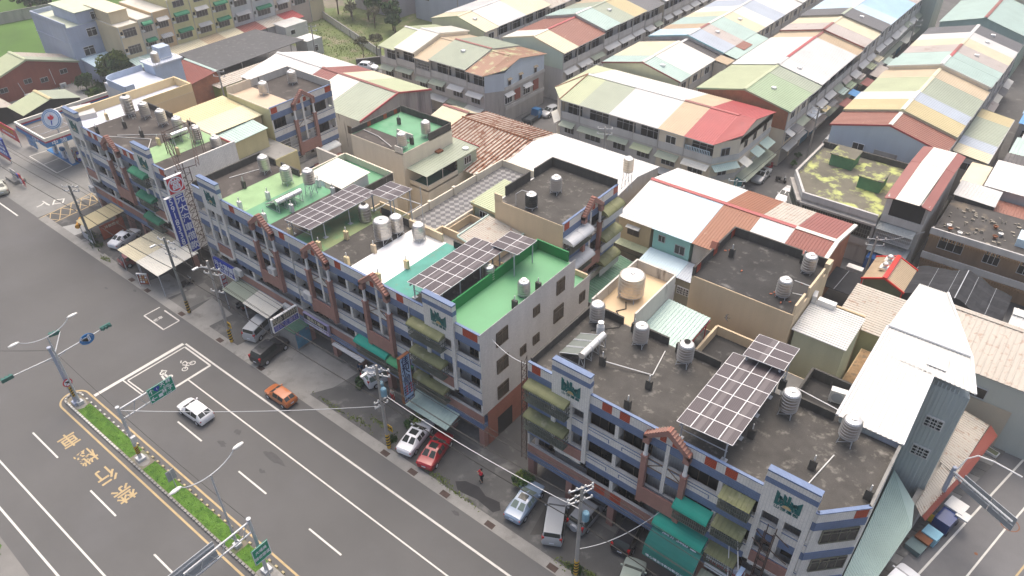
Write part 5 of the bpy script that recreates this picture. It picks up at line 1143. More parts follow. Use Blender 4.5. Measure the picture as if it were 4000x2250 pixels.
tank('big squat tan-tinted tank on the cream terrace', 4.5, 16.2, 10.35, 1.15, 1.9, .55, pm('tarnished steel', (.62, .55, .45), .35, .1, .6, metal=.8))
tank('slim tank on a tall steel tower above the white metal roof', -8.2, 37.6, 8.2, .62, 1.6, 2.6, pm('tarnished steel', (.62, .55, .45), .35, .1, .6, metal=.8))
tank('black plastic tank with a bright lid on the second black-walled roof', -9.6, 19.8, ZT, .65, 1.3, .35, BLKTANK, pipe=(-1.6, -.6), blk=True)
tank('steel tank beside the pale blue roof cabin near the petrol station', -88.5, 22.4, 10.2, .62, 1.4, 1.0)
# ---------------------------------------------------------------- pipe shafts on the roofs (parts of their buildings)
def shaft(b, x, y, mat, z=ZR, h=.95, w=.3):
    mb = MB(); mb.box(x-w/2-.1, x+w/2+.1, y-w/2, y+w/2, z, z+h); o = mb.build('pipe_shaft', mat, b)
    mb = MB(); mb.tube((x, y, z+h), (x, y, z+h+.5), .05, n=6); mb.build('vent_pipe', PLASW, o)
for x, y in ((-64.6, .8), (-63.3, 3.8), (-59.0, 3.7)): shaft(BL, x, y, BLACKW)
for x, y in ((-67.6, 3.7), (-55.3, 3.8), (-55.4, .7)): shaft(BL, x, y, CREAM2)
shaft(BL, -51.1, 3.8, CREAM2)
for x, y, m in ((-37.7, 3.7, BLACKW), (-33.5, 3.8, PLASW), (-29.3, 3.7, PLASW), (-34.2, .7, PLASW), (-30.1, .8, PLASW), (-31.3, 9.0, PLASW), (-28.6, 8.8, PLASW), (-25.6, .6, CREAM2), (-20.7, 3.7, CREAM2), (-21.4, .8, CREAM2), (-16.7, 3.7, CREAM), (-17.2, .7, CREAM2), (-12.3, 3.8, CREAM2), (-12.9, .7, CREAM2), (-.35, 5.2, BLACKW), (-.3, 8.6, BLACKW)): shaft(BM, x, y, m)
for x, y in ((9.7, 3.8), (14.0, 3.7), (13.8, .9), (22.3, 3.9), (26.8, 3.8), (30.6, 3.6), (9.6, 8.9), (13.8, 8.9), (22.1, 10.0)): shaft(BR, x, y, BLACKW)
for t, pts in ((BR, [(9.7, 3.8, 13.9), (13.5, 5.2, 13.48), (12.9, 8.3, 13.5)]), (BR, [(27.1, 2.4, 13.48), (27.6, 5.9, 13.5)]), (BL, [(-63.0, .9, 13.5), (-57.5, 4.0, 13.5), (-54.2, 1.5, 13.5)]), (BL, [(-62, 2.0, 13.5), (-56.6, 6.5, 13.5)]), (BM, [(-41, 4, 13.5), (-39.8, 8, 13.5)])):
    mb = MB(); mb.path(pts, .045, 5); mb.build('water_pipe', PLASW, t)
# ---------------------------------------------------------------- solar canopies
def solar(label, x0, y0, z0, z1, cols, rows, w, l, legs, floor):
    t = thing('solar_canopy', label, 'solar array', (x0, y0, floor), 0, 'solar arrays on steel posts over the roofs')
    dx = w*cols
    def mod(mb): mb.box(.0, w-.05, .0, l-.05, -.04, 0)
    ry = -math.atan2(z1-z0, dx)
    for i in range(cols):
        for j in range(rows):
            z = z0+(z1-z0)*(i*w/dx)
            o = inst('solar_module', ('sm', w, l), lambda mb: mb.box(0, w-.06, 0, l-.06, -.045, 0), CELL, t, (x0+i*w+.03, y0+j*l+.03, z+.02)); o.rotation_euler = (0, ry, 0)
            f = inst('module_frame', ('smf', w, l), lambda mb: [mb.box(-.03, w-.03, -.03, 0, -.05, .008), mb.box(-.03, w-.03, l-.06, l-.03, -.05, .008), mb.box(-.03, 0, 0, l-.06, -.05, .008), mb.box(w-.06, w-.03, 0, l-.06, -.05, .008)], pm('aluminium frame', (.70, .70, .70), .4, .04, 1), o, (0, 0, 0), local=True)
    mb = MB(); y1 = y0+rows*l
    for y in [y0+.3+k*(y1-y0-.6)/max(1, rows//2) for k in range(rows//2+1)]:
        mb.hexa([(x0, y-.05, z0-.16), (x0+dx, y-.05, z1-.16), (x0+dx, y+.05, z1-.16), (x0, y+.05, z0-.16), (x0, y-.05, z0-.06), (x0+dx, y-.05, z1-.06), (x0+dx, y+.05, z1-.06), (x0, y+.05, z0-.06)])
    for x, z in ((x0+.3, z0), (x0+dx-.35, z1)): mb.box(x-.05, x+.05, y0, y1, z-.3, z-.17)
    mb.tube((x0+.3, y0+.35, floor+.9), (x0+dx-.35, y0+.35, floor+1.0), .04, n=4)
    mb.build('rail', GREYP, t)
    for x, y in legs:
        z = z0+(z1-z0)*(x-x0)/dx; mb = MB(); mb.tube((x, y, floor), (x, y, z-.17), .065, n=6); mb.box(x-.22, x+.22, y-.22, y+.22, floor, floor+.06); mb.build('post', GREYP, t)
    return t
def legs(x0, x1, ys): return [(x, y) for x in (x0, x1) for y in ys]
solar('large solar canopy over the brown and olive roofs, middle block left', -26.35, .75, 15.0, 15.35, 4, 6, 1.0, 1.53, legs(-25.7, -22.6, (1.0, 2.6, 5.9, 9.2)), ZR)
solar('small six-module array behind the left solar canopy', -22.6, 8.9, 15.7, 15.9, 2, 3, 1.63, 1.03, legs(-22.3, -19.6, (9.0, 11.8)), 9.5)
solar('large solar canopy next to the green-walled roof', -8.9, .6, 15.2, 15.55, 4, 6, 1.0, 1.53, legs(-8.5, -5.3, (1.0, 3.6, 6.4, 9.2)), ZR)
solar('small six-module array above the rusty lean-to', -6.3, 9.1, 15.7, 15.9, 2, 3, 1.6, 1.0, legs(-6.0, -3.4, (9.0, 11.8)), 9.0)
solar('large solar canopy on the wide dark roof', 17.95, .45, 15.2, 15.55, 4, 6, 1.05, 1.53, legs(18.3, 21.7, (.8, 3.4, 6.2, 8.6)), ZR)
solar('small six-module array facing the tall cream wall', 18.9, 9.0, 15.9, 16.1, 2, 3, 1.62, 1.03, legs(19.2, 21.8, (9.3, 11.6)), 10.2)
# solar water heaters
def heater(label, x, y, n, z, flip=1, cover=True):
    t = thing('solar_water_heater', label, 'solar heater', (x, y, z))
    L = n*1.05
    for i in range(n):
        y0 = y+i*1.05; x1 = x-1.9*flip
        mb = MB(); mb.hexa([(x, y0, z+1.05), (x1, y0, z+.25), (x1, y0+.98, z+.25), (x, y0+.98, z+1.05), (x, y0, z+1.13), (x1, y0, z+.33), (x1, y0+.98, z+.33), (x, y0+.98, z+1.13)]); o = mb.build('collector', pm('collector glass', (.17, .19, .17), .2, .1, 1), t)
        mb = MB(); 
        for yy in (y0, y0+.94): mb.hexa([(x, yy, z+1.135), (x1, yy, z+.335), (x1, yy+.05, z+.335), (x, yy+.05, z+1.135), (x, yy, z+1.16), (x1, yy, z+.36), (x1, yy+.05, z+.36), (x, yy+.05, z+1.16)])
        mb.build('collector_frame', GALV, o)
    mb = MB(); mb.tube((x+.3*flip, y-.1, z+1.25), (x+.3*flip, y+L, z+1.25), .3, n=12); mb.build('storage_drum', SH, t)
    mb = MB(); [mb.tube((x+.3*flip, y+L*k/n-.05, z+1.25), (x+.3*flip, y+L*k/n+.05, z+1.25), .315, n=12) for k in range(1, n)]; mb.build('drum_strap', GREYP, t)
    mb = MB()
    for k in range(n+1):
        yy = min(y+L*k/n, y+L-.05)
        mb.tube((x+.05*flip, yy, z), (x+.05*flip, yy, z+1.05), .03, n=4); mb.tube((x+.55*flip, yy, z), (x+.55*flip, yy, z+1.05), .03, n=4); mb.tube((x-1.85*flip, yy, z), (x-1.85*flip, yy, z+.25), .03, n=4); mb.tube((x-1.85*flip, yy, z+.05), (x+.55*flip, yy, z+.05), .025, n=4); mb.tube((x+.05*flip, yy, z+1.0), (x+.55*flip, yy, z+.1), .02, n=4)
    mb.build('stand', GALV, t)
heater('solar water heater with three glass collectors on the wide dark roof', 8.2, 2.6, 3, ZR+.02)
heater('solar water heater with a long bright drum on the green roof', -30.6, 2.7, 3, ZR+.02)
heater('solar water heater half hidden behind the dark lattice frame', -54.2, 5.0, 2, ZR+.02)
tank('small upright heater cylinder beside the glass collectors', 7.6, 6.7, ZT, .3, .85, .35, PLASW, blk=True)
# air conditioners
def ac(label, x, y, z, face, s=1.0):
    t = thing('air_conditioner', label, 'air conditioner', (x, y, z), face, 'outdoor air conditioner units')
    t.scale = (s,)*3
    inst('casing', 'acc', lambda mb: mb.box(-.42, .42, -.16, .16, 0, .62), PLASW, t, (0, 0, 0), local=True)
    inst('fan_grille', 'acf', lambda mb: mb.lathe([(.001, 0), (.25, 0), (.25, .015), (.08, .02), (.001, .02)], n=14), GREYP, t, (-.1, -.161, .31), local=True).rotation_euler = (R_(90), 0, 0)
    inst('bracket', 'acb', lambda mb: [mb.box(sx-.03, sx+.03, -.16, .22, -.06, 0) for sx in (-.3, .3)], GALV, t, (0, 0, 0), local=True)
for l, x, y, z, f, s in (
 ('large white air conditioner on the second-floor balcony, above the black company sign', -23.3, -.35, 6.9, 0, 1.5), ('white air conditioner on the balcony box of the left arch', -29.2, -.3, 7.6, 0, 1.3), ('air conditioner on the front, right of the off-white canopy', -28.0, -.3, 3.2, 0, 1.2),
 ('air conditioner on the front above the blue shop sign', -36.5, -.3, 4.2, 0, 1.3), ('air conditioner on the balcony box of the right arch', -11.7, .05, 6.3, 0, 1.0), ('air conditioner on the corner wall by the petrol station', -70.2, -.4, 3.6, 0, 1.3),
 ('big air conditioner on the dark terrace beside the tall white roof', 25.6, 14.9, 10.3, R_(10), 1.9), ('air conditioner under the cyan lean-to, near the black-walled roof', 7.2, 32.0, 4.6, 0, 1.2)): ac(l, x, y, z, f, s)
# ---------------------------------------------------------------- rows of terraced houses with ribbed metal roofs
rdh = random.Random(21)
def row_house(label, fr, s0, s1, W, nr, ze, zr, cF, cB, grp, g0=None, g1=None, dz=0, style='open', awn='lgrey', ridge='lgrey', pitch=.34, wallm=None, zeB=None, over=.35, vent=False, gcol=None, rec=1.0, wz=0):
    """fr: frontage frame (n=0 front wall, n=-W rear wall). cF/cB: front / rear slope sheets; some rear ones paler, sunward brightness in the colour."""
    ze += dz; zr += dz; zb = ze-3.05; zeB = (zeB or ze-dz)+dz; wallm = wallm or GREYL
    o = FP(fr, (s0+s1)/2, -W/2, 0); t = thing('terraced_house', label, 'house', o, 0, grp)
    e = .003; a0, a1 = s0+e, s1-e
    d = FP(fr, a1, 0, 0)-FP(fr, a0, 0, 0)
    mb = MB(); mb.fbox(fr, a0, a1, -W, 0, 0, zb); mb.prism([FP(fr, a0, n, z) for n, z in ((-rec, zb), (-W, zb), (-W, zeB-.08), (nr, zr-.1), (-rec, ze-.08-(ze-zr)*(rec/(-nr+.001))*1.0))], d); mb.build('wall', wallm, t)
    def slope(c, n0, z0, n1, z1):
        mb = MB(); mb.corr(FP(fr, a0, n0, z0), FP(fr, a1, n0, z0), FP(fr, a1, n1, z1), FP(fr, a0, n1, z1), pitch, .045, .05); return mb.build('roof_sheet', RC[c], t)
    k = (zr-ze)/(-nr); kb = (zr-zeB)/(W+nr)
    slope(cF, over, ze-k*over, nr, zr); slope(cB, -W-over, zeB-kb*over, nr-.004, zr+.002)
    mb = MB(); mb.prism([FP(fr, a0, nr+x, zr+z) for x, z in ((-.28, -.0), (0, .085), (.28, -.0), (.28, .05), (0, .14), (-.28, .05))], d); mb.build('ridge_cap', RC[ridge], t)
    mb = MB(); mb.fbox(fr, a0, a1, over-.06, over+.03, ze-k*over-.13, ze-k*over-.02); mb.build('gutter', GREYL, t)
    if vent: mb = MB(); p = FP(fr, (s0+s1)/2, nr*.6, ze+(zr-ze)*.6); mb.box(p.x-.35, p.x+.35, p.y-.3, p.y+.3, p.z, p.z+.28); mb.build('roof_vent', WHITE, t)
    for g, a, sg in ((g0, a0, -1), (g1, a1, 1)):
        if g:
            dd = FP(fr, a+sg*.05, 0, 0)-FP(fr, a, 0, 0)
            mb = MB(); mb.prism([FP(fr, a, n, z) for n, z in ((0, zb), (-W, zb), (-W, zeB-.06), (nr, zr-.06), (0, ze-.06))], dd); mb.build('gable_wall', g, t)
            mb = MB(); 
            for (n0, z0), (n1, z1) in (((over, ze-k*over), (nr, zr)), ((nr, zr), (-W-over, zeB-kb*over))): mb.hexa([FP(fr, a+sg*.06, n0, z0-.2), FP(fr, a+sg*.12, n0, z0-.2), FP(fr, a+sg*.12, n1, z1-.2), FP(fr, a+sg*.06, n1, z1-.2), FP(fr, a+sg*.06, n0, z0+.06), FP(fr, a+sg*.12, n0, z0+.06), FP(fr, a+sg*.12, n1, z1+.06), FP(fr, a+sg*.06, n1, z1+.06)])
            mb.build('barge_board', RC[gcol or cF], t)
    if style is None: return t
    w = s1-s0; n_u = max(1, round(w/4.3)); uw = w/n_u
    mb = MB(); mb.fbox(fr, a0, a1, -.14, .02, zb, zb+1.05); mb.build('balcony_wall', GREYL, t)
    mb = MB(); mb.fbox(fr, a0, a1, 0, .06, zb-.16, zb+.02); mb.fbox(fr, a0, a1, 0, .05, zb-3.0, zb-2.85); mb.build('band', GREYW, t)
    for i in range(n_u):
        c = s0+(i+.5)*uw; u0, u1 = s0+i*uw, s0+(i+1)*uw
        if style == 'open': window(t, fr, c+.3, zb+1.25, min(3.3, uw*.76), 2.0, -rec, 3, GLASS, GREYP)
        elif style == 'win':
            mb = MB(); mb.fbox(fr, u0+.1, u1-.1, -rec, -.03, zb+1.0, ze-.1); mb.build('cladding', wallm, t); window(t, fr, c, zb+1.7, 1.5, 1.1, -.01, 2, GLASS, WHITE)
        elif style == 'cage': window(t, fr, c, zb+1.6, uw*.8, 1.1, -rec+.6, 4, GLASS, GREYP); grille(t, fr, u0+.3, u1-.3, zb+1.05, ze-.35, .1, WGRILLE, -.1, pitch=.3)
        mb = MB(); mb.fbox(fr, u0-.0 if i else a0, u0+.12, -.12, .05, zb, ze-.05); mb.build('pilaster', GREYW, t)
        # middle storey
        window(t, fr, c, zb-1.55, uw*.5, 1.35, .02, 3, GLASS, GREYP)
        if awn: awning(t, fr, u0+.25, u1-.35+rdh.uniform(-.3, .2), zb-.35, zb-.85, rdh.uniform(.8, 1.25), RC[awn] if isinstance(awn, str) else RC[awn[i % len(awn)]])
        # ground floor
        mb = MB(); mb.fbox(fr, u0+.35, u1-.35, .0, .06, .05, 2.6); mb.build('shutter', rdh.choice([SHUT, SHUTB, DARK, SHUT, GREYW]), t)  # near-black picks paint the shade behind an open front
        awning(t, fr, u0+.1, u1-.1, 3.1, 2.75, rdh.uniform(.9, 1.6), RC[rdh.choice(['lgrey', 'ggreen', 'pgrey', 'dgrey', 'wcream'])], .065)
    mb = MB(); mb.tube(FP(fr, a0+.03, .1, .1), FP(fr, a0+.03, .1, ze-.2), .05, n=5); mb.build('downpipe', GREYL, t)
    return t
# block facing the inner street: P (right) and Q (left)
FPq = fr_ym(54.35); GPq = 'terraced houses facing the inner street'
for s0, s1, cF, cB, l, kw in (
 (-30.0, -26.6, 'pgreen', 'wcream', 'house with a pale moss-green roof beside the hipped end of the inner block', {}),
 (-26.6, -21.3, 'ggreen', 'wcream', 'terraced house with a grey-green striped roof, between the moss-green and the white roof', {}),
 (-21.3, -13.1, 'lgrey', 'white', 'double-width terraced house with a bright white-grey roof in the inner street block', {}),  # grey front, white rear: shaded and sunward slope put into the colours
 (-13.1, -9.0, 'tan', 'orange', 'terraced house with a tan roof, between the white and the crimson roof', dict(style='win', wallm=PALEC, ridge='maroon'))):
    row_house(l, FPq, s0, s1, 14.8, -7.4, 9.0, 10.5, cF, cB, GPq, awn=('ggreen', 'pgreen', 'dgrey', 'wcream'), **kw)
t = row_house('corner house with a crimson ribbed roof and pale blue balcony rail', FPq, -9.0, -4.6, 14.8, -7.4, 9.0, 10.5, 'red', 'red', GPq, awn='wcream', ridge='red', wallm=PALEC)
mb = MB(); mb.fbox(FPq, -8.8, -5.0, .03, .08, 7.6, 7.68)
for k in range(16): mb.fbox(FPq, -8.75+k*.245, -8.66+k*.245, .03, .07, 7.0, 7.6)
mb.build('balcony_rail', RC['lblue'], t)
mb = MB(); mb.prism([(-4.6, 54.4, 0), (-2.35, 58.0, 0), (-2.35, 69.1, 0), (-4.6, 69.1, 0)], (0, 0, 8.95)); mb.build('corner_wall', PALEC, t)
mb = MB(); mb.prism([(-4.6, 69.1, 8.95), (-2.35, 69.1, 8.95), (-2.35, 58.0, 8.95), (-4.6, 54.4, 8.95), (-4.6, 54.4, 8.96), (-4.6, 61.75, 10.4)][::-1], (0, 0, .001)) if False else mb
mb = MB(); mb.add([(-4.6, 54.4, 8.9), (-2.35, 58.0, 8.9), (-2.35, 61.75, 10.42), (-4.6, 61.75, 10.42), (-2.35, 69.1, 8.9), (-4.6, 69.1, 8.9), (-2.35, 58.0, 8.0), (-2.35, 69.1, 8.0)], [(6, 7, 4, 2, 1)]); mb.build('gable_wall', PALEC, t)
mb = MB(); mb.corr((-4.6, 53.95, 8.9), (-2.1, 57.75, 9.6), (-2.1, 61.75, 10.5), (-4.6, 61.75, 10.5), .34, .045); mb.corr((-4.6, 69.45, 8.9), (-2.1, 69.45, 8.9), (-2.1, 61.75, 10.5), (-4.6, 61.75, 10.5), .34, .045); mb.build('roof_sheet', RC['red'], t)
FCh = (-4.6, 54.35, *Vector((2.25, 3.65)).normalized()); FPx = fr_xp(-2.34)
for z in (7.4, 4.4): window(t, FCh, 2.0, z, 1.3, 1.1, .03, 2, GLASS, GREYP)
for y in (60, 63, 66.5):
    for z in (7.6,): window(t, FPx, y, z, .8, 1.0, .02, 1, GLASS, pm('bronze frame', (.10, .075, .05), .5))
for y0, y1 in ((58.5, 60.5), (62.3, 64.8), (65.5, 68.5)): awning(t, FPx, y0, y1, 5.4, 4.8, 1.4, RC['mint' if y0 > 60 else 'wcream'])
awning(t, FPx, 58.2, 69, 3.2, 2.7, 1.8, RC['ggreen']); awning(t, FCh, .1, 4.2, 5.6, 5.1, 1.1, RC['mint'])
for z in (5.9, 2.95): mb = MB(); mb.fbox(FPx, 58, 69.1, 0, .07, z, z+.85); mb.fbox(FCh, 0, 4.3, 0, .07, z, z+.85); mb.build('band', GREYL, t)
mb = MB(); mb.fbox(FPx, 58.3, 61.5, .01, .06, .1, 2.6); mb.build('shutter', pm('cyan shutter', (.10, .38, .45), .7, .1, 1), t); mb = MB(); mb.fbox(FPx, 62.2, 68.6, .01, .06, .1, 2.6); mb.build('shutter', DARK, t)  # second panel is near-black, painting shade behind an open front
# hipped left end of P
t = thing('terraced_house', 'hipped left corner house of the inner street block, pale green with rusty hips', 'house', (-31.7, 61, 0), 0, GPq)
mb = MB(); mb.prism([(-33.2, 57.9, 0), (-30.02, 54.4, 0), (-30.02, 69.1, 0), (-33.2, 69.1, 0)], (0, 0, 8.9)); mb.build('wall', PALEC, t)
mb = MB(); mb.prism([(-33.5, 57.5, 8.88), (-30.0, 53.95, 8.88), (-30.0, 61.75, 10.5)], (0, 0, .07)); mb.prism([(-33.5, 57.5, 8.88), (-30.0, 61.75, 10.5), (-33.5, 69.4, 8.88)], (0, 0, .071)); mb.prism([(-30.0, 61.75, 10.5), (-30.0, 69.4, 8.88), (-33.5, 69.4, 8.88)], (0, 0, .069)); mb.build('roof_sheet', RC['pgreen'], t)
mb = MB(); mb.tube((-33.4, 57.5, 8.98), (-30.1, 61.7, 10.6), .1, n=5); mb.tube((-30.1, 53.95, 9.0), (-30.05, 61.7, 10.62), .08, n=5); mb.build('hip_cap', RC['rust'], t)
awning(t, (-33.2, 57.9, *Vector((3.18, -3.5)).normalized()), .2, 4.4, 5.3, 4.8, 1.0, RC['wcream'])
# Q
for s0, s1, cF, cB, l, kw in (
 (-70, -65.9, 'pgreen', 'pgreen', 'house with a mossy pale green roof, left end of the far block', {}),
 (-65.9, -61.3, 'wcream', 'wcream', 'terraced house with a raised warm white roof and pale gable, far inner street block', dict(dz=.5, g1=PALEC)),
 (-61.3, -57.6, 'orange', 'orange', 'narrow terraced house with a low peach-coloured roof beside the warm white one', dict(style='cage', dz=-.25, ridge='tan')),
 (-57.6, -49.3, 'ggreen', 'ggreen', 'double terraced house with a wide grey-green roof and maroon ridge, far inner street block', dict(dz=.2, ridge='maroon', vent=True))):
    row_house(l, FPq, s0, s1, 14.2, -6.8, 9.0, 10.5, cF, cB, GPq, awn=('ggreen', 'lgrey', 'yellow', 'pgreen'), **kw)
t = row_house('corner house with a mottled rust and moss roof over pale blue metal walls', FPq, -49.3, -45.5, 14.2, -6.8, 9.0, 10.4, 'mossred', 'mossred', GPq, ridge='mossred', awn='lgrey')
PBW = pm('pale blue ribbed wall', (.50, .57, .64), .6, .06, .5, streak=True)
mb = MB(); mb.prism([(-45.49, 54.4, 5.9), (-43.6, 57.2, 5.9), (-43.6, 68.4, 5.9), (-45.49, 68.4, 5.9)], (0, 0, 3.0)); mb.build('metal_wall', PBW, t)
mb = MB(); mb.prism([(-45.49, 54.45, 0), (-43.65, 57.25, 0), (-43.65, 68.4, 0), (-45.49, 68.4, 0)], (0, 0, 5.9)); mb.build('corner_wall', GREYW, t)
mb = MB(); mb.prism([(-43.62, 57.2, 8.8), (-43.62, 68.4, 8.8), (-43.62, 61.15, 10.3)], (-.05, 0, 0)); mb.build('gable_wall', PBW, t)
mb = MB(); mb.corr((-45.5, 53.98, 8.9), (-43.3, 57.2, 9.5), (-43.3, 61.15, 10.4), (-45.5, 61.15, 10.4), .34, .045); mb.corr((-45.5, 68.9, 8.9), (-43.3, 68.9, 8.9), (-43.3, 61.15, 10.4), (-45.5, 61.15, 10.4), .34, .045); mb.build('roof_sheet', RC['mossred'], t)
FQx = fr_xp(-43.6)
for y in (58.6, 61.6, 65.8): window(t, FQx, y, 6.9, .7, .8, .03, 1, GLASS, GREYP); awning(t, FQx, y-.5, y+.5, 7.7, 7.5, .4, RC['tan'])
for y in (58.3, 63.3): window(t, FQx, y, 4.2, 1.9, 1.5, .0, 3, GLASS, WHITE); awning(t, FQx, y-1.1, y+1.1, 5.3, 4.9, .8, RC['lgrey'])
for y in (60.8, 66): mb = MB(); mb.fbox(FQx, y-.8, y+.8, .0, .03, 3.3, 5.2); mb.build('brick_panel', BRK, t)
mb = MB(); mb.fbox(FQx, 57.3, 68.4, .0, .12, 5.85, 6.4); mb.fbox(FQx, 57.3, 68.4, .0, .12, 2.4, 3.0); mb.build('band', GREYL, t)
# rows running away from the camera, ridges along Y
GG, GH, GI, GJ, GK = 'terraced houses in the long row behind the crimson roof', 'terraced houses in the row with the sky-lit pale roofs', 'terraced houses in the row left of the pale roofs', 'terraced houses in the far right row', 'terraced houses at the far end, left rows'
FG = fr_xp(-.75)
G = [(70.7, 79.3, 'green', 'pgreen', 0, 'green-roofed end house with an orange brick gable, head of the long row', dict(g0=BRKG, gcol='green', ridge='pgreen', vent=True, style='win', wallm=PALEC)),
 (79.3, 83.3, 'ggreen', 'pgreen', -.1, 'grey-green roofed house, second in the long row behind the brick gable', dict(ridge='pgreen')),
 (83.3, 87.1, 'white', 'white', .1, 'white-roofed house directly behind the grey-green one in the long row', dict(vent=True)),
 (87.1, 99.5, 'lgrey', 'white', .15, 'wide pale grey roof with a red ridge in the long row', dict(ridge='red')),  # one white roof, front slope greyed to paint its shaded side
 (99.5, 103.4, 'tan', 'orange', .0, 'narrow striped tan roof below the maroon-edged one in the long row', dict(ridge='maroon')),
 (103.4, 108.0, 'pgrey', 'pgrey', .45, 'pinkish grey roof with a maroon gable edge in the long row', dict(g0=PALEC, gcol='maroon', ridge='maroon')),
 (108.0, 112.6, 'cream', 'cream', .4, 'cream roof in front of the dark grey one in the long row', dict(ridge='cream')),
 (112.6, 117.6, 'dgrey', 'dgrey', .8, 'dark grey roof with a white skylight box in the long row', dict(g0=PALEC, gcol='dgrey', vent=True, ridge='ggreen')),
 (117.6, 122.3, 'lblue', 'lblue', .6, 'palest blue roof behind the dark grey roof in the long row', dict(ridge='white')),
 (122.3, 127.2, 'blue', 'lblue', .6, 'light blue roof, second of three blue roofs in the long row', dict(ridge='white')),
 (127.2, 134.5, 'blue', 'blue', .6, 'strongest blue roof of the long row, farthest of the three', dict(ridge='lgrey')),
 (134.5, 147, 'pgrey', 'pgrey', .4, 'pinkish beige roof behind the blue roofs at the top edge', {})]
for y0, y1, cF, cB, dz, l, kw in G: row_house(l, FG, y0, y1, 14.6, -7.2, 9, 10.6, cF, cB, GG, dz=dz, awn=('lgrey', 'ggreen', 'pgrey'), pitch=.5, **{**dict(style='win' if y0 > 100 else 'open'), **kw})
FH = fr_xp(-19.1)
H = [(71.3, 75.0, 'mint', 'mint', 0, 'mint-roofed end house with a pale yellow gable above the moss-green roofs', dict(g0=pm('pale yellow ribbed wall', (.60, .60, .40), .7, .06, .5, streak=True), gcol='maroon', vent=True, ridge='wcream', wallm=PALEC, style='win')),
 (75.0, 83.6, 'wcream', 'cream', .05, 'warm white roof with dusty stains behind the mint roof', dict(ridge='wcream', wallm=PALEC, style='win')),
 (83.6, 86.8, 'charcoal', 'charcoal', -.4, 'charcoal roof sunk between the warm white and pale blue-grey roofs', {}),
 (86.8, 91.2, 'bluegrey', 'lblue', .3, 'pale blue-grey roof with a cyan gable edge', dict(g0=GREYL, gcol='cyan', wallm=PALEC, style='win', ridge='lgrey')),
 (91.2, 94.8, 'pgrey', 'tan', .25, 'beige roof with two bright skylights behind the blue-grey one', dict(vent=True, ridge='maroon')),
 (94.8, 100.3, 'mint', 'mint', .25, 'wide pale mint roof in the row with pale roofs', dict(ridge='wcream')),
 (100.3, 104.2, 'cream', 'cream', .2, 'pale yellow roof with a white skylight, behind the wide mint roof', dict(vent=True, ridge='wcream', wallm=PALEC, style='win')),
 (104.2, 108.4, 'wcream', 'wcream', .2, 'ivory roof behind the pale yellow one', dict(wallm=PALEC, style='win')),
 (108.4, 113.6, 'bluegrey', 'bluegrey', .2, 'grey-blue roof between two nearly white ones near the top edge', dict(wallm=PALEC, style='win')),
 (113.6, 122.5, 'white', 'white', .2, 'nearly white roof at the top edge, near the dark lane', dict(wallm=PALEC, style='win')), (122.5, 136, 'wcream', 'white', .4, 'off-white roof at the very top of the pale row', dict(wallm=PALEC, style='win'))]
for y0, y1, cF, cB, dz, l, kw in H: row_house(l, FH, y0, y1, 14.2, -6.8, 9, 10.6, cF, cB, GH, dz=dz, awn=None, pitch=.5, rec=.6, **kw)
t = thing('lean_to', 'small tan lean-to roof beside the charcoal roof, over the back lane', 'shed', (-17.6, 84.9, 0)); mb = MB(); mb.corr((-19, 83.4, 9.0), (-19, 86.2, 9.0), (-16.4, 86.2, 8.6), (-16.4, 83.4, 8.6), .4, .04); mb.build('roof_sheet', RC['tan'], t); mb = MB(); mb.box(-18.9, -16.6, 83.5, 86.1, 0, 8.5); mb.build('wall', PALEC, t)
t = thing('lean_to', 'wide extension of the pale roofs out over the back lane, with a row of windows', 'shed', (-17.6, 92.5, 0)); mb = MB(); mb.corr((-19, 86.9, 9.15), (-19, 100.1, 9.15), (-16.3, 100.1, 8.6), (-16.3, 86.9, 8.6), .5, .04); mb.build('roof_sheet', RC['mint'], t); mb = MB(); mb.box(-18.9, -16.5, 86.9, 100, 0, 8.5); mb.build('wall', PALEC, t)
for k in range(5): window(t, fr_xp(-16.5), 88.2+k*2.6, 7.6, 1.6, .9, .02, 3, GLASS, GREYP)
mb = MB(); mb.corr((-19, 91.2, 9.2), (-19, 94.7, 9.2), (-17.0, 94.7, 8.85), (-17.0, 91.2, 8.85), .5, .04); mb.build('roof_patch', RC['browntile'], t)
FI = fr_xp(-41.3)
I = [(70.8, 75.2, 'cream', 'wcream', 0, 'cream-roofed end house with a pale mint gable beside the pale blue walls', dict(g0=pm('pale mint ribbed wall', (.53, .62, .52), .7, .06, .5, streak=True), gcol='cream', ridge='wcream')),
 (75.2, 84.0, 'browntile', 'browntile', .05, 'wide mottled brown tiled roof with a red ridge in the upper middle', dict(ridge='red')),
 (84.0, 89.2, 'mint', 'mint', .6, 'pale mint roof standing higher behind the brown tiled roof', dict(g0=GREYL, gcol='mint', ridge='white')),
 (89.2, 94.2, 'ggreen', 'ggreen', .5, 'dull grey-green roof behind the pale mint roof', dict(ridge='ggreen', vent=True)),
 (94.2, 99.0, 'yellow', 'orange', .5, 'mustard roof behind the grey-green roof, near the top edge', dict(ridge='yellow')),
 (99.0, 106, 'dgrey', 'dgrey', .3, 'flat grey cement roof with a pale parapet near the top edge', dict(ridge='dgrey'))]
for y0, y1, cF, cB, dz, l, kw in I: row_house(l, FI, y0, y1, 13.4, -6.6, 9, 10.6, cF, cB, GI, dz=dz, awn=('lgrey', 'ggreen'), pitch=.5, **kw)
for y0, y1, c, l in ((106.5, 118, 'white', 'white roof at the top edge left of the dark lane'), (118, 130, 'wcream', 'ivory roof at the top edge left of the dark lane, behind the white one')): row_house(l, FI, y0, y1, 12.4, -6, 9.6, 11, c, c, GI, g0=PALEC if y0 < 107 else None, pitch=.5)
FK = fr_xp(-59.6)
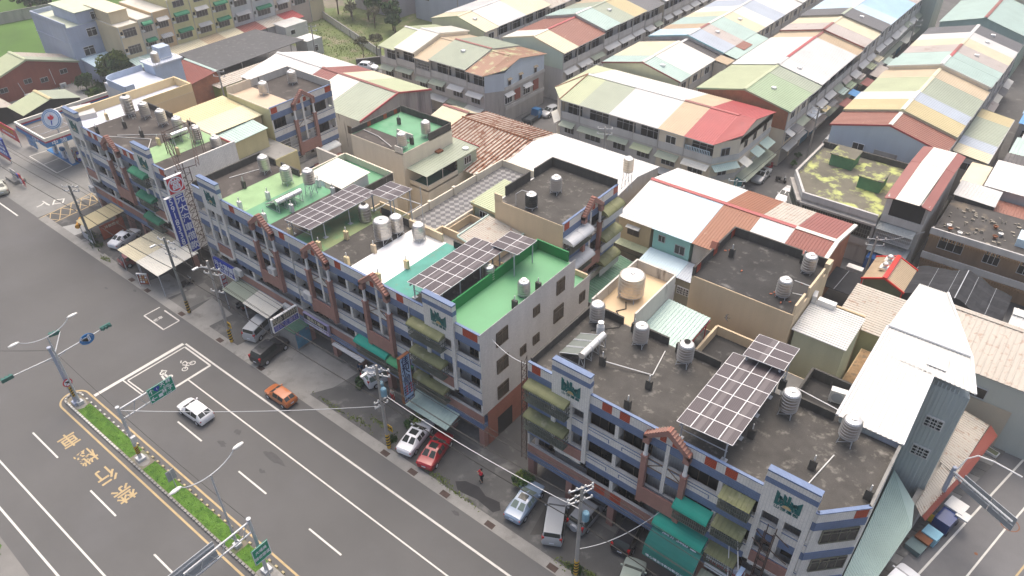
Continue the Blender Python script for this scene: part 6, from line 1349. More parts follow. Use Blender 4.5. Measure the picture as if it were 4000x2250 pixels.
K_ = [(71.2, 75.2, 'cream', 'cream', 0, 'yellowish cream roof with a pale yellow-green gable, top centre', dict(g0=pm('pale yellow-green ribbed wall', (.56, .58, .38), .7, .06, .5, streak=True), gcol='pgreen', vent=True, ridge='cream', wallm=PALEC, style='win')),
 (75.2, 79.5, 'white', 'white', .1, 'bright white roof behind the yellowish cream one, top centre', {}),
 (79.5, 83.6, 'lgrey', 'lgrey', .1, 'light grey roof behind the bright white one, top centre', {}),
 (83.6, 92, 'cream', 'wcream', .1, 'wide ivory roof at the top edge, top centre', {}), (92, 99, 'rusty', 'rusty', -.6, 'rust-striped low roof at the top edge beside the ivory roof', {})]
for y0, y1, cF, cB, dz, l, kw in K_: row_house(l, FK, y0, y1, 13.4, -6.6, 9, 10.6, cF, cB, GK, dz=dz, awn=None, pitch=.5, **kw)
FJ = fr_xp(20.6)
J = [(70.4, 75.6, 'browntile', 'browntile', -.1, 'dark red-brown roof over a pale blue ribbed gable wall, right', dict(g0=PBW, gcol='red', ridge='wcream')),
 (75.6, 80.2, 'yellow', 'yellow', .3, 'mustard yellow roof behind the red-brown one, right', dict(g0=PALEC, gcol='pgreen', ridge='wcream')),
 (80.2, 83.6, 'bluegrey', 'lgrey', .35, 'blue-grey roof behind the mustard yellow one, right', dict(ridge='white')),
 (83.6, 91.8, 'ggreen', 'pgreen', .0, 'wide sage green roof in the far right row', dict(ridge='cream')),  # one green roof, rear slope paler to paint its brighter lit side
 (91.8, 96.0, 'orange', 'orange', .05, 'peach roof behind the wide sage green one', dict(ridge='cream')),
 (96.0, 100.6, 'mint', 'mint', .75, 'raised pale aqua roof with a white edge, far right row', dict(g0=PALEC, gcol='white', ridge='white')),
 (100.6, 104.8, 'mint', 'mint', .3, 'dull aqua roof behind the raised one', dict(ridge='red')),
 (104.8, 109.2, 'pgrey', 'pgrey', .25, 'weathered pinkish tiled roof in the far right row', dict(ridge='maroon', vent=True)),
 (109.2, 113.2, 'cream', 'cream', .25, 'cream roof behind the weathered pinkish one', dict(ridge='cream')),
 (113.2, 117.0, 'white', 'white', .25, 'white roof before the last dark roof of the far right row', dict(vent=True)),
 (117.0, 121.8, 'dgrey', 'dgrey', .25, 'slate grey last roof of the far right row', dict(vent=True, ridge='lgrey'))]
for y0, y1, cF, cB, dz, l, kw in J: row_house(l, FJ, y0, y1, 14.8, -7.4, 9, 10.9, cF, cB, GJ, dz=dz, awn=None, pitch=.5, **kw)
t = bpy.data.objects[[o.name for o in bpy.data.objects if o.get('label', '').startswith('dark red-brown roof over')][0]]
FJg = fr_ym(70.33)
mb = MB(); mb.fbox(FJg, 5.85, 20.55, -.02, .06, 0, 5.9); mb.build('base_wall', GREYW, t)
mb = MB(); mb.fbox(FJg, 12.2, 15.3, .02, .09, 3.4, 6.9); mb.build('wall_patch', GREYW, t)
for x in (10.0, 18.6): window(t, FJg, x, 6.6, 1.5, 1.1, .06, 2, GLASS, WHITE)
# awnings and clutter along the lane between the long row and the far right row
for i, (y0, y1, c, z) in enumerate(((72.5, 75, 'dgrey', 5.2), (79.5, 82, 'bluegrey', 5.0), (84, 86.5, 'yellow', 4.6), (87, 90, 'dgrey', 4.4), (92, 95, 'mint', 4.8), (96, 99, 'green', 4.6), (101, 104, 'pgrey', 4.6), (107, 110, 'pgreen', 4.6), (111, 114, 'cream', 4.8), (90.5, 94.2, 'maroon', 3.3), (94.5, 97, 'dblue', 3.9), (101, 104.5, 'maroon', 3.6), (106, 112, 'pgrey', 3.7), (113.5, 117, 'mint', 3.7))):
    x0, x1 = (-.6, 1.0) if i < 9 else (1.0, 3.4)
    t = thing('lane_awning', ['%s lane awning above the %s', '%s canopy standing in the narrow lane, %s'][i >= 9] % (('slate', 'blue-grey', 'mustard', 'charcoal', 'pale aqua', 'green', 'dusty pink', 'moss green', 'cream', 'dark maroon', 'bright blue', 'rust maroon', 'beige', 'aqua')[i], ('blue shutters at its mouth', 'first doorway', 'second doorway', 'middle doorway', 'washing lines', 'parked scooters', 'bright blue canopy', 'upper doorways', 'far doorways', 'next to the bright blue one', 'on a white post', 'beyond the bright blue one', 'the longest of all', 'the farthest of all')[i]), 'awning', ((x0+x1)/2, y0, 0))
    mb = MB(); mb.corr((x0, y0, z+.4), (x0, y1, z+.4), (x1, y1, z), (x1, y0, z), .35, .03); mb.build('roof_sheet', RC[c], t)
    mb = MB(); [mb.tube((x1-.1, y, 0), (x1-.1, y, z), .04, n=4) for y in (y0+.1, y1-.1)]; mb.build('post', GALV, t) if i >= 9 else None
# lower roofs right of the far right row
GL = 'low roofs on the right of the far right row'
for y0, y1, c, l in ((77.2, 80.3, 'cream', 'low cream lean-to roof, nearest beside the far right row'), (80.4, 83.4, 'bluegrey', 'low blue-grey lean-to roof beside the mustard roof'), (83.5, 91.5, 'ggreen', 'wide low sage lean-to roof on the right'), (91.6, 95.0, 'yellow', 'low mustard lean-to roof beyond the wide sage one')):
    t = thing('lean_to', l, 'shed', (23, (y0+y1)/2, 0), 0, GL); mb = MB(); mb.corr((20.75, y0, 6.6), (20.75, y1, 6.6), (25.5, y1, 6.0), (25.5, y0, 6.0), .5, .04); mb.build('roof_sheet', RC[c], t); mb = MB(); mb.box(20.9, 25.3, y0+.02, y1-.02, 0, 5.9); mb.build('wall', GREYW, t)
    mb = MB(); mb.tube((25.5, y0, 5.95), (25.5, y1, 5.95), .08, n=5); mb.build('gutter', GREYL, t)
    window(t, fr_ym(y0+.02), 23.2, 4.8, 1.6, 1.0, .03, 2, GLASS, GREYP)
for x0, x1, y0, y1, z, c, l in ((26.2, 34, 94.2, 97.6, 6.0, 'dblue', 'strong blue roof at the right edge'), (26.0, 34, 97.7, 101.4, 6.3, 'blue', 'medium blue weathered roof beside the strong blue one'), (26.0, 34, 101.6, 107, 6.6, 'lgrey', 'pale grey roof beyond the two blue roofs, right edge'), (27, 33, 83, 88.5, 5.6, 'mint', 'pale mint low roof at the right edge'), (27, 34, 76.6, 80.4, 6.4, 'charcoal', 'dark tarred low roof at the right edge'), (27.5, 33, 89, 92.5, 5.4, 'lgrey', 'pale low roof cut by the right edge'), (28.5, 36, 108, 124, 8, 'pgreen', 'pale green roof at the right edge, upper')):
    t = thing('low_house', l, 'house', ((x0+x1)/2, (y0+y1)/2, 0)); mb = MB(); mb.corr((x0, y0, z), (x1, y0, z), (x1, y1, z+.5), (x0, y1, z+.5), .5, .04); mb.build('roof_sheet', RC[c], t); mb = MB(); mb.box(x0+.2, x1-.2, y0+.2, y1-.2, 0, z-.1); mb.build('wall', GREYW, t)
    window(t, fr_ym(y0+.2), x0+1.5, z-1.5, 1.3, 1.0, .03, 2, GLASS, GREYP)
# factory and white roofs at the top right
def gable_shed(label, x0, x1, y0, y1, ze, zr, c1, c2, wallm, ridge='maroon', along='y', xr=None, cat='building', name='metal_shed', pitch=.5, gcol=None, names=None, wallz=0):
    """single ridge building: ridge along Y (x0..x1 across) or along X"""
    t = thing(name, label, cat, ((x0+x1)/2, (y0+y1)/2, 0)); xr = xr if xr is not None else ((x0+x1)/2 if along == 'y' else (y0+y1)/2)
    if along == 'y':
        P = lambda a, b, z: Vector((a, b, z)); A0, A1, B0, B1 = x0, x1, y0, y1
    else:
        P = lambda a, b, z: Vector((b, a, z)); A0, A1, B0, B1 = y0, y1, x0, x1
    mb = MB(); mb.prism([P(A0+.2, B0+.2, wallz), P(A1-.2, B0+.2, wallz), P(A1-.2, B0+.2, ze-.05), P(xr, B0+.2, zr-.08), P(A0+.2, B0+.2, ze-.05)], P(0, B1-B0-.4, 0)); mb.build('wall', wallm, t)
    for nm, c, q in (('roof_sheet', c1, A0), ('roof_sheet', c2, A1)):
        mb = MB(); mb.corr(P(q, B0, ze), P(q, B1, ze), P(xr, B1, zr), P(xr, B0, zr), pitch, .045); mb.build(nm, RC[c], t)
    mb = MB(); mb.prism([P(xr+a, B0, zr+b) for a, b in ((-.3, .0), (0, .1), (.3, .0), (.3, .06), (0, .17), (-.3, .06))], P(0, B1-B0, 0)); mb.build('ridge_cap', RC[ridge], t)
    return t
gable_shed('large aqua-walled factory shed with a mint roof, top right', 5.6, 20.4, 129, 146, 8.5, 10.6, 'mint', 'mint', pm('aqua ribbed wall', (.28, .40, .38), .7, .12, .6, streak=True))
gable_shed('long white roofed hall behind the factory shed, top right corner', 8, 24, 147, 190, 9.5, 11, 'white', 'white', PALEC, 'white')
gable_shed('greenish grey tower house at the top edge above the blue roofs', -2.5, 2.0, 142, 150, 12, 13, 'ggreen', 'ggreen', pm('pale aqua ribbed wall', (.42, .48, .44), .7, .1, .6, streak=True))
# ---------------------------------------------------------------- second row: concrete houses, sheds, terraces
def block(label, x0, x1, y0, y1, z, wallm, roofm_, par=(), pz=.65, pm_=None, name='concrete_house', cat='house', cap=None, grp=None, z0=0):
    t = thing(name, label, cat, ((x0+x1)/2, (y0+y1)/2, z0), 0, grp)
    mb = MB(); mb.box(x0, x1, y0, y1, z0, z-.02); mb.build('wall', wallm, t)
    mb = MB(); mb.box(x0+.1, x1-.1, y0+.1, y1-.1, z-.06, z+.015); mb.build('roof_surface', roofm_, t)
    for a in par: parapet(t, a[0], a[1], a[2], a[3], z-.3, z+(a[4] if len(a) > 4 else pz), a[5] if len(a) > 5 else (pm_ or wallm))
    return t
# blue-striped houses facing the alleys
B1 = thing('shop_house', 'four storey house with blue stripes and white grilles, facing the left alley', 'house', (-57, 23.6, 0))
FB1 = fr_xp(-52.4)
facade(B1, FB1, 18.3, 28.9, 9.6, [], [23.55], [], 1, wins=[(20.0, 2.2), (26.9, 2.6)], pinkbase=False)
for a in (18.9, 28.2): mb = MB(); mb.fbox(FB1, a-.5, a+.5, -.1, .025, 13.06, 13.86); mb.build('vent_block', RED_BRK, B1)
patch(B1, -61.9, -52.6, 22.2, 28.7, ZR+.02, BROWNROOF, e=.012); patch(B1, -61.9, -52.6, 18.5, 22.196, ZR+.02, pm('pale tan roof paint', (.56, .44, .32), .8, .1, .4), e=.014)
for a in ((-62, -52.4, 28.75, 28.9), (-62, -61.85, 22.3, 28.8)): parapet(B1, *a, ZR, 14.5, DIRTYW)
parapet(B1, -62, -61.85, 18.3, 22.2, ZR, 14.6, PALEC); parapet(B1, -61.85, -52.6, 18.3, 18.42, ZR, 13.8, PALEC)
mb = MB(); mb.box(-62.05, -52.45, 18.24, 18.305, 0, 13.7); mb.build('side_wall', pm('pale olive wall', (.52, .50, .30), .85, .1, .4, streak=True), B1)
grille(B1, FB1, 18.6, 22.0, 7.5, 8.9, .12, WGRILLE, 0, pitch=.2); grille(B1, FB1, 23.8, 25.4, 7.5, 8.9, .12, WGRILLE, 0, pitch=.2); grille(B1, FB1, 18.6, 22.4, 4.4, 5.6, .12, WGRILLE, 0, pitch=.2)
awning(B1, FB1, 24.6, 28.2, 5.6, 5.1, 1.2, pm('pale awning sheet', (.62, .64, .62), .6), curved=True)
mb = MB(); mb.fbox(FB1, 23.6, 28.6, .02, 1.9, 2.6, 3.4); mb.build('balcony_box', P_TILE, B1)
for y in (4, ): pass
B2 = thing('shop_house', 'four storey blue-striped house with black roof parapets, facing the right alley', 'house', (-9, 23.7, 0))
FB2 = fr_xp(-4.5)
facade(B2, FB2, 18.5, 29.0, 9.0, [], [23.6], [], 1, wins=[(20.3, 2.4), (26.9, 2.6)], pinkbase=False)
for a in (19.1, 28.5): mb = MB(); mb.fbox(FB2, a-.45, a+.45, -.1, .025, 13.06, 13.86); mb.build('vent_block', RED_BRK, B2)
patch(B2, -13.3, -4.7, 18.7, 28.8, ZR+.02, DARKROOF, e=.012)
for a in ((-13.5, -4.6, 28.84, 29.0), (-13.5, -13.34, 25.4, 28.84), (-13.5, -13.34, 20.2, 24.6)): parapet(B2, *a, ZR, 14.55)
mb = MB(); mb.box(-13.52, -4.52, 18.44, 18.505, 0, 13.75); mb.build('side_wall', CREAM, B2); mb = MB(); mb.box(-13.55, -12.6, 18.44, 18.62, 13.7, 14.5); mb.build('parapet', CREAM, B2)
awning(B2, FB2, 18.5, 22.6, 12.3, 11.7, 1.3, GALV, curved=True); grille(B2, FB2, 18.6, 22.6, 10.5, 11.7, .9)
awning(B2, FB2, 18.9, 23, 9.0, 8.4, 1.3, GALV, curved=True); grille(B2, FB2, 19.0, 22.9, 7.2, 8.3, .9)
for z in (12.5, 9.2, 5.9): awning(B2, FB2, 25.3, 28.9, z, z-.6, 1.2, PLASTG, curved=True); mb = MB(); mb.fbox(FB2, 25.0, 29, .8, .85, z-1.9, z-1.0); mb.build('balcony_rail', GALV, B2)
B3 = block('isolated concrete house with a black roof and a tall cream side wall', 9.6, 19.4, 19.3, 28.2, ZR, CREAM, BLKROOF)
for a in ((9.6, 9.78, 19.3, 28.2, ), (9.78, 16.6, 28.02, 28.2), (16.9, 19.2, 28.02, 28.2)): parapet(B3, *a, ZR-.1, 14.35)
for a in ((19.22, 19.4, 19.4, 21.6), (19.22, 19.4, 22.6, 26.4), (19.05, 19.5, 27.2, 28.25)): parapet(B3, *a, ZR-.1, 14.4, CREAM)
for y in (20.2, 23.7, 27.6): mb = MB(); mb.box(9.57, 9.6, y-.4, y+.4, 13.45, 14.2); mb.box(9.78, 9.8, y-.4, y+.4, 13.45, 14.25); mb.build('vent_block', RED_BRK, B3)
mb = MB(); mb.hexa([(9.3, 23.2, 14.3), (9.9, 23.2, 14.3), (9.9, 24.2, 14.3), (9.3, 24.2, 14.3), (9.3, 23.6, 14.9), (9.9, 23.6, 14.9), (9.9, 23.8, 14.9), (9.3, 23.8, 14.9)]); mb.build('arch_cap', TERRA, B3)
for x, y, m in ((11.2, 24.3, BLACKW), (17.0, 27.4, BLACKW)): shaft(B3, x, y, m)
mb = MB(); mb.path([(18.2, 21.8, 13.8), (19.2, 21.5, 14.2)], .04); mb.path([(17.9, 22.6, 14.6), (19.3, 22.9, 14.4)], .04); mb.build('water_pipe', PLASW, B3)
for i, (x, y) in enumerate(((16.8, 21.4), (17.0, 21.1), (17.2, 21.6), (16.6, 21.0), (17.6, 27.0), (17.4, 26.6), (13, 22.7), (18.2, 24.2), (18.4, 20.9), (10.6, 25.2), (10.3, 24.9), (17.8, 20.3))):
    o = inst('brick', 'lbrick', lambda mb: mb.box(-.12, .12, -.06, .06, 0, .08), pm('loose brick', (.36, .12, .07), .9, .2, 3), None, (x, y, ZR+.017), i*1.3); tag(o, 'loose red brick lying on the isolated black roof', 'brick', 'loose bricks on the black roof')
t = block('mint ribbed metal cabin with a near-white roof against the isolated house', 19.7, 24.1, 19.7, 24.2, 11.8, pm('mint ribbed wall', (.47, .50, .37), .7, .08, .5, streak=True), RC['lgrey'], name='metal_cabin', cat='shed')
mb = MB(); mb.corr((19.5, 24.4, 12.15), (19.5, 19.4, 11.85), (24.25, 19.4, 11.85), (24.25, 24.4, 12.15), .3, .05); mb.build('roof_sheet', RC['lgrey'], t)
mb = MB(); mb.box(20.0, 21.6, 23.8, 24.4, 12.1, 12.7); mb.build('roof_box', WHITE, t)
ac('air conditioner on the corner of the mint cabin roof', 19.6, 24.3, 12.15, R_(100), 1.2)
t = block('low cream house with rust-streaked roof behind the mint cabin', 21.2, 26.3, 28.9, 35.2, 7.6, pm('mint lower wall', (.45, .46, .28), .8, .1, .4, streak=True), RC['rusty'], name='low_house')
mb = MB(); mb.corr((21.0, 35.4, 8.2), (21.0, 28.6, 7.75), (26.6, 28.6, 7.75), (26.6, 35.4, 8.2), .36, .05); mb.build('roof_sheet', RC['rusty'], t)
for z in (6.4, 3.6): awning(t, fr_ym(28.9), 22.0, 23.2, z, z-.5, .8, pm('teal hood', (.10, .26, .28), .7), curved=True)
t = block('cream garden wall with iron brackets between the isolated house and the rusty roof', 19.6, 23.6, 28.5, 28.75, 9.4, CREAM, CREAM, name='garden_wall', cat='wall')
t = block('narrow tan alley house with rubble beside the mint cabin', 24.3, 26.4, 14.5, 28, 6.2, pm('ochre plaster', (.46, .34, .2), .9, .15, .5), pm('rubble roof', (.30, .20, .11), .95, .3, 1.5, dirt=(.16, .12, .08), dsc=2, dth=.5))
# tall white corrugated house
t = thing('metal_house', 'tall house with a big white ribbed roof and grey ribbed wall, right', 'house', (29.5, 17, 0))
GRW = pm('grey ribbed wall', (.50, .55, .54), .65, .05, .4, streak=True)
mb = MB(); mb.prism([(26.75, 9.42, 0), (31.0, 9.42, 0), (31.0, 16.9, 0), (33.75, 16.9, 0), (32.5, 21.5, 0), (29.1, 28.5, 0), (26.75, 28.5, 0)], (0, 0, 14.05)); mb.build('wall', GRW, t)
mb = MB(); mb.corr((31.05, 16.86, .0), (33.75, 16.86, .0), (33.75, 16.86, 14.0), (31.05, 16.86, 14.0), .34, .04, .02)
for k in range(9): x = 31.15+k*.3; mb.box(x-.03, x+.03, 16.78, 16.84, 2.2, 14.6)
mb.build('ribbed_wall', GRW, t)
for z in (10.6, 7.3): window(t, fr_ym(16.86), 32.3, z, 1.25, 1.0, .06, 3, GLASS, WHITE); grille(t, fr_ym(16.86), 31.7, 32.9, z-.5, z+.5, .14, WGRILLE, .05, pitch=.3)
zf = lambda y: 14.15+(y-9.2)*.10
WR = pm('ribbed roof bright white', (.60, .60, .57), .5, .06, .3, dirt=(.52, .40, .28), dsc=1.1, dth=.72)
mb = MB(); mb.corr((26.55, 9.1, zf(9.1)), (31.1, 9.1, zf(9.1)), (30.9, 17, zf(17)), (26.55, 17, zf(17)), .34, .05); mb.build('roof_sheet', WR, t)
mb = MB(); mb.corr((26.55, 17.0, zf(17)), (33.9, 16.6, zf(16.6)), (32.7, 20.2, zf(20.2)), (26.55, 20.2, zf(20.2)), .34, .05); mb.build('roof_sheet', WR, t)
mb = MB(); mb.corr((26.55, 20.2, zf(20.2)+.1), (32.75, 20.2, zf(20.2)+.1), (29.2, 28.0, zf(20.2)-.1), (26.9, 28.0, zf(20.2)-.1), .34, .05); mb.build('roof_sheet', WR, t)
mb = MB(); mb.box(26.5, 26.62, 9.1, 17, zf(9.1)-.1, zf(9.1)+.25) if False else mb.tube((26.5, 9.1, zf(9.1)+.03), (26.5, 20.2, zf(20.2)+.03), .12, n=5); mb.tube((31.12, 9.1, zf(9.1)), (30.95, 17, zf(17)), .1, n=5); mb.tube((33.92, 16.6, zf(16.6)), (32.75, 20.2, zf(20.2)+.1), .12, n=5); mb.tube((26.5, 20.2, zf(20.2)+.12), (32.75, 20.2, zf(20.2)+.12), .1, n=5); mb.tube((32.75, 20.2, zf(20.2)+.1), (29.2, 28, zf(20.2)), .1, n=5); mb.build('ridge_cap', WHITE, t)
mb = MB(); mb.prism([(30.2, 17.6, zf(17.6)+.08), (31.6, 17.6, zf(17.6)+.08), (31.5, 18.9, zf(18.9)+.08), (30.2, 18.9, zf(18.9)+.08)], (0, 0, .04)); mb.build('roof_patch', RC['lgrey'], t)
mb = MB(); mb.corr((26.7, 9.4, 13.4), (31, 9.4, 13.4), (31, 9.4, 14.1), (26.7, 9.4, 14.1), .4, .03, .02); mb.build('front_wall', GRW, t); mb = MB(); mb.box(29.6, 30.9, 9.32, 9.39, 13.42, 14.1); mb.build('door', pm('pale blue door', (.46, .50, .58), .6), t)
t = thing('lean_to', 'pale blue-green ribbed lean-to roof beside the corner building, lower right', 'shed', (32.6, 9.5, 0))
mb = MB(); mb.corr((31.2, 16.6, 4.4), (31.2, 1.0, 4.0), (32.6, 1.0, 3.7), (34.0, 12.2, 3.7), .3, .04); mb.quad((31.2, 16.6, 4.35), (34.0, 12.2, 3.66), (33.5, 14.6, 3.8)); mb.build('roof_sheet', RC['mint'], t)
mb = MB(); mb.prism([(31.25, 1.2, 0), (32.4, 1.2, 0), (33.8, 12, 0), (33.3, 14.5, 0), (31.25, 16.4, 0)], (0, 0, 3.6)); mb.build('wall', GREYW, t)
t = thing('street_awning', 'rust-streaked low roof with a dark maroon edge along the right-hand pavement', 'awning', (35.4, 21, 0))
mb = MB(); mb.corr((33.6, 14.6, 3.75), (34.2, 20.2, 3.9), (35.6, 19.6, 3.5), (34.3, 14.0, 3.4), .3, .04); mb.corr((34.0, 20.3, 3.95), (34.2, 27.8, 4.1), (36.4, 27.8, 3.6), (35.5, 20.0, 3.5), .3, .04); mb.build('roof_sheet', RC['rusty'], t)
mb = MB(); mb.prism([(35.5, 20.0, 3.5), (36.5, 27.9, 3.6), (37.3, 27.2, 3.3), (36.0, 19.6, 3.2)], (0, 0, .05)); mb.prism([(34.35, 14.0, 3.4), (35.5, 19.9, 3.5), (35.9, 19.6, 3.2), (34.7, 14.0, 3.1)], (0, 0, .05)); mb.build('edge_sheet', RC['dred'], t)
mb = MB(); mb.prism([(33.2, 15, 0), (34.1, 14.6, 0), (35.6, 27.6, 0), (34, 28, 0)], (0, 0, 3.4)); mb.build('wall', GREYW, t)
t = gable_shed('long house with a rust-striped roof and beige and mint front, right edge', 29.6, 42, 29.3, 37.5, 7.4, 8.6, 'rusty', 'mint', pm('pale mint front', (.52, .55, .50), .8, .06, .4, streak=True), 'rusty', along='x', xr=36.6)
mb = MB(); mb.fbox(fr_ym(29.47), 30.5, 37.6, .0, .04, 0, 4.6); mb.build('lower_wall', pm('beige plaster', (.55, .48, .37), .9, .06, .4), t); window(t, fr_ym(29.47), 34.2, 5.4, 1.9, 1.1, .05, 2, GLASS, GREYP)
gable_shed('white ribbed roofed hall at the right edge beyond the shade net', 34.6, 46, 38, 44, 6.2, 7.4, 'white', 'white', GREYL, 'white', along='x')
# items on the right-hand pavement
t = thing('roadside_cabinet', 'dark blue roadside cabinet with a white top and wheels, right-hand pavement', 'cabinet', (36.2, 17.4, 0), R_(-13))
mb = MB(); mb.box(-.7, .6, -1.1, 1.2, .25, 1.5); mb.build('body', carpaint('cabinet blue', (.01, .035, .16)), t); mb = MB(); mb.box(-.8, .7, .6, 2.0, 1.5, 1.7); mb.box(.3, 1.3, .3, 1.2, 1.5, 1.65); mb.build('top', PLASW, t); mb = MB(); [mb.tube((sx, y, .25), (sx+.02, y, .25), .25, n=10) for sx in (-.75, .65) for y in (-.8, .9)]; mb.build('wheel', RUBBER, t)
for x, y, dx, dy, h, m, l in ((35.6, 15.2, .6, .5, 1.0, pm('crate light blue', (.28, .55, .68), .6), 'pale blue crate stacked by the pavement cabinet'), (35.2, 14.4, .55, .4, .85, RUSTM, 'rust-brown box beside the pale blue crate'), (34.9, 13.5, .6, .55, .6, pm('bin grey green', (.16, .23, .23), .7), 'grey-green lidded bin at the pavement edge')):
    o = thing('storage_box', l, 'box', (x, y, .05), R_(-14)); mb = MB(); mb.box(-dx, dx, -dy, dy, 0, h*.85); mb.build('body', m, o); mb = MB(); mb.box(-dx-.05, dx+.05, -dy-.05, dy+.05, h*.85, h); mb.build('lid', m, o)
t = thing('planter', 'white planter tray on the right-hand pavement near the maroon edge', 'planter', (37.6, 28.5, .05), R_(-14)); mb = MB(); mb.box(-.6, .6, -.35, .35, 0, .3); mb.build('tray', PLASW, t); mb = MB(); mb.box(-.52, .52, -.28, .28, .3, .32); mb.build('soil', EARTH, t)
# terraces behind the middle block
t = block('cream flat house with green floor and black parapets behind the left alley', -42.6, -32.9, 23.4, 32.8, 11.15, PALEC, GRN, name='concrete_house')
for a in ((-42.6, -42.42, 23.6, 32.6, .75, BLACKW), (-42.4, -33, 32.62, 32.8, .95, BLACKW), (-33.1, -32.9, 28.4, 32.6, .9, BLACKW), (-37.5, -34.6, 27.0, 27.2, .8, DIRTYW), (-34.2, -32.9, 23.4, 23.58, .8, DIRTYW)): parapet(t, *a[:4], 11.0, 11.15+a[4], a[5])
patch(t, -42.3, -34.4, 23.5, 26.4, 11.17, BROWNROOF, e=.012)
for y in (26.6, 29.6, 31.6): mb = MB(); mb.box(-42.42, -42.39, y-.3, y+.3, 11.2, 11.85); mb.build('vent_block', RED_BRK, t)
shaft(t, -39.6, 29.5, BLACKW, 11.15); shaft(t, -33.9, 26.2, BLACKW, 11.15)
mb = MB(); mb.path([(-42, 25.2, 11.3), (-39, 25.0, 11.3), (-36.4, 24.2, 11.3), (-35, 23.6, 11.5)], .06); mb.build('hose', GREYL, t)
t = block('cream house with a green ribbed porch roof and dark green terrace', -34.0, -29.6, 24.2, 33.9, 6.6, PALEC, pm('dark green floor', (.03, .13, .10), .6, .15, .4))
for a in ((-34.0, -29.6, 24.2, 24.36), (-29.76, -29.6, 24.36, 30.0)): parapet(t, *a, 6.4, 7.2, PALEC)
mb = MB(); mb.corr((-34.2, 23.9, 9.0), (-34.2, 34.2, 9.15), (-29.3, 34.2, 9.0), (-29.3, 23.9, 8.85), .32, .04); mb.build('roof_sheet', RC['ggreen'], t)
mb = MB(); mb.box(-34.2, -29.25, 34.1, 34.2, 9.0, 9.2); mb.box(-34.25, -34.1, 23.9, 34.2, 9.02, 9.24); mb.build('roof_edge', RC['red'], t)
mb = MB(); mb.box(-29.75, -29.62, 30.0, 33.9, 6.6, 8.9); mb.build('ribbed_wall', pm('green ribbed wall', (.36, .42, .32), .7, .08, .5, streak=True), t); window(t, fr_xp(-29.62), 32, 7.9, 1.3, 1.0, .02, 3, GLASS, WHITE)
mb = MB(); mb.tube((-29.75, 24.3, 6.6), (-29.75, 24.3, 8.8), .06, n=5); mb.tube((-29.72, 27.2, 6.6), (-29.72, 27.2, 8.85), .06, n=5); mb.build('post', GREYL, t)
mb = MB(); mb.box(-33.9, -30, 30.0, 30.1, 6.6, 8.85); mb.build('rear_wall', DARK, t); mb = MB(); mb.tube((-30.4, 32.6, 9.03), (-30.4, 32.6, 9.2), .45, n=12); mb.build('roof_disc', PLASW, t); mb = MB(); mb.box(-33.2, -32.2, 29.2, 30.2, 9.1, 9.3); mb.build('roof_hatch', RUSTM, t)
for y, z in ((26.3, 3.6), (30.4, 3.9)): window(t, fr_xp(-29.6), y-.6, z-.6, 1.0, 1.1, .02, 2, GLASSB, PALEC); awning(t, fr_xp(-29.6), y-1, y+2.4, z+.6, z+.1, 1.0, pm('green tin hood', (.14, .27, .16), .7))
t = block('long terrace with a grey diamond-checked floor between cream walls', -22.4, -17.2, 14.2, 30.6, 9.9, PALEC, CONC, name='roof_terrace', cat='terrace')
for a in ((-22.4, -22.22, 14.2, 30.6, .95), (-17.4, -17.2, 14.2, 19.8, 1.0), (-22.2, -17.3, 30.42, 30.6, .9)): parapet(t, *a[:4], 9.8, 9.9+a[4], PALEC)
for y in (17.2, 21.4, 25.6): parapet(t, -22.5, -22.1, y-.22, y+.22, 9.8, 11.0, PALEC, name='pier')
CKD = pm('dark check tile', (.13, .13, .135), .8, .2, 2); CKL = pm('light check tile', (.27, .265, .26), .8, .2, 2)
for i in range(6):
    for j in range(20):
        x, y = -21.8+i*.8, 14.7+j*.8
        if x < -17.6 and y < 30.2 and (y < 19.8 or x < -17.9): inst('tile', 'ctile', lambda mb: mb.prism([(-.39, 0, 0), (0, -.39, 0), (.39, 0, 0), (0, .39, 0)], (0, 0, .02)), CKD, t, (x, y, 9.915)); 
        if i < 5 and j < 19 and (i*20+j) % 1 == 0: inst('tile', 'ctile2', lambda mb: mb.prism([(-.39, 0, 0), (0, -.39, 0), (.39, 0, 0), (0, .39, 0)], (0, 0, .016)), CKL, t, (x+.4, y+.4, 9.915))
t = block('cream terrace with a green floor and tall steel post frame, behind the left solar canopy', -27.3, -22.45, 9.4, 14.2, 9.5, PALEC, GRN, name='roof_terrace', cat='terrace')
for a in ((-27.3, -22.5, 14.02, 14.2, 1.1), (-27.3, -27.12, 9.5, 14, .9)): parapet(t, *a[:4], 9.4, 9.5+a[4], CREAM)
mb = MB(); [mb.tube(p, q, .045, n=4) for p, q in (((-22.6, 9.3, 13.4), (-22.6, 12.9, 13.4)), ((-22.6, 12.9, 13.4), (-19.5, 13.2, 13.4)), ((-19.4, 13.2, 9.6), (-19.4, 13.2, 15.6)), ((-19.4, 13.2, 13.4), (-19.4, 9.6, 13.4)))]; mb.build('post_frame', GALV, t)
for x, y, s in ((-25.6, 13.2, .4), (-25.0, 13.0, .3), (-26.2, 13.3, .28)):
    o = thing('clay_jar', 'brown clay jar on the green cream-walled terrace, %s of the group' % {.4: 'tallest', .3: 'middle', .28: 'smallest'}[s], 'jar', (x, y, 9.52)); mb = MB(); mb.lathe([(s*.5, 0), (s, s), (s*.9, s*1.7), (s*.5, s*2.2), (s*.6, s*2.4)], x, y, 9.52, 12); mb.build('jar_body', pm('clay glaze', (.17, .07, .035), .4, .2, 3), o, smooth=True)
t = block('small concrete annexe between the check terrace and the white painted roof', -22.3, -13.2, 9.4, 14.1, 10.2, PALEC, CONC)
for a in ((-17.4, -13.3, 13.9, 14.1, .9), (-17.4, -17.2, 9.5, 13.8, 1.0)): parapet(t, *a[:4], 10.0, 10.2+a[4], CREAM)
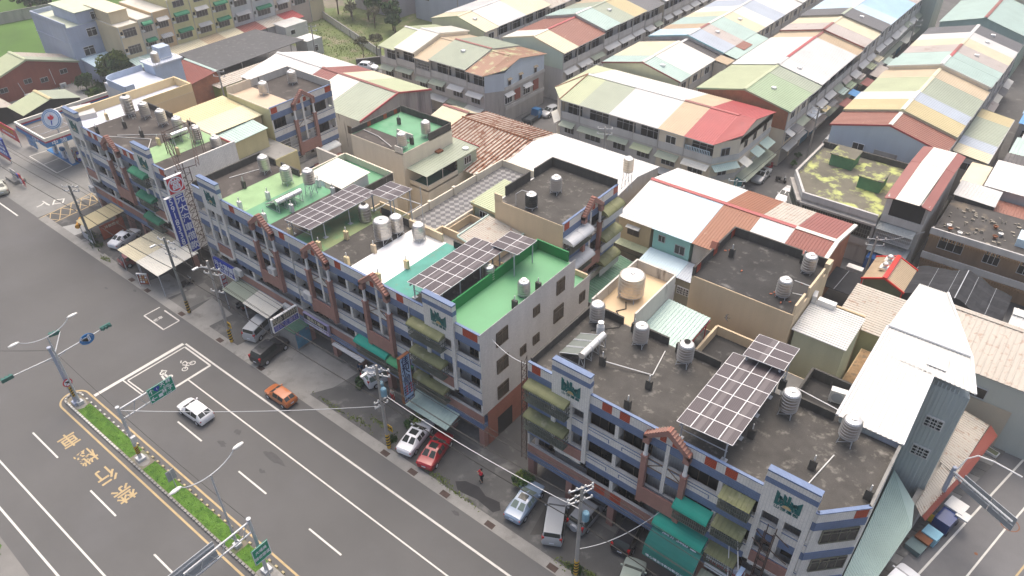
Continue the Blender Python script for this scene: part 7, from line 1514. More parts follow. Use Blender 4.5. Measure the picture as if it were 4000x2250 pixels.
t = block('cream yard block with a rust-streaked lean-to roof below the black-walled house', -17.15, -8.8, 14.2, 18.4, 9.6, CREAM, CONC)
mb = MB(); mb.corr((-14.4, 13.4, 11.3), (-14.4, 18.4, 11.4), (-9.6, 18.4, 10.9), (-9.6, 13.0, 10.8), .28, .05); mb.build('roof_sheet', RC['rusty'], t); mb = MB(); mb.tube((-14.45, 13.2, 11.35), (-14.45, 18.4, 11.45), .12, n=5); mb.tube((-9.55, 12.9, 10.8), (-9.55, 18.4, 10.9), .14, n=5); mb.tube((-14.4, 13.2, 11.3), (-9.6, 12.9, 10.8), .1, n=5); mb.build('gutter', RC['mint'], t)
parapet(t, -17.1, -14.4, 18.2, 18.4, 9.5, 10.6, CREAM); parapet(t, -17.15, -17.0, 14.3, 18.2, 9.5, 10.6, CREAM)
mb = MB(); mb.box(-14.2, -9.8, 13.6, 18.2, 9.6, 10.6); mb.build('shed_wall', CREAM, t)
t = block('yellow-green ribbed shed beside the check terrace', -17.1, -13.7, 19.0, 24.6, 11.5, pm('grey-green ribbed wall', (.32, .37, .29), .7, .1, .6, streak=True), RC['pgreen'], name='metal_cabin', cat='shed')
mb = MB(); mb.corr((-17.4, 24.9, 12.1), (-17.4, 18.7, 11.9), (-13.6, 18.7, 11.8), (-13.6, 24.9, 12.0), .3, .04); mb.build('roof_sheet', RC['pgreen'], t); window(t, fr_ym(19.0), -15.6, 10.7, 1.2, .8, .02, 3, GLASS, WHITE)
mb = MB(); mb.box(-17.15, -17.0, 18.85, 19.05, 9.9, 12.0); mb.box(-17.3, -13.7, 18.72, 18.86, 11.55, 11.75); mb.build('corner_trim', RC['yellow'], t)
t = block('cream block with a small green pool floor behind the green roof', -37.9, -29.2, 9.4, 18.4, 11.0, PALEC, GRN)
for a in ((-37.9, -37.7, 9.5, 18.2, .9), (-37.7, -29.3, 18.2, 18.4, .9), (-29.4, -29.2, 13.0, 18.2, .9, BLACKW)): parapet(t, *a[:4], 10.9, 11.0+a[4], a[5] if len(a) > 5 else PALEC)
t = block('off-white ribbed rooftop shed with a pale blue end, behind the solar water heater', -35.4, -30.2, 11.2, 15.2, 12.6, RC['white'], RC['wcream'], name='roof_shed', cat='shed', z0=11.02)
mb = MB(); mb.corr((-35.8, 15.5, 13.0), (-35.8, 10.9, 12.75), (-30.0, 10.9, 12.65), (-30.0, 15.5, 12.9), .3, .04); mb.build('roof_sheet', RC['wcream'], t); mb = MB(); mb.box(-35.3, -33.2, 11.12, 11.2, 11.1, 12.6); mb.build('end_panel', RC['lblue'], t)
t = block('concrete yard wall with black streaks between the green roof and the blue-striped house', -45.5, -39, 19.6, 19.9, 9.8, DIRTYW, DIRTYW, name='yard_wall', cat='wall')
t = block('low white walled yard between the left alley houses', -46, -41.5, 9.5, 19, 6.5, DIRTYW, CONC)
# tan terrace and sheds behind the right block (upper level)
t = block('cream painted roof terrace with stained white parapets, carrying the squat tank', 4.9, 9.1, 9.32, 17.1, 13.36, DIRTYW, pm('cream roof paint', (.66, .50, .31), .7, .08, .3), name='roof_terrace', cat='terrace')
for a in ((4.9, 5.06, 9.4, 17.1), (5.06, 9.0, 16.94, 17.1), (8.94, 9.1, 9.9, 16.94)): parapet(t, *a, 13.3, 14.5, DIRTYW)
mb = MB(); mb.path([(6.9, 12.0, 13.45), (7.4, 11.2, 13.42), (6.9, 10.4, 13.42), (8.0, 9.6, 13.42), (8.3, 8.6, 13.45), (6.6, 6.8, 13.46)], .05); mb.build('hose', BLKP, t)
bpy.data.objects[[o.name for o in bpy.data.objects if o.get('label', '').startswith('big squat tan')][0]].location = (6.75, 13.0, 13.38)
t = thing('roof_shed', 'pale aqua ribbed roof on red posts between the cream terrace and the isolated house', 'shed', (11.2, 13, 9.4))
mb = MB(); mb.corr((9.15, 15.9, 12.5), (13.4, 15.9, 12.3), (13.4, 10.4, 12.0), (9.15, 10.4, 12.2), .32, .045); mb.build('roof_sheet', RC['mint'], t)
mb = MB(); [mb.tube((13.2, y, 9.4), (13.2, y, 12.0), .06, n=5) for y in (10.8, 13.3, 15.7)]; mb.box(13.28, 13.42, 10.4, 15.9, 11.9, 12.05); mb.build('post', RC['red'], t)
t = block('dark terrace with cream broken walls beside the aqua roof', 9.12, 17.6, 9.4, 17.5, 9.6, CREAM, BLKROOF, name='roof_terrace', cat='terrace')
for a in ((13.6, 17.5, 17.3, 17.5), (17.42, 17.6, 9.5, 17.3), (13.5, 13.7, 11, 17.3)): parapet(t, *a, 9.5, 10.6, CREAM)
t = block('black sunken terrace with mouldy walls beside the tall white roof', 22.6, 26.6, 10.4, 16.6, 10.2, CREAM, BLKROOF, name='roof_terrace', cat='terrace')
for a in ((22.6, 22.8, 10.5, 16.5), (22.8, 26.5, 16.4, 16.6), (22.8, 26.5, 10.4, 10.55)): parapet(t, *a, 10.1, 11.2, BLACKW)
t = block('small concrete link yard behind the lower right solar canopy', 17.7, 22.5, 9.4, 16.8, 9.4, CREAM, CONCD)
mb = MB(); mb.tube((23, 10.2, 14.0), (26.5, 9.6, 14.2), .04, n=5); mb.build('rail', WHITE, t)
# ribbed roofs around the white hall
t = thing('metal_hall', 'wide white ribbed roof hall in the centre, behind the black-walled house', 'building', (-17, 39, 0))
mb = MB(); mb.prism([(-25.4, 31.2, 0), (-25.4, 46.6, 0), (-25.4, 46.6, 7.2), (-25.4, 41.0, 8.2), (-25.4, 31.2, 6.8)], (16.8, 0, 0)); mb.build('wall', GREYL, t)
for x0, x1 in ((-25.5, -18.0), (-18.0, -8.6)):
    mb = MB(); mb.corr((x0, 30.9, 6.8), (x1, 30.9, 6.8), (x1, 41.0, 8.3), (x0, 41.0, 8.3), .45, .05); mb.build('roof_sheet', RC['white'], t); mb = MB(); mb.corr((x0, 46.9, 7.3), (x1, 46.9, 7.3), (x1, 41.0, 8.302), (x0, 41.0, 8.302), .45, .05); mb.build('roof_sheet', RC['white'], t)
t = thing('metal_hall', 'rust-striped corrugated hall left of the wide white roof', 'building', (-32, 39, 0))
mb = MB(); mb.prism([(-38.4, 31.4, 0), (-38.4, 46.4, 0), (-38.4, 46.4, 7.1), (-38.4, 41.2, 8.1), (-38.4, 33.4, 6.9)], (12.8, 0, 0)); mb.build('wall', GREYW, t)
RS = pm('ribbed roof heavy rust stripes', (.60, .53, .45), .6, .12, .5, dirt=(.24, .12, .075), dsc=.9, dth=.5)
for q in ((-38.6, -32), (-32, -25.55)):
    mb = MB(); mb.corr((q[0], 31.0, 6.7), (q[1], 31.0, 6.7), (q[1], 41.2, 8.25), (q[0], 41.2, 8.25), .6, .1); mb.build('roof_sheet', RS, t); mb = MB(); mb.corr((q[0], 46.8, 7.2), (q[1], 46.8, 7.2), (q[1], 41.2, 8.252), (q[0], 41.2, 8.252), .6, .1); mb.build('roof_sheet', RS, t)
mb = MB()
for k in range(21): x = -38.35+k*.61; mb.hexa([(x-.09, 31.0, 6.8), (x+.09, 31.0, 6.8), (x+.09, 41.1, 8.33), (x-.09, 41.1, 8.33), (x-.09, 31.0, 6.86), (x+.09, 31.0, 6.86), (x+.09, 41.1, 8.4), (x-.09, 41.1, 8.4)]); mb.hexa([(x-.09, 41.3, 8.33), (x+.09, 41.3, 8.33), (x+.09, 46.7, 7.3), (x-.09, 46.7, 7.3), (x-.09, 41.3, 8.4), (x+.09, 41.3, 8.4), (x+.09, 46.7, 7.37), (x-.09, 46.7, 7.37)])
mb.build('rib', RUSTM, t); mb = MB(); mb.tube((-38.6, 41.2, 8.36), (-25.6, 41.2, 8.36), .14, n=5); mb.build('ridge_cap', RUSTM, t)
gable_shed('small house with a cream ribbed roof and crimson trim, before the inner street', -46.2, -41.0, 40.6, 47.9, 5.8, 6.9, 'cream', 'cream', pm('crimson wall', (.34, .09, .08), .8, .1, .5), 'maroon', along='x', xr=45.3, name='small_house', cat='house', pitch=.35)
# gable group behind the left alley
GC = 'ribbed-roof houses on the near side of the inner street'
for x0, x1, c1, c2, l, gm_ in ((-58.6, -50.4, 'ggreen', 'pgreen', 'wide grey-green ribbed gable house with a maroon edge and grey end wall, left centre', None), (-64.0, -58.65, 'wcream', 'cream', 'cream ribbed roof between the grey-green and the crimson ones, left centre', None), (-68.0, -64.05, 'maroon', 'maroon', 'crimson ribbed roof left of the cream one, left centre', None), (-80, -68.05, 'white', 'white', 'long white ribbed roof left of the crimson one', None)):
    t = gable_shed(l, x0, x1, 31.6, 47.0, 7.8, 9.6, c1, c2, DIRTYW if x1 > -51 else CREAM, 'maroon' if x0 > -69 else 'white', along='x', xr=39.8, name='terraced_house', cat='house', pitch=.55); t['group'] = GC
    if x1 > -51:
        mb = MB(); mb.prism([(-50.55, 32.0, 3.2), (-50.55, 46.8, 3.2), (-50.55, 46.8, 7.6), (-50.55, 39.8, 9.4), (-50.55, 32.0, 7.6)], (.06, 0, 0)); mb.build('gable_wall', pm('streaky grey gable', (.36, .34, .31), .9, .2, .5, streak=True, dirt=(.18, .17, .16), dth=.55), t)
        mb = MB(); [mb.hexa([(-50.5, a, z0-.14), (-50.3, a, z0-.14), (-50.3, b, z1-.14), (-50.5, b, z1-.14), (-50.5, a, z0+.12), (-50.3, a, z0+.12), (-50.3, b, z1+.12), (-50.5, b, z1+.12)]) for a, b, z0, z1 in ((31.6, 39.8, 7.8, 9.6), (39.8, 47.0, 9.6, 7.8))]; mb.build('barge_board', RC['red'], t)
        for x in (-57, -53.2): window(t, fr_ym(31.8), x, 5.6, .9, 1.1, .03, 1, GLASSB, WOOD)
# cream house behind the left block
t = block('cream house with wide pale yellow roofs behind the left block', -63.1, -54.5, 9.4, 18.1, 12.5, CREAM, CONC)
mb = MB(); mb.corr((-63.2, 10.2, 13.05), (-63.2, 18.2, 13.1), (-58.6, 18.2, 12.85), (-58.6, 10.2, 12.8), .4, .035); mb.build('roof_sheet', roofm('straw', (.62, .53, .30)), t); mb = MB(); mb.corr((-58.55, 10.2, 12.85), (-58.55, 18.2, 12.9), (-54.2, 18.2, 12.65), (-54.2, 10.2, 12.6), .4, .035); mb.build('roof_sheet', roofm('pale straw', (.68, .63, .42)), t)
mb = MB(); mb.box(-63.25, -54.2, 10.05, 10.19, 12.3, 12.95); mb.build('fascia', PALEC, t)
t = block('straw-walled annexe with a small aqua roof and crimson edge, behind the white tiled party wall', -54.45, -47.6, 9.45, 18.1, 9.4, pm('straw wall', (.56, .50, .28), .85, .1, .4, streak=True), CONC)
mb = MB(); mb.corr((-54.3, 16.6, 12.5), (-54.3, 11.0, 12.3), (-51.0, 11.0, 12.0), (-51.0, 16.6, 12.2), .4, .035); mb.build('roof_sheet', RC['mint'], t); mb = MB(); mb.box(-54.3, -50.9, 10.9, 11.02, 12.05, 12.3); mb.build('roof_edge', RC['red'], t); mb = MB(); mb.box(-54.3, -51.4, 11.3, 16.5, 9.4, 12.0); mb.build('cabin_wall', pm('straw wall', (.56, .50, .28), .85), t); window(t, fr_ym(11.3), -52.4, 10.9, .8, .9, .02, 3, GLASS, WHITE)
mb = MB(); mb.tube((-51.1, 11.1, 9.4), (-51.1, 11.1, 12), .06, n=5); mb.build('post', RUSTM, t)
t = block('dark yard with steps between the cream parapets, upper left', -67.1, -63.2, 16.3, 20.6, 8.5, CREAM2, BLKROOF)
for a in ((-67.1, -63.2, 20.4, 20.6), (-63.4, -63.2, 16.4, 20.4)): parapet(t, *a, 8.4, 9.4, CREAM2)
# ribbed roofs in front of the inner street, right part
t0 = 'row_roof'
for x0, x1, c1, c2, wm, l in ((-6.3, -1.55, 'lgrey', 'white', pm('tan ribbed wall', (.48, .38, .24), .8, .1, .5, streak=True), 'weathered light grey roofed house with tan ribbed walls, right of the white hall'), (-1.55, 3.6, 'lblue', 'white', pm('cyan painted wall', (.28, .56, .53), .7, .05, .5), 'pale sky-blue roofed house with a cyan front wall'),
 (3.6, 8.2, 'rust', 'rust', GREYW, 'rust-red speckled roofed house between the pale blue and white ones'), (8.2, 12.3, 'lgrey', 'rusty', GREYW, 'house with a pale roof flecked with rust, beside the rust-red speckled one'), (12.3, 16.9, 'dred', 'maroon', BRKG, 'dark red roofed end house with a brick end wall and white trim')):
    t = gable_shed(l, x0, x1-.01, 32.5, 47.6, 7.6, 9.1, c1, c2, wm, 'red' if x0 < 12 else 'wcream', along='x', xr=40.4, name='terraced_house', cat='house', pitch=.36); t['group'] = 'ribbed-roof houses right of the white hall'
    if x0 == -6.3: window(t, fr_ym(32.7), -4.0, 6.1, 1.5, .9, .03, 2, GLASSB, pm('bronze frame', (.10, .075, .05), .5)); awning(t, fr_ym(32.7), -4.9, -3.1, 6.9, 6.7, .5, RC['lgrey']); awning(t, fr_ym(32.7), -6.2, -1.7, 4.6, 4.2, .9, RC['pgreen']); grille(t, fr_ym(32.7), -6.2, -1.7, 1.5, 4.1, .5, GGRILLE)
    if x0 == -1.55: window(t, fr_ym(32.7), -.2, 6.6, .8, .8, .03, 2, GLASS, GREYP); window(t, fr_ym(32.7), 2.2, 6.0, 1.2, 1.1, .03, 2, GLASS, GREYP)
    if x0 > 12: mb = MB(); [mb.hexa([(16.72, a, z0-.2), (17.15, a, z0-.2), (17.15, b, z1-.2), (16.72, b, z1-.2), (16.72, a, z0+.1), (17.15, a, z0+.1), (17.15, b, z1+.1), (16.72, b, z1+.1)]) for a, b, z0, z1 in ((32.5, 40.4, 7.6, 9.1), (40.4, 47.6, 9.1, 7.6))]; mb.build('barge_board', RC['wcream'], t)
t = thing('lean_to', 'cyan ribbed lean-to over an olive wall with a white grille window', 'shed', (1.2, 31.3, 0))
mb = MB(); mb.corr((-1.5, 29.6, 4.5), (3.6, 29.6, 4.5), (3.6, 32.6, 4.95), (-1.5, 32.6, 4.95), .3, .04); mb.build('roof_sheet', RC['lblue'], t); mb = MB(); mb.corr((3.62, 29.6, 4.5), (5.7, 29.6, 4.5), (5.7, 32.6, 4.95), (3.62, 32.6, 4.95), .3, .04); mb.build('roof_sheet', RC['bluegrey'], t)
mb = MB(); mb.box(-1.4, 7.6, 29.8, 32.4, 0, 4.4); mb.build('wall', pm('olive plaster', (.32, .30, .22), .9, .12, .5, streak=True), t)
for x in (.7, 4.6): window(t, fr_ym(29.8), x, 2.9, 1.4, .9, .03, 4, GLASS, WHITE); grille(t, fr_ym(29.8), x-.7, x+.7, 2.45, 3.35, .1, WGRILLE, .03, pitch=.2)
t = thing('alley_canopy', 'translucent green ribbed canopy in the right alley', 'canopy', (-3.2, 26, 0))
for i in range(4):
    mb = MB(); mb.corr((-4.3, 21+i*2.4, 3.7), (-4.3, 23.35+i*2.4, 3.7), (-1.6, 23.35+i*2.4, 3.3), (-1.6, 21+i*2.4, 3.3), .4, .03); mb.build('roof_sheet', pm('green translucent sheet', (.09, .20, .13), .5, .2, .6), t)
mb = MB(); [mb.tube((-1.7, y, 0), (-1.7, y, 3.3), .05, n=5) for y in (21.2, 25, 30)]; [mb.tube((-4.3, 21+k*1.2, 3.66), (-1.6, 21+k*1.2, 3.28), .03, n=4) for k in range(9)]; mb.build('frame', GREYP, t)
# mossy flat roofed corner building
t = thing('corner_building', 'two storey corner building with a mossy flat roof and green roof cabins', 'building', (12, 60, 0))
PG = [(6.0, 57.5), (9.0, 52.3), (18.2, 52.3), (18.2, 67.6), (6.0, 67.6)]
mb = MB(); mb.prism([(x, y, 0) for x, y in PG], (0, 0, 6.55)); mb.build('wall', GREYW, t)
mb = MB(); mb.prism([(x+(.25 if x < 17 else 0), y+(.3 if y < 60 else -.2), 6.56) for x, y in PG], (0, 0, .03)); mb.build('roof_surface', pm('mossy roof', (.16, .15, .115), .95, .3, .4, dirt=(.42, .46, .17), dsc=.42, dth=.5, soft=.1, fine=.2), t)
for (xa, ya), (xb, yb), c in ((PG[0], PG[1], GREYL), (PG[1], PG[2], GREYL), (PG[3], PG[4], BLACKW), (PG[4], PG[0], GREYW)):
    f = (xa, ya, *Vector((xb-xa, yb-ya)).normalized()); L = math.hypot(xb-xa, yb-ya); mb = MB(); mb.fbox(f, 0, L, -.2, .1, 6.3, 7.1 if c is not BLACKW else 7.4); mb.build('parapet', c, t)
    if c is GREYL:
        mb = MB(); mb.fbox(f, -.1, L+.1, 0, .55, 5.7, 5.95); mb.fbox(f, 0, L, 0, .3, 2.6, 3.5); mb.build('ledge', GREYW, t)
        mb = MB(); mb.fbox(f, .3, L-.3, .01, .05, 3.6, 5.5); mb.build('window_band', GLASS, t); grille(t, f, .3, L-.3, 3.6, 5.5, .2, GGRILLE, .02, pitch=.3)
for x0, x1, y0, y1 in ((8.6, 11.6, 62.6, 65.6), (13.6, 16.4, 58.6, 61.6)):
    mb = MB(); mb.box(x0, x1, y0, y1, 6.56, 8.2); mb.build('roof_cabin', pm('green cabin paint', (.10, .25, .12), .8, .2, .6, dirt=(.05, .13, .06), dth=.58), t); mb = MB(); mb.box(x0-.15, x1+.15, y0-.15, y1+.15, 8.2, 8.32); mb.build('cabin_roof', pm('mossy roof', (.16, .15, .115)), t)
t = thing('metal_house', 'long narrow house with a white roof bordered in maroon, right of the mossy roof', 'house', (20.7, 60, 0))
mb = MB(); mb.box(18.35, 23.0, 53.4, 69.2, 0, 9.4); mb.build('wall', GREYW, t)
PWM = RC['rusty']
mb = MB(); mb.corr((19.3, 52.9, 9.5), (22.0, 52.9, 9.5), (22.2, 63, 10.1), (19.3, 63, 10.1), .3, .04); mb.corr((19.3, 63.05, 10.12), (22.2, 63.05, 10.12), (22.2, 69.4, 9.7), (19.3, 69.4, 9.7), .3, .04); mb.build('roof_sheet', RC['wcream'], t)
for x0, x1 in ((18.1, 19.28), (22.22, 23.3)):
    dz = (-.25, 0) if x0 < 19 else (0, -.25); mb = MB(); mb.hexa([(x0, 52.9, 9.4+dz[0]), (x1, 52.9, 9.4+dz[1]), (x1, 63, 10+dz[1]), (x0, 63, 10+dz[0]), (x0, 52.9, 9.52+dz[0]), (x1, 52.9, 9.52+dz[1]), (x1, 63, 10.14+dz[1]), (x0, 63, 10.14+dz[0])]); mb.hexa([(x0, 63.01, 10+dz[0]), (x1, 63.01, 10+dz[1]), (x1, 69.4, 9.6+dz[1]), (x0, 69.4, 9.6+dz[0]), (x0, 63.01, 10.16+dz[0]), (x1, 63.01, 10.16+dz[1]), (x1, 69.4, 9.74+dz[1]), (x0, 69.4, 9.74+dz[0])]); mb.build('roof_border', RC['maroon'], t)
FW_ = fr_ym(53.4); mb = MB(); mb.fbox(FW_, 19.0, 22.7, 0, .02, 7.0, 9.3); mb.build('opening', DARK, t); mb = MB(); mb.fbox(FW_, 18.35, 23, 0, .15, 6.0, 6.95); mb.fbox(FW_, 18.35, 19, 0, .1, 6.95, 9.4); mb.build('balcony_wall', GREYL, t)  # the opening is a near-black sheet painting its shade
awning(t, FW_, 18.3, 22.6, 5.9, 5.4, 1.2, pm('glassy awning', (.34, .37, .37), .4, .1, 1)); grille(t, FW_, 18.4, 22.5, 3.9, 5.3, 1.0, WGRILLE, pitch=.2); awning(t, FW_, 18.2, 22.7, 3.4, 2.7, 2.0, pm('glassy awning', (.34, .37, .37), .4))
t = thing('flat_building', 'old two storey building with a littered flat roof and brown balconies, right edge', 'building', (35, 59, 0))
mb = MB(); mb.box(23.9, 48, 55.0, 63, 0, 6.5); mb.build('wall', pm('brown plaster', (.36, .24, .15), .9, .2, .6, streak=True), t)
mb = MB(); mb.box(23.9, 48, 53.6, 63, 6.2, 6.5); mb.build('roof_slab', GREYW, t); mb = MB(); mb.box(24.1, 47.8, 53.8, 62.9, 6.5, 6.53); mb.build('roof_surface', pm('littered roof', (.085, .08, .075), .95, .3, .5, dirt=(.25, .2, .14), dsc=.3, dth=.56, soft=.2, fine=.3), t)
mb = MB(); mb.box(23.9, 48, 53.5, 53.7, 6.2, 7.0); mb.box(23.9, 48, 53.4, 53.62, 2.9, 3.7); mb.build('parapet', GREYL, t)
STR = pm('striped eave', (.30, .19, .10), .8, .1, 1)
mb = MB()
for k in range(80): mb.box(24+k*.3, 24.16+k*.3, 53.3, 53.42, 5.85, 6.2); mb.box(24+k*.3, 24.16+k*.3, 53.2, 53.36, 2.5, 2.88)
mb.build('eave_slat', STR, t); mb = MB(); mb.box(23.9, 48, 53.6, 55, 2.7, 2.9); mb.build('balcony_floor', GREYW, t)
for x, w in ((26.4, 2.6), (30.8, 1.6), (34.5, 1.8), (38, 2)): window(t, fr_ym(55.0), x, 4.7, w, 1.5, .03, 3, GLASS, WHITE)
mb = MB(); mb.box(32.3, 35.0, 56.0, 58.4, 6.53, 7.5); mb.build('skylight', RC['lblue'], t)
rd = random.Random(5)
mb = MB()
for k in range(60):
    x, y = rd.uniform(24.8, 32), rd.uniform(54.2, 61.5); s = rd.uniform(.06, .22); mb.box(x-s, x+s, y-s*.6, y+s*.6, 6.53, 6.53+rd.uniform(.05, .3))
o = mb.build('roof_litter', pm('litter', (.3, .27, .22), .9, .5, 3), t); o['kind'] = 'stuff'
for i, (x, y) in enumerate(((25.4, 55.6), (25.7, 54.9), (26.8, 54.6), (30.2, 56.2), (30.6, 57.2), (29.8, 58.6))):
    o = thing('flower_pot', 'old flower pot on the littered flat roof', 'pot', (x, y, 6.53), 0, 'pots on the littered flat roof'); mb = MB(); mb.lathe([(.16, 0), (.26, .38), (.3, .4), (.24, .4), (.2, .3), (.001, .3)], x, y, 6.53, 10); mb.build('pot_body', RUSTM if i % 2 else PLASW, o)
t = block('white ribbed roof behind the littered flat roof, right', 24.2, 28.6, 63.2, 67, 7.0, BLACKW, RC['white'], name='metal_cabin', cat='shed'); mb = MB(); mb.corr((24, 63, 7.2), (24, 67.2, 7.4), (28.8, 67.2, 7.2), (28.8, 63, 7.0), .3, .04); mb.build('roof_sheet', RC['white'], t)
t = block('large plain white roof over a grey wall at the right edge', 26.8, 40, 68.4, 75.6, 7.0, GREYL, RC['white'], name='metal_cabin', cat='building'); mb = MB(); mb.corr((26.5, 68.0, 7.05), (40, 68.0, 7.05), (40, 76, 7.4), (26.5, 76, 7.4), .5, .04); mb.build('roof_sheet', RC['white'], t)
t = block('rusty tiled lean-to between the two white roofs, right', 28.9, 36, 63.4, 68, 5.2, GREYW, RC['rusty'], name='lean_to', cat='shed'); mb = MB(); mb.corr((28.7, 63.2, 5.3), (36, 63.2, 5.3), (36, 68, 5.7), (28.7, 68, 5.7), .36, .05); mb.build('roof_sheet', RC['browntile'], t)
t = block('small cream house in the gap behind the maroon-bordered roof', 23.6, 26.2, 70, 77, 5.8, PALEC, RC['cream'], name='small_house')
# shade net, red-trimmed glasshouse
t = thing('shade_net_house', 'black shade net stretched over a low frame, right', 'net house', (29.4, 46, 0))
mb = MB()
NX, NY = 20, 10
def nz(u, v): 
    a = abs(u*2-1); return 5.6-1.5*a-.25*math.sin(v*math.pi*3)**2*.5-.12*math.sin(u*31+v*9)*.5
for i in range(NX+1):
    for j in range(NY+1):
        u, v = i/NX, j/NY; mb.v.append(Vector((24.5+9.7*u, 42.8+6.4*v+.25*math.sin(u*14), nz(u, v))))
for i in range(NX):
    for j in range(NY): a = i*(NY+1)+j; mb.f.append((a, a+NY+1, a+NY+2, a+1))
k0 = len(mb.v)
mb.build('net', NETM, t)
mb = MB()
for i in range(NX): u, w = i/NX, (i+1)/NX; y0, y1 = 42.8+.25*math.sin(u*14), 42.8+.25*math.sin(w*14); mb.quad((24.5+9.7*u, y0, nz(u, 0)-1.3), (24.5+9.7*w, y1, nz(w, 0)-1.3), (24.5+9.7*w, y1, nz(w, 0)), (24.5+9.7*u, y0, nz(u, 0)))
mb.quad((34.2, 42.8, 2.4), (34.2, 49.2, 2.4), (34.2, 49.2, 4.1), (34.2, 42.8, 4.1)); mb.build('net_skirt', NETM, t)
mb = MB(); [mb.tube((x, y, 0), (x, y, nz((x-24.5)/9.7, .5)-.02), .05, n=4) for x in (24.7, 29.3, 34.0) for y in (43, 49)]; mb.tube((29.35, 42.8, 5.62), (29.35, 49.2, 5.62), .06, n=4); [mb.tube((24.5+2*k, 42.9, nz(2*k/9.7, 0)+.03), (24.5+2*k, 49.1, nz(2*k/9.7, 1)+.03), .02, n=4) for k in range(5)]; mb.build('frame', GREYP, t)
t = gable_shed('small shed with a straw ribbed roof edged in bright red and two turbine vents', 20.1, 24.6, 42.8, 48.2, 4.1, 5.1, 'tan', 'tan', pm('greenish glazing', (.13, .15, .09), .5, .2, .8), 'red', name='glass_shed', cat='shed', pitch=.3)
BRED = pm('bright red trim', (.62, .03, .02), .5, .05, 1)
mb = MB(); [mb.hexa([(a, y, z0-.12), (b, y, z1-.12), (b, y+.14, z1-.12), (a, y+.14, z0-.12), (a, y, z0+.1), (b, y, z1+.1), (b, y+.14, z1+.1), (a, y+.14, z0+.1)]) for a, b, z0, z1 in ((20.0, 22.35, 4.1, 5.12), (22.35, 24.7, 5.12, 4.1)) for y in (42.7, 48.1)]; mb.box(22.15, 22.55, 42.7, 48.2, 5.16, 5.28); [mb.box(x-.06, x+.06, 42.75, 42.87, 0, 4.1) for x in (20.2, 24.5)]; mb.build('red_trim', BRED, t)
for y in (45.0, 46.8):
    mb = MB(); mb.box(21.2, 22.2, y-.5, y+.5, 4.9, 5.15); mb.lathe([(.2, 0), (.2, .15), (.32, .25), (.33, .5), (.2, .62), (.001, .66)], 21.7, y, 5.15, 12); mb.build('turbine_vent', SH, t)
t = thing('shade_sheet', 'flat black sheet roof beside the red-trimmed shed', 'canopy', (18, 41, 0)); mb = MB(); mb.box(16.2, 20, 40.5, 45.2, 2.9, 2.96); mb.build('sheet', NETM, t); mb = MB(); [mb.tube((x, y, 0), (x, y, 2.9), .05, n=4) for x in (16.4, 19.8) for y in (40.7, 45)]; mb.tube((18.0, 40.5, 2.99), (18.2, 45.2, 2.99), .03, n=4); mb.build('frame', GREYP, t)
t = thing('storage_box', 'white box lying by the dark yard left of the red-trimmed shed', 'box', (18.6, 46.4, 0)); mb = MB(); mb.box(17.6, 19.4, 46, 46.9, 2.2, 2.9); mb.build('body', PLASW, t); mb = MB(); [mb.box(x-.05, x+.05, y-.05, y+.05, 0, 2.2) for x in (17.7, 19.3) for y in (46.1, 46.8)]; mb.build('leg', GREYP, t)
t = thing('tarpaulin_stall', 'blue tarpaulin over a stall in the dark gap beside the brick end wall', 'stall', (20.2, 52.5, 0)); mb = MB(); mb.hexa([(18.6, 50.4, 2.2), (21, 50.6, 2.2), (21, 52.2, 2.4), (18.6, 52.1, 2.4), (18.6, 50.4, 2.25), (21, 50.6, 2.25), (21, 52.2, 2.45), (18.6, 52.1, 2.45)]); mb.quad((18.6, 50.4, 2.25), (21, 50.6, 2.25), (21.1, 50.3, .6), (18.6, 50.1, .6)); mb.build('tarpaulin', pm('tarpaulin blue', (.015, .08, .25), .6, .15, 2), t); mb = MB(); [mb.tube((x, y, 0), (x, y, 2.2), .04, n=4) for x in (18.7, 20.9) for y in (50.6, 52)]; mb.build('post', GREYP, t)
# ---------------------------------------------------------------- petrol station
t = thing('petrol_station', 'petrol station canopy with a blue, red and white fascia and a round flame sign', 'petrol station', (-90, 9, 0))
cx0, cx1, cy0, cy1 = -95.3, -85.4, 1.0, 19
mb = MB(); mb.box(cx0+.2, cx1-.2, cy0+.2, cy1-.2, 5.4, 5.5); mb.build('canopy_deck', pm('canopy deck', (.16, .15, .14), .9, .2, .5), t)
for z0, z1, m, e in ((5.05, 5.75, pm('station blue', (.02, .17, .42), .5, .06, 1), .0), (5.75, 6.0, pm('station red', (.35, .03, .06), .5), .003), (6.0, 6.5, pm('station white', (.72, .70, .62), .5, .05), .006)):
    mb = MB()
    for a, b, c, d in ((cx0-e, cx1+e, cy0-e, cy0+.25), (cx1-.25, cx1+e, cy0+.25, cy1), (cx0-e, cx0+.25, cy0+.25, cy1)): mb.box(a, b, c, d, z0, z1)
    mb.build('fascia', m, t)
mb = MB(); [mb.tube((cx0+.3, y, 6.1), (cx1-.3, y, 6.1), .05, n=4) for y in (6, 11, 16)]; [mb.tube((x, cy0+.3, 6.0), (x, cy1, 6.0), .05, n=4) for x in (-92, -88.6)]; mb.build('roof_truss', GREYP, t)
txp(t, '中油', (1.0, .75), -85.37, 2.9, 5.4, SIGNW, gap=1.6); tym(t, 'CPC', (1.1, .8), -88.8, .96, 5.4, SIGNW, gap=1.2)
mb = MB(); [mb.box(x-.25, x+.25, y-.25, y+.25, 0, 5.1) for x, y in ((-88.5, 4.6), (-94, 9), (-88.5, 12))]; mb.build('column', PLASW, t)
nrm = Vector((.55, -.7, .35)).normalized(); c0 = Vector((-86.2, 3.3, 8.6)); ux = Vector((.78, .62, 0)).normalized(); uy = nrm.cross(ux)
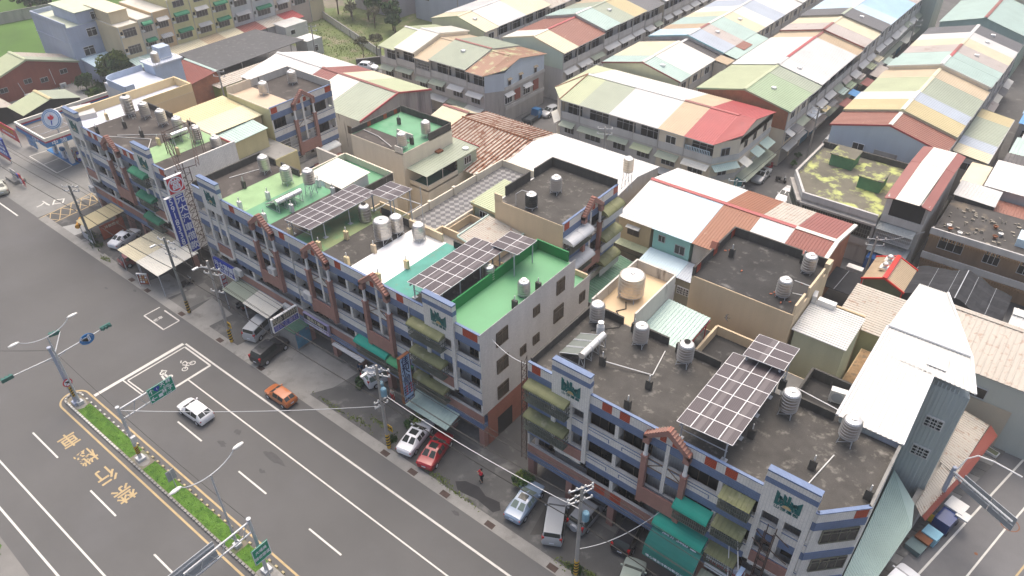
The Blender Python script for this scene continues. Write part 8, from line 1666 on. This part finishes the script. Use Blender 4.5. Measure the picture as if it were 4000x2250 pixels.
for r, m, k in ((1.5, pm('station sign white', (.58, .64, .72), .5), 0), (1.38, pm('station blue', (.02, .17, .42)), 1), (1.28, pm('station sign white', (.58, .64, .72), .5), 2), (1.16, pm('station blue', (.02, .17, .42)), 3), (1.06, pm('station sign white', (.58, .64, .72), .5), 4)):
    mb = MB(); mb.prism([c0+nrm*(.02*k)+ux*(r*math.cos(2*math.pi*i/28))+uy*(r*math.sin(2*math.pi*i/28)) for i in range(28)], nrm*.02 if k else nrm*-.3); mb.build('sign_disc', m, t)
F2 = [(-.55, .0), (-.45, .35), (-.2, .15), (-.05, .7), (.12, .3), (.3, .55), (.35, .2), (.55, .25), (.35, -.15), (.0, -.3), (-.35, -.2)]
mb = MB(); mb.prism([c0+nrm*.11+ux*a*.9+uy*(b*.9+.15) for a, b in F2][::-1], nrm*.03); mb.build('flame', SIGNR, t); mb = MB(); mb.prism([c0+nrm*.11+ux*a+uy*b for a, b in ((-.1, -.2), (-.06, -.85), (.06, -.85), (.1, -.2))], nrm*.03); mb.build('torch', SIGNB, t)
mb = MB(); mb.tube((-86.0, 3.6, 5.5), (-86.1, 3.5, 8.2), .15, n=6); mb.build('sign_post', GREYP, t)
for x in (-94.2, -91.2, -88.9):
    o = thing('fuel_pump', '%s fuel pump under the station canopy' % {-94.2: 'leftmost', -91.2: 'middle', -88.9: 'rightmost'}[x], 'fuel pump', (x, 4.7, .2), 0, 'fuel pumps'); mb = MB(); mb.box(x-.4, x+.4, 4.45, 4.95, .15, 1.9); mb.build('cabinet', SIGNW, o); mb = MB(); mb.box(x-.42, x+.42, 4.43, 4.97, 1.5, 1.95); mb.build('display', pm('station blue', (.02, .17, .42)), o); mb = MB(); mb.path([(x+.42, 4.7, 1.4), (x+.6, 4.6, .8), (x+.45, 4.5, .5)], .03); mb.build('hose', BLKP, o)
mb = MB(); mb.box(-96.5, -87.8, 4.2, 5.2, 0, .15); mb.build('pump_island', pm('station blue', (.02, .17, .42)), None, kind='structure')
rd = random.Random(9)
t = thing('goods_shelf', 'shelf stacked with bright goods on the pump island', 'shelf', (-88.6, 5.6, 0)); mb = MB(); [mb.box(-89.6, -87.9, 5.3, 6.0, z, z+.04) for z in (.2, .8, 1.4, 2.0)]; mb.build('rack', GREYP, t)
for i in range(18): x, z = -89.4+(i % 6)*.26, .24+(i//6)*.6; mb = MB(); mb.box(x, x+.2, 5.35, 5.7, z, z+.4); mb.build('goods', rd.choice([SIGNW, SIGNB, SIGNR, YELP, PLASW]), t)
t = thing('price_board', 'tall blue and red price board at the left edge', 'sign', (-98.5, -1, 0))
mb = MB(); mb.box(-101.2, -96.2, -1.4, -1.2, .8, 4.2); mb.build('board', SIGNB, t); mb = MB(); mb.box(-101.2, -96.2, -1.43, -1.41, .4, 1.0); mb.build('red_strip', SIGNR, t)
for r in range(3):
    for c in range(6): mb = MB(); mb.box(-101+c*.8, -100.45+c*.8, -1.44, -1.41, 1.3+r*.95, 1.85+r*.95); mb.build('goods_picture', SIGNLB if (r+c) % 2 else SIGNW, t)
mb = MB(); [mb.tube((x, -1.3, 0), (x, -1.3, 1), .08, n=5) for x in (-100.8, -96.6)]; mb.build('post', GREYP, t)
t = thing('banner', 'red banner with yellow lettering behind the price board', 'banner', (-104, 2, 0)); mb = MB(); mb.box(-108, -101, 2.2, 2.3, .8, 3.0); mb.build('cloth', SIGNR, t); tym(t, '加油站洗車', (1.0, .7), -104.3, 2.17, 2.3, YELP); tym(t, '全年無休歡迎光臨', (.6, .4), -104.3, 2.17, 1.5, SIGNW); mb = MB(); [mb.tube((x, 2.25, 0), (x, 2.25, 3), .06, n=5) for x in (-107.9, -101.1)]; mb.build('post', GREYP, t)
t = thing('banner', 'blue poster board right of the red banner', 'banner', (-99, 3, 0)); mb = MB(); mb.box(-100.4, -97.4, 3.3, 3.4, .3, 2.3); mb.build('poster', pm('poster mix', (.15, .35, .6), .6, .4, 2, dirt=(.6, .55, .2), dsc=1.5, dth=.55), t); mb = MB(); [mb.tube((x, 3.35, 0), (x, 3.35, .4), .05, n=4) for x in (-100, -98)]; mb.build('post', GREYP, t)
t = thing('flower_stall', 'plant boxes and small coloured signs by the road at the left edge', 'stall', (-90, -3.5, 0))
mb = MB(); mb.box(-91.8, -88.6, -4.2, -2.6, 0, .5); mb.build('planter', CONC, t); mb = MB(); mb.box(-90.4, -88.4, -3.6, -3.5, .6, 2.1); mb.build('notice', GREYL, t)
for x, z, m in ((-88.2, 1.0, SIGNB), (-87.6, .5, SIGNW), (-87.2, 1.3, SIGNR), (-86.6, .6, SIGNR)): mb = MB(); mb.box(x-.35, x+.35, -3.6, -3.5, z, z+.8); mb.tube((x, -3.5, 0), (x, -3.5, z), .03, n=4); mb.build('small_sign', m, t)
def leaves(mb, cx, cy, cz, rx, ry, rz, n, s, rd, shell=.55):
    for i in range(n):
        while True:
            v = Vector((rd.uniform(-1, 1), rd.uniform(-1, 1), rd.uniform(-1, 1)))
            if shell < v.length < 1: break
        p = Vector((cx+v.x*rx, cy+v.y*ry, cz+v.z*rz)); a = Vector((rd.gauss(0, 1), rd.gauss(0, 1), rd.gauss(0, .7))).normalized(); b = a.orthogonal().normalized(); k = s*rd.uniform(.6, 1.4)
        mb.quad(p-a*k, p+b*k*.55, p+a*k, p-b*k*.55)
def tree(label, x, y, h, r, mats, n=900, s=.3, trunk=.2, seed=1, clumps=14, cat='tree', bare=False, name='broadleaf_tree'):
    rd = random.Random(seed); t = thing(name, label, cat, (x, y, 0)); zc = h-r*.9
    mb = MB(); mb.tube((x, y, 0), (x+.1, y, h*.45), trunk, trunk*.7, n=7)
    tips = []
    for i in range(7):
        a = i*2.4; q = (x+r*.6*math.cos(a), y+r*.6*math.sin(a), h*.55+rd.uniform(0, r*.8)); mb.tube((x+.1, y, h*.3+rd.uniform(0, h*.15)), q, trunk*.45, trunk*.15, n=5); tips.append(q)
    mb.build('trunk', BARK, t)
    for j, m in enumerate(mats):
        mb = MB()
        for c in range(clumps):
            if c % len(mats) != j: continue
            a, e = rd.uniform(0, 6.28), rd.uniform(-.5, 1); q = rd.uniform(.45, .85)
            leaves(mb, x+r*q*math.cos(a)*math.cos(e), y+r*q*math.sin(a)*math.cos(e), zc+r*.85*q*math.sin(e), r*.42, r*.42, r*.36, n//clumps, s, rd, .3)
        mb.build('crown', m, t)
    return t
tree('big round leafy tree in front of the blue house corner', -114.2, 26.2, 6.2, 3.0, LEAF, 3600, .26, .25, 3, 22)
tree('smaller bushy tree left of the big round one', -116.0, 21.0, 3.2, 1.7, LEAF[:2], 1400, .22, .15, 4, 10)
tree('low bush against the station yard wall', -111.5, 20.5, 2.4, 1.6, [LEAF[0], LEAF[2]], 1100, .22, .12, 5, 9, 'bush', name='bush')
for i, (x, y, h, r, l) in enumerate(((-113.5, 81, 8, 2.3, 'dark tall tree at the far side of the vacant lot, leftmost'), (-109.5, 81.5, 7.5, 2.2, 'dark tall tree at the far side of the vacant lot, second from the left'), (-104.8, 82.5, 8, 2.3, 'dark conifer-like tree against the grey house'), (-101.6, 81.5, 6, 1.8, 'dark tree between the conifer-like tree and the utility pole'), (-94.5, 80.5, 6.5, 2.2, 'dark tree at the right end of the vacant lot'), (-92.3, 79, 4.5, 1.7, 'small dark tree right beside the pale roof'))): tree(l, x, y, h, r, [LEAF[1], LEAF[0]], 1700, .28, .2, 20+i, 14)
for i, (x, y, h, r, l) in enumerate(((-85.8, 63.6, 5, 1.4, 'thin half-bare tree on the vacant lot, nearer the white car'), (-85.0, 66.6, 5.2, 1.5, 'thin half-bare tree on the vacant lot, farther one'), (-98.8, 79, 5, 1.6, 'pale twiggy tree among the dark trees'), (-106.8, 79.5, 4.6, 1.7, 'brownish twiggy shrub below the dark trees'))): tree(l, x, y, h, r, [pm('dull leaf', (.13, .13, .07), .9, .3, 2)], 520, .2, .1, 40+i, 12)
tree('round green shrub beside the silver blue saloon', 5.5, -1.2, 1.7, 1.0, LEAF, 1500, .13, .08, 60, 16, 'shrub', name='shrub')
tree('dense green bush beside the transformer pole, behind the white saloon', -7.2, -1.9, 1.3, 1.1, [LEAF[1], LEAF[0], LEAF[2]], 1300, .14, .06, 61, 14, 'shrub', name='shrub')
tree('small leafy bush near the two dark figures at the arcade', -15.6, -1.4, 1.0, .8, [LEAF[1], LEAF[0]], 700, .13, .05, 62, 9, 'shrub', name='shrub')
tree('bushy plant at the kerb by the white planter tray', 38.0, 30.8, 1.8, 1.1, [LEAF[1], LEAF[0]], 900, .17, .08, 63, 10, 'shrub', name='shrub')
tree('yellowish bush in the inner street below the mottled roof', -40.6, 49.6, 2.6, 1.3, [LEAF[2], LEAF[0]], 900, .18, .1, 64, 10, 'shrub', name='shrub')
for i, (x, y) in enumerate(((1.2, 72), (.9, 75.2), (3.6, 70.5), (4.9, 74.6), (4.8, 78.5))): tree('potted plant along the narrow lane, %s' % ('by the blue shutters', 'beside the second doorway', 'by the lane pole', 'against the right wall', 'farther up the right wall')[i], x, y, 1.1, .6, [LEAF[i % 2]], 300, .13, .05, 70+i, 6, 'plant', name='potted_plant')
# ---------------------------------------------------------------- far left buildings
t = gable_shed('red brick warehouse with a moss and rust roof, upper left', -128.5, -121.7, 5.4, 23.5, 3.6, 6.5, 'pgreen', 'rusty', BRK, 'pgreen', along='x', xr=14.6, name='warehouse')
mb = MB(); mb.corr((-124.4, 23.6, 3.66), (-121.5, 23.6, 3.66), (-121.5, 14.7, 6.6), (-124.4, 14.7, 6.6), .5, .04); mb.build('roof_sheet', RC['ggreen'], t)
for y, z in ((9.2, 2.3), (13.6, 2.7), (16.4, 2.1), (20.2, 2.6)): window(t, fr_xp(-121.9), y, z, 1.3, .8, .04, 2, GLASS, GREYL)
mb = MB(); [mb.hexa([(-121.85, a, z0-.25), (-121.65, a, z0-.25), (-121.65, b, z1-.25), (-121.85, b, z1-.25), (-121.85, a, z0+.08), (-121.65, a, z0+.08), (-121.65, b, z1+.08), (-121.85, b, z1+.08)]) for a, b, z0, z1 in ((5.4, 14.6, 3.6, 6.5), (14.6, 23.5, 6.5, 3.6))]; mb.build('barge_board', RC['pgreen'], t)
mb = MB(); mb.path([(-121.6, 17.8, 3.8), (-121.6, 17.9, .8)], .05); mb.path([(-121.6, 11.8, 3.0), (-121.6, 12.2, .8)], .05); mb.build('conduit', PLASW, t)
for y, l in ((12.4, 'air conditioner at the foot of the brick warehouse, left one'), (18.9, 'air conditioner at the foot of the brick warehouse, right one')): ac(l, -120.9, y, .05, R_(90), 1.3)
t = gable_shed('open-sided shed with a pale green gable roof beside the petrol station', -110, -104, 5.2, 15.0, 3.6, 4.9, 'pgreen', 'ggreen', DARK, 'yellow', along='x', xr=10.2, name='open_shed', cat='shed')  # solid body coloured near-black for the shade under the roof
t = gable_shed('low grey-green roofed shed at the left edge by the petrol station', -122, -112, 1.0, 7.0, 2.6, 3.3, 'ggreen', 'rusty', DARK, 'ggreen', along='x', name='open_shed', cat='shed')  # near-black body paints the shaded inside of the shed
# blue house with the blue side wall
BLUE = pm('blue grey wall tile', (.40, .45, .56), .7, .1, .5, streak=True)
t = block('pale blue corner house at the end of the apartment row, upper left', -136, -122, 23.3, 33.4, 9.8, BLUE, pm('pale green roof', (.50, .54, .42), .8, .1), name='apartment_house')
mb = MB(); mb.box(-132, -122.2, 26, 33.2, 9.8, 12.0); mb.build('roof_room', BLUE, t); mb = MB(); mb.box(-132.3, -121.9, 25.7, 33.4, 12.0, 12.12); mb.build('roof_surface', pm('pale green roof', (.50, .54, .42)), t)
for a in ((-136, -122, 23.3, 23.5), (-136, -135.8, 23.5, 33)): parapet(t, *a, 9.7, 10.6, BLUE)
for y, z, w, h in ((27.8, 8.1, 1.8, 1.5), (26.2, 4.9, 2, 1.6), (30.8, 5.3, 1.2, 1.2), (29.3, 10.9, 1.4, 1.3)): window(t, fr_xp(-122), y, z, w, h, .04, 2, GLASS, WHITE)
mb = MB(); mb.fbox(fr_xp(-122), 23.3, 33.4, 0, .08, 6.7, 6.9); mb.fbox(fr_ym(23.3), -136, -122, 0, .08, 6.7, 6.9); mb.build('band', BLUE, t)
t2 = thing('annexe', 'pale blue annexe with a rounded translucent roof and a steel stair', 'annexe', (-119, 27.5, 0)); mb = MB(); mb.box(-121.9, -116.5, 24.2, 31, 0, 3.4); mb.build('wall', BLUE, t2); mb = MB(); mb.corr((-121.9, 24, 3.9), (-121.9, 31.2, 3.9), (-116.3, 31.2, 3.4), (-116.3, 24, 3.4), .5, .04); mb.build('roof_sheet', RC['lblue'], t2); window(t2, fr_xp(-116.5), 27.5, 2.3, 1.4, 1.1, .03, 1, GLASS, BLUE)
mb = MB(); [mb.box(-116.2+k*.28, -115.9+k*.28, 28.2, 29.2, 2.4-k*.28, 2.45-k*.28) for k in range(8)]; mb.tube((-116.3, 28.2, 2.45), (-114.0, 28.2, .2), .05, n=4); mb.tube((-116.3, 29.2, 2.45), (-114.0, 29.2, .2), .05, n=4); mb.build('stair', GREYW, t2)
# apartment row
GA = 'apartment houses in the row at the upper left'
WY = pm('apartment yellow', (.60, .56, .30), .85, .08, .4, streak=True); WP = pm('apartment pink beige', (.54, .44, .38), .85, .08, .4, streak=True); WB = pm('apartment bluish white', (.54, .56, .55), .85, .1, .4, streak=True); WC = pm('apartment cream', (.64, .54, .36), .85, .07, .4, streak=True); WO = pm('apartment peach', (.60, .45, .27), .85, .08, .4, streak=True); WPC = pm('apartment pale', (.60, .54, .44), .85, .08, .4, streak=True)
FA = fr_xp(-114.0); rd = random.Random(31)
for i, (y0, y1, z, m, l, up) in enumerate(((29.2, 33.4, 10.0, WC, 'cream apartment house with large dark windows, end of the apartment row', 0), (33.4, 36.4, 10.4, WPC, 'narrow pale apartment house with grey window hoods', 0), (36.4, 40.0, 11.0, WO, 'peach apartment house with green window hoods and peeling paint', 1), (40.0, 44.6, 12.5, WY, 'yellow apartment house, first of three yellow ones', 0), (44.6, 49.0, 12.5, WY, 'yellow apartment house, middle of three yellow ones', 0), (49.0, 53.4, 12.6, WY, 'yellow apartment house, last of three yellow ones', 0), (53.4, 58.5, 12.4, WB, 'bluish white apartment house beside the yellow ones', 0), (58.5, 64, 12.2, WB, 'bluish white apartment house with green hoods near the red shed', 0), (64, 68.5, 12, WPC, 'pale stained apartment house above the white hut', 0), (68.5, 73.5, 11.5, WP, 'pinkish beige apartment house facing the vacant lot', 0), (73.5, 77.5, 9, WC, 'cream low apartment house with a roof terrace by the vacant lot', 0))):
    t = block(l, -126, -114, y0+.003, y1-.003, z, m, pm('pale roof', (.58, .56, .50), .8, .1), name='apartment_house', grp=GA)
    if i in (0, 3, 6): mb = MB(); mb.box(-125, -116.5, y0+.3, y1-.3, z, z+2.2); mb.build('roof_room', m, t); mb = MB(); mb.box(-125.3, -116.2, y0+.1, y1-.1, z+2.2, z+2.3); mb.build('room_roof', RC['cream'], t)
    c = (y0+y1)/2; hood = [GREYL, GREENC][i % 2] if 0 < i < 9 else None
    for zz in (8.6, 5.4) if z > 9.5 else (5.4,):
        window(t, FA, c, zz, (y1-y0)*.58, 1.5, .03, 4, pm('dim window glass', (.08, .075, .07), .4), GREYW)
        if hood: awning(t, FA, c-(y1-y0)*.33, c+(y1-y0)*.33, zz+1.25, zz+.7, .9, hood, curved=hood is GREENC)
        window(t, FA, y0+.45, zz+.2, .5, .6, .03, 1, GLASS, m); mb = MB(); mb.fbox(FA, y0+.15, y0+.75, 0, .35, zz-.6, zz-.25); mb.build('ac_hood', PLASW, t)
    if z > 12: window(t, FA, c, 11.4, (y1-y0)*.5, 1.1, .03, 3, pm('dim window glass', (.08, .075, .07)), GREYW)
    mb = MB(); mb.fbox(FA, y0, y0+.12, 0, .1, .2, z); mb.build('downpipe', GREYL, t)
    t3 = thing('lean_to', '%s lean-to roof below the apartment house %s' % (('aqua', 'mint', 'straw', 'straw', 'tan', 'cream', 'rust-red', 'grey', 'red', 'beige', 'pale')[i], ('with large dark windows', 'with grey hoods', 'with peeling paint', 'first yellow', 'middle yellow', 'last yellow', 'bluish white', 'bluish white with green hoods', 'pale stained', 'pinkish beige', 'low cream')[i]), 'shed', (-112, c, 0), 0, 'lean-to roofs along the apartment row')
    if i < 9: mb = MB(); mb.corr((-113.9, y0, 3.9), (-113.9, y1, 3.9), (-109.8, y1, 3.2), (-109.8, y0, 3.2), .5, .04); mb.build('roof_sheet', RC[('mint', 'mint', 'cream', 'cream', 'tan', 'cream', 'maroon', 'rusty', 'red')[i]], t3); mb = MB(); mb.box(-113.8, -110.1, y0+.1, y1-.1, 0, 3.1); mb.build('wall', GREYW, t3)
    else: bpy.data.objects.remove(t3)
t = block('small white hut with one window at the corner of the vacant lot', -112.5, -106.5, 60.6, 66.5, 3.4, pm('white hut wall', (.62, .61, .57), .85, .08), pm('hut roof', (.55, .55, .53), .8)); window(t, fr_xp(-106.5), 62.4, 2.0, 1.1, .9, .03, 1, GLASS, WHITE)
# dark shed, container, brown roof, blue cabin building
t = thing('open_shed', 'wide open shed with a dark tarred roof on posts, upper left', 'shed', (-99, 46, 0))
mb = MB(); mb.hexa([(-107, 36, 4.5), (-95.3, 35.6, 3.7), (-96.2, 57.5, 3.7), (-107.5, 54, 4.5), (-107, 36, 4.6), (-95.3, 35.6, 3.8), (-96.2, 57.5, 3.8), (-107.5, 54, 4.6)]); mb.build('roof_sheet', RC['asph'], t)
mb = MB(); [mb.tube((x, y, 0), (x, y, 3.7), .1, n=5) for x, y in ((-95.6, 37), (-95.7, 42), (-95.9, 48), (-96.2, 54), (-106, 38), (-106.5, 52))]; mb.build('post', CONCP, t); mb = MB(); mb.box(-107.2, -107, 36.5, 53.5, 0, 4.3); mb.build('rear_wall', GREYW, t)
t = block('white-fronted shed end with a pale roof beside the tarred roof', -99.5, -95.6, 57.6, 61.5, 3.4, pm('pale grey wall', (.46, .48, .44), .9, .1), RC['white'], name='shed', cat='shed'); window(t, fr_xp(-95.6), 59.6, 1.6, 1.0, 1.2, .03, 1, GLASS, WHITE)
t = thing('shipping_container', 'olive green ribbed container with a dusty roof', 'container', (-92.2, 39.5, 0)); OLV = pm('container green', (.27, .30, .075), .7, .1, .5, streak=True)
mb = MB(); mb.box(-94.4, -90.2, 33.2, 46, .1, 2.75)
for k in range(42): y = 33.3+k*.3; mb.box(-90.21, -90.13, y, y+.15, .25, 2.6)
for k in range(13): x = -94.3+k*.32; mb.box(x, x+.16, 33.12, 33.21, .25, 2.6)
mb.build('shell', OLV, t); mb = MB(); mb.corr((-94.6, 33, 2.95), (-94.6, 46.2, 2.95), (-90.0, 46.2, 2.85), (-90.0, 33, 2.85), .6, .06); mb.build('roof_sheet', RC['rusty'], t)
gable_shed('brown ribbed roof with a pale edge over an orange brick shed, upper left', -102.5, -92.2, 27.6, 35.0, 4.0, 5.0, 'dred', 'mint', BRKG, 'mint', along='x', xr=34.6, name='brick_shed', cat='shed')
LB = pm('pale blue rendered wall', (.42, .50, .62), .8, .1, .6)
t = block('pale blue roof terrace with a rounded parapet and water tank cabin', -94.3, -87.2, 15.6, 22.4, 8.4, pm('white rendered wall', (.60, .60, .58), .8, .08), pm('pale blue floor', (.58, .62, .70), .7, .06), name='roof_terrace', cat='terrace')
mb = MB()
arc = [(-92.4+1.9*math.cos(a), 17.4+1.9*math.sin(a)) for a in [math.pi*(1.0+.5*k/8) for k in range(9)]]
pl = [(-94.3, 22.4)]+arc+[(-87.2, 15.5), (-87.2, 17)]
for (x0, y0), (x1, y1) in zip(pl, pl[1:]):
    d = Vector((x1-x0, y1-y0)).normalized()*.0; mb.prism([(x0, y0, 8.2), (x1, y1, 8.2), (x1+.12, y1+.12, 8.2), (x0+.12, y0+.12, 8.2)], (0, 0, 1.2))
mb.build('parapet', LB, t); mb = MB(); mb.box(-93.4, -90, 22.4, 27.4, 0, 10.0); mb.build('cabin', LB, t); mb = MB(); mb.box(-93.7, -89.7, 22.1, 27.7, 10.0, 10.2); mb.build('cabin_roof', pm('pale blue floor', (.58, .62, .70)), t); mb = MB(); mb.box(-93.2, -91, 24.6, 26.6, 10.2, 12.2); mb.build('tank_room', LB, t)
mb = MB(); [mb.tube((-93.6+k*.35, 22.2, 10.2), (-93.6+k*.35, 22.2, 10.9), .025, n=4) for k in range(11)]; mb.tube((-93.6, 22.2, 10.9), (-89.8, 22.2, 10.9), .03, n=4); [mb.tube((-89.8, 22.2+k*.4, 10.2), (-89.8, 22.2+k*.4, 10.9), .025, n=4) for k in range(13)]; mb.tube((-89.8, 22.2, 10.9), (-89.8, 27.2, 10.9), .03, n=4); mb.build('railing', WHITE, t)
# top edge buildings
GB1 = pm('bluish grey tall wall', (.43, .46, .52), .85, .08, .3, streak=True)
t = block('tall bluish grey house at the top edge behind the vacant lot trees', -96.5, -78, 90, 104, 14, GB1, CONC, name='apartment_house')
for z, x in ((5.5, -92.5), (10.2, -88)): window(t, fr_ym(90), x, z, 1.1, 1.6, .03, 1, GLASS, GREYW)
for y in (92.5, 96.5, 100.5):
    for z in (4.5, 8, 11.5): window(t, fr_xp(-78), y, z, 2.4, 1.6, .03, 3, GLASS, GREYW)
t = block('grey house with dim balconies left of the tall bluish one, top edge', -114, -99.5, 87, 100, 11.5, pm('mauve grey wall', (.40, .39, .43), .85, .1, .3, streak=True), CONC, name='apartment_house')
for z in (4.2, 7.6):
    mb = MB(); mb.fbox(fr_ym(87), -108, -100, .0, .04, z, z+2); mb.build('balcony_opening_shade', DARK, t); mb = MB(); mb.fbox(fr_ym(87), -108.2, -99.6, 0, .9, z-.9, z+.1); mb.build('balcony_wall', pm('brown balcony tile', (.27, .18, .16), .8, .1), t)  # opening panels are near-black to paint the balcony shade
t = block('further grey apartment house at the top edge', -76, -70, 104, 116, 12, GB1, CONC, name='apartment_house'); [window(t, fr_ym(104), -74.5+k*2, z, 1.2, 1.5, .03, 2, GLASS, GREYW) for k in range(2) for z in (5, 9)]
for x0, x1, y0, y1, z, m, l in ((-150, -140, 60, 120, 8, GREYL, 'long pale house beyond the apartment row, top edge'), (-66, -58, 106, 130, 8.5, PALEC, 'pale house at the top edge beyond the ivory roofs'), (-28, -20, 138, 160, 9, GREYL, 'grey house at the top edge beyond the pale row'), (28, 44, 128, 160, 8, PALEC, 'orange-tinted house at the top right corner')): t = block(l, x0, x1, y0, y1, z, m, CONC); [window(t, fr_ym(y0), x0+1.5+k*2.5, z-2, 1.4, 1.2, .03, 2, GLASS, GREYW) for k in range(2)]
for a, b, l, m in (((-113.8, 76.8), (-84.3, 67), 'weathered concrete wall along the far side of the vacant lot', DIRTYW), ((-84.2, 60.2), (-79.6, 67), 'dark garden wall at the near corner of the vacant lot', BLACKW), ((-175, 10), (-168, 44), 'grey concrete wall at the far side of the paddy field', GREYW)):
    t = thing('garden_wall', l, 'wall', ((a[0]+b[0])/2, (a[1]+b[1])/2, 0)); f = (a[0], a[1], *Vector((b[0]-a[0], b[1]-a[1])).normalized()); L = math.hypot(b[0]-a[0], b[1]-a[1]); mb = MB(); mb.fbox(f, 0, L, 0, .2, 0, 1.5 if l[0] != 'g' else 2.4)
    mb.build('wall_panel', m, t); mb = MB(); mb.fbox(f, -.05, L+.05, -.04, .24, 1.5 if l[0] != 'g' else 2.4, 1.6 if l[0] != 'g' else 2.5); mb.build('coping', CONC, t)
for i, (x, y, r) in enumerate(((-176, 18, 4), (-180, 28, 5), (-176, 38, 4.5), (-184, 44, 5))): tree('hazy tree beyond the paddy field wall, %s' % ('nearest the left edge', 'second', 'third', 'farthest')[i], x, y, 7, r, [LEAF[0], LEAF[1]], 900, .5, .3, 80+i, 12)
# back-street poles
def spole(label, x, y, h, a=R_(30)):
    t = thing('utility_pole', label, 'utility pole', (x, y, 0), 0, 'poles in the back streets'); mb = MB(); mb.tube((x, y, 0), (x, y, h), .16, .11, n=7); mb.build('shaft', CONCP, t)
    for z in (h-.25, h-1.1):
        c, s = math.cos(a), math.sin(a); mb = MB(); mb.tube((x-1.1*c, y-1.1*s, z), (x+1.1*c, y+1.1*s, z), .05, n=4); mb.build('crossarm', GALV, t)
        for u in (-1, 0, 1): mb = MB(); mb.lathe([(.06, 0), (.1, .1), (.05, .25)], x+u*c, y+u*s, z+.05, 6); mb.build('insulator', PLASW, t)
    return t
for a in (('concrete pole with pale crossarms at the mouth of the narrow lane', 2.0, 76.0, 8.6), ('pole in the street left of the pale roofed row', -35.6, 71.4, 8.2), ('pole with a lamp arm behind the white hall', -19.6, 50.5, 8.6), ('pole at the end of the inner street below the crimson house', 1.2, 49.6, 7.5), ('pole by the vacant lot beside the tarred roof', -93.4, 57.6, 7.2), ('pole standing in front of the olive container', -84.0, 30.2, 8.4), ('pole beside the bluish grey house, left', -98, 84, 8.5), ('pole beside the bluish grey house, right', -80, 86.5, 9), ('pole at the far end of the narrow lane', 2.2, 126, 9), ('pole beside the blue tarpaulin stall', 19.3, 49.2, 6)): spole(*a)
wire('thin wire running up the narrow lane over the shutters', (2.0, 76, 7.8), (2.2, 126, 8.2), 1.0, .03); wire('thin wire from the lane mouth towards the crimson house', (2.0, 76, 7.6), (1.2, 49.6, 6.8), .5, .03)
wire('twin cable slung over the dark yard to the tarpaulin pole', (19.3, 49.2, 5.6), (23.5, 52.8, 6.6), .3, .03, GALV)
# blue shutter walls of the lane and steel truss at the right edge
t = thing('steel_truss', 'rusty steel truss and sheds at the kerb of the right-hand street', 'frame', (39, 36, 0)); mb = MB()
for k in range(6): mb.tube((38+k*.6, 33+k*1.2, 0), (38+k*.6, 33+k*1.2, 3.4), .06, n=4); mb.tube((38+k*.6, 33+k*1.2, .2), (38.6+k*.6, 34.2+k*1.2, 3.3), .04, n=4)
mb.tube((38, 33, 3.4), (41.6, 40.2, 3.4), .06, n=4); mb.build('truss', DKIRON, t)
# ---------------------------------------------------------------- haze
HZ = True
if HZ:
    mb = MB(); mb.box(-420, 330, -120, 420, -1.2, 60); o = mb.build('haze', pm('haze', (.8, .8, .8)), kind='stuff'); tag(o, 'thin pale haze over the whole town', 'haze')
    hm = bpy.data.materials.new('haze air'); hm.use_nodes = True; hn = hm.node_tree; hn.nodes.clear(); ho = hn.nodes.new('ShaderNodeOutputMaterial'); pv = hn.nodes.new('ShaderNodeVolumePrincipled')
    pv.inputs['Color'].default_value = (.93, .95, .96, 1); pv.inputs['Density'].default_value = .0006; pv.inputs['Anisotropy'].default_value = .2
    hn.links.new(pv.outputs[0], ho.inputs['Volume']); o.data.materials.clear(); o.data.materials.append(hm); SC.cycles.volume_bounces = 0
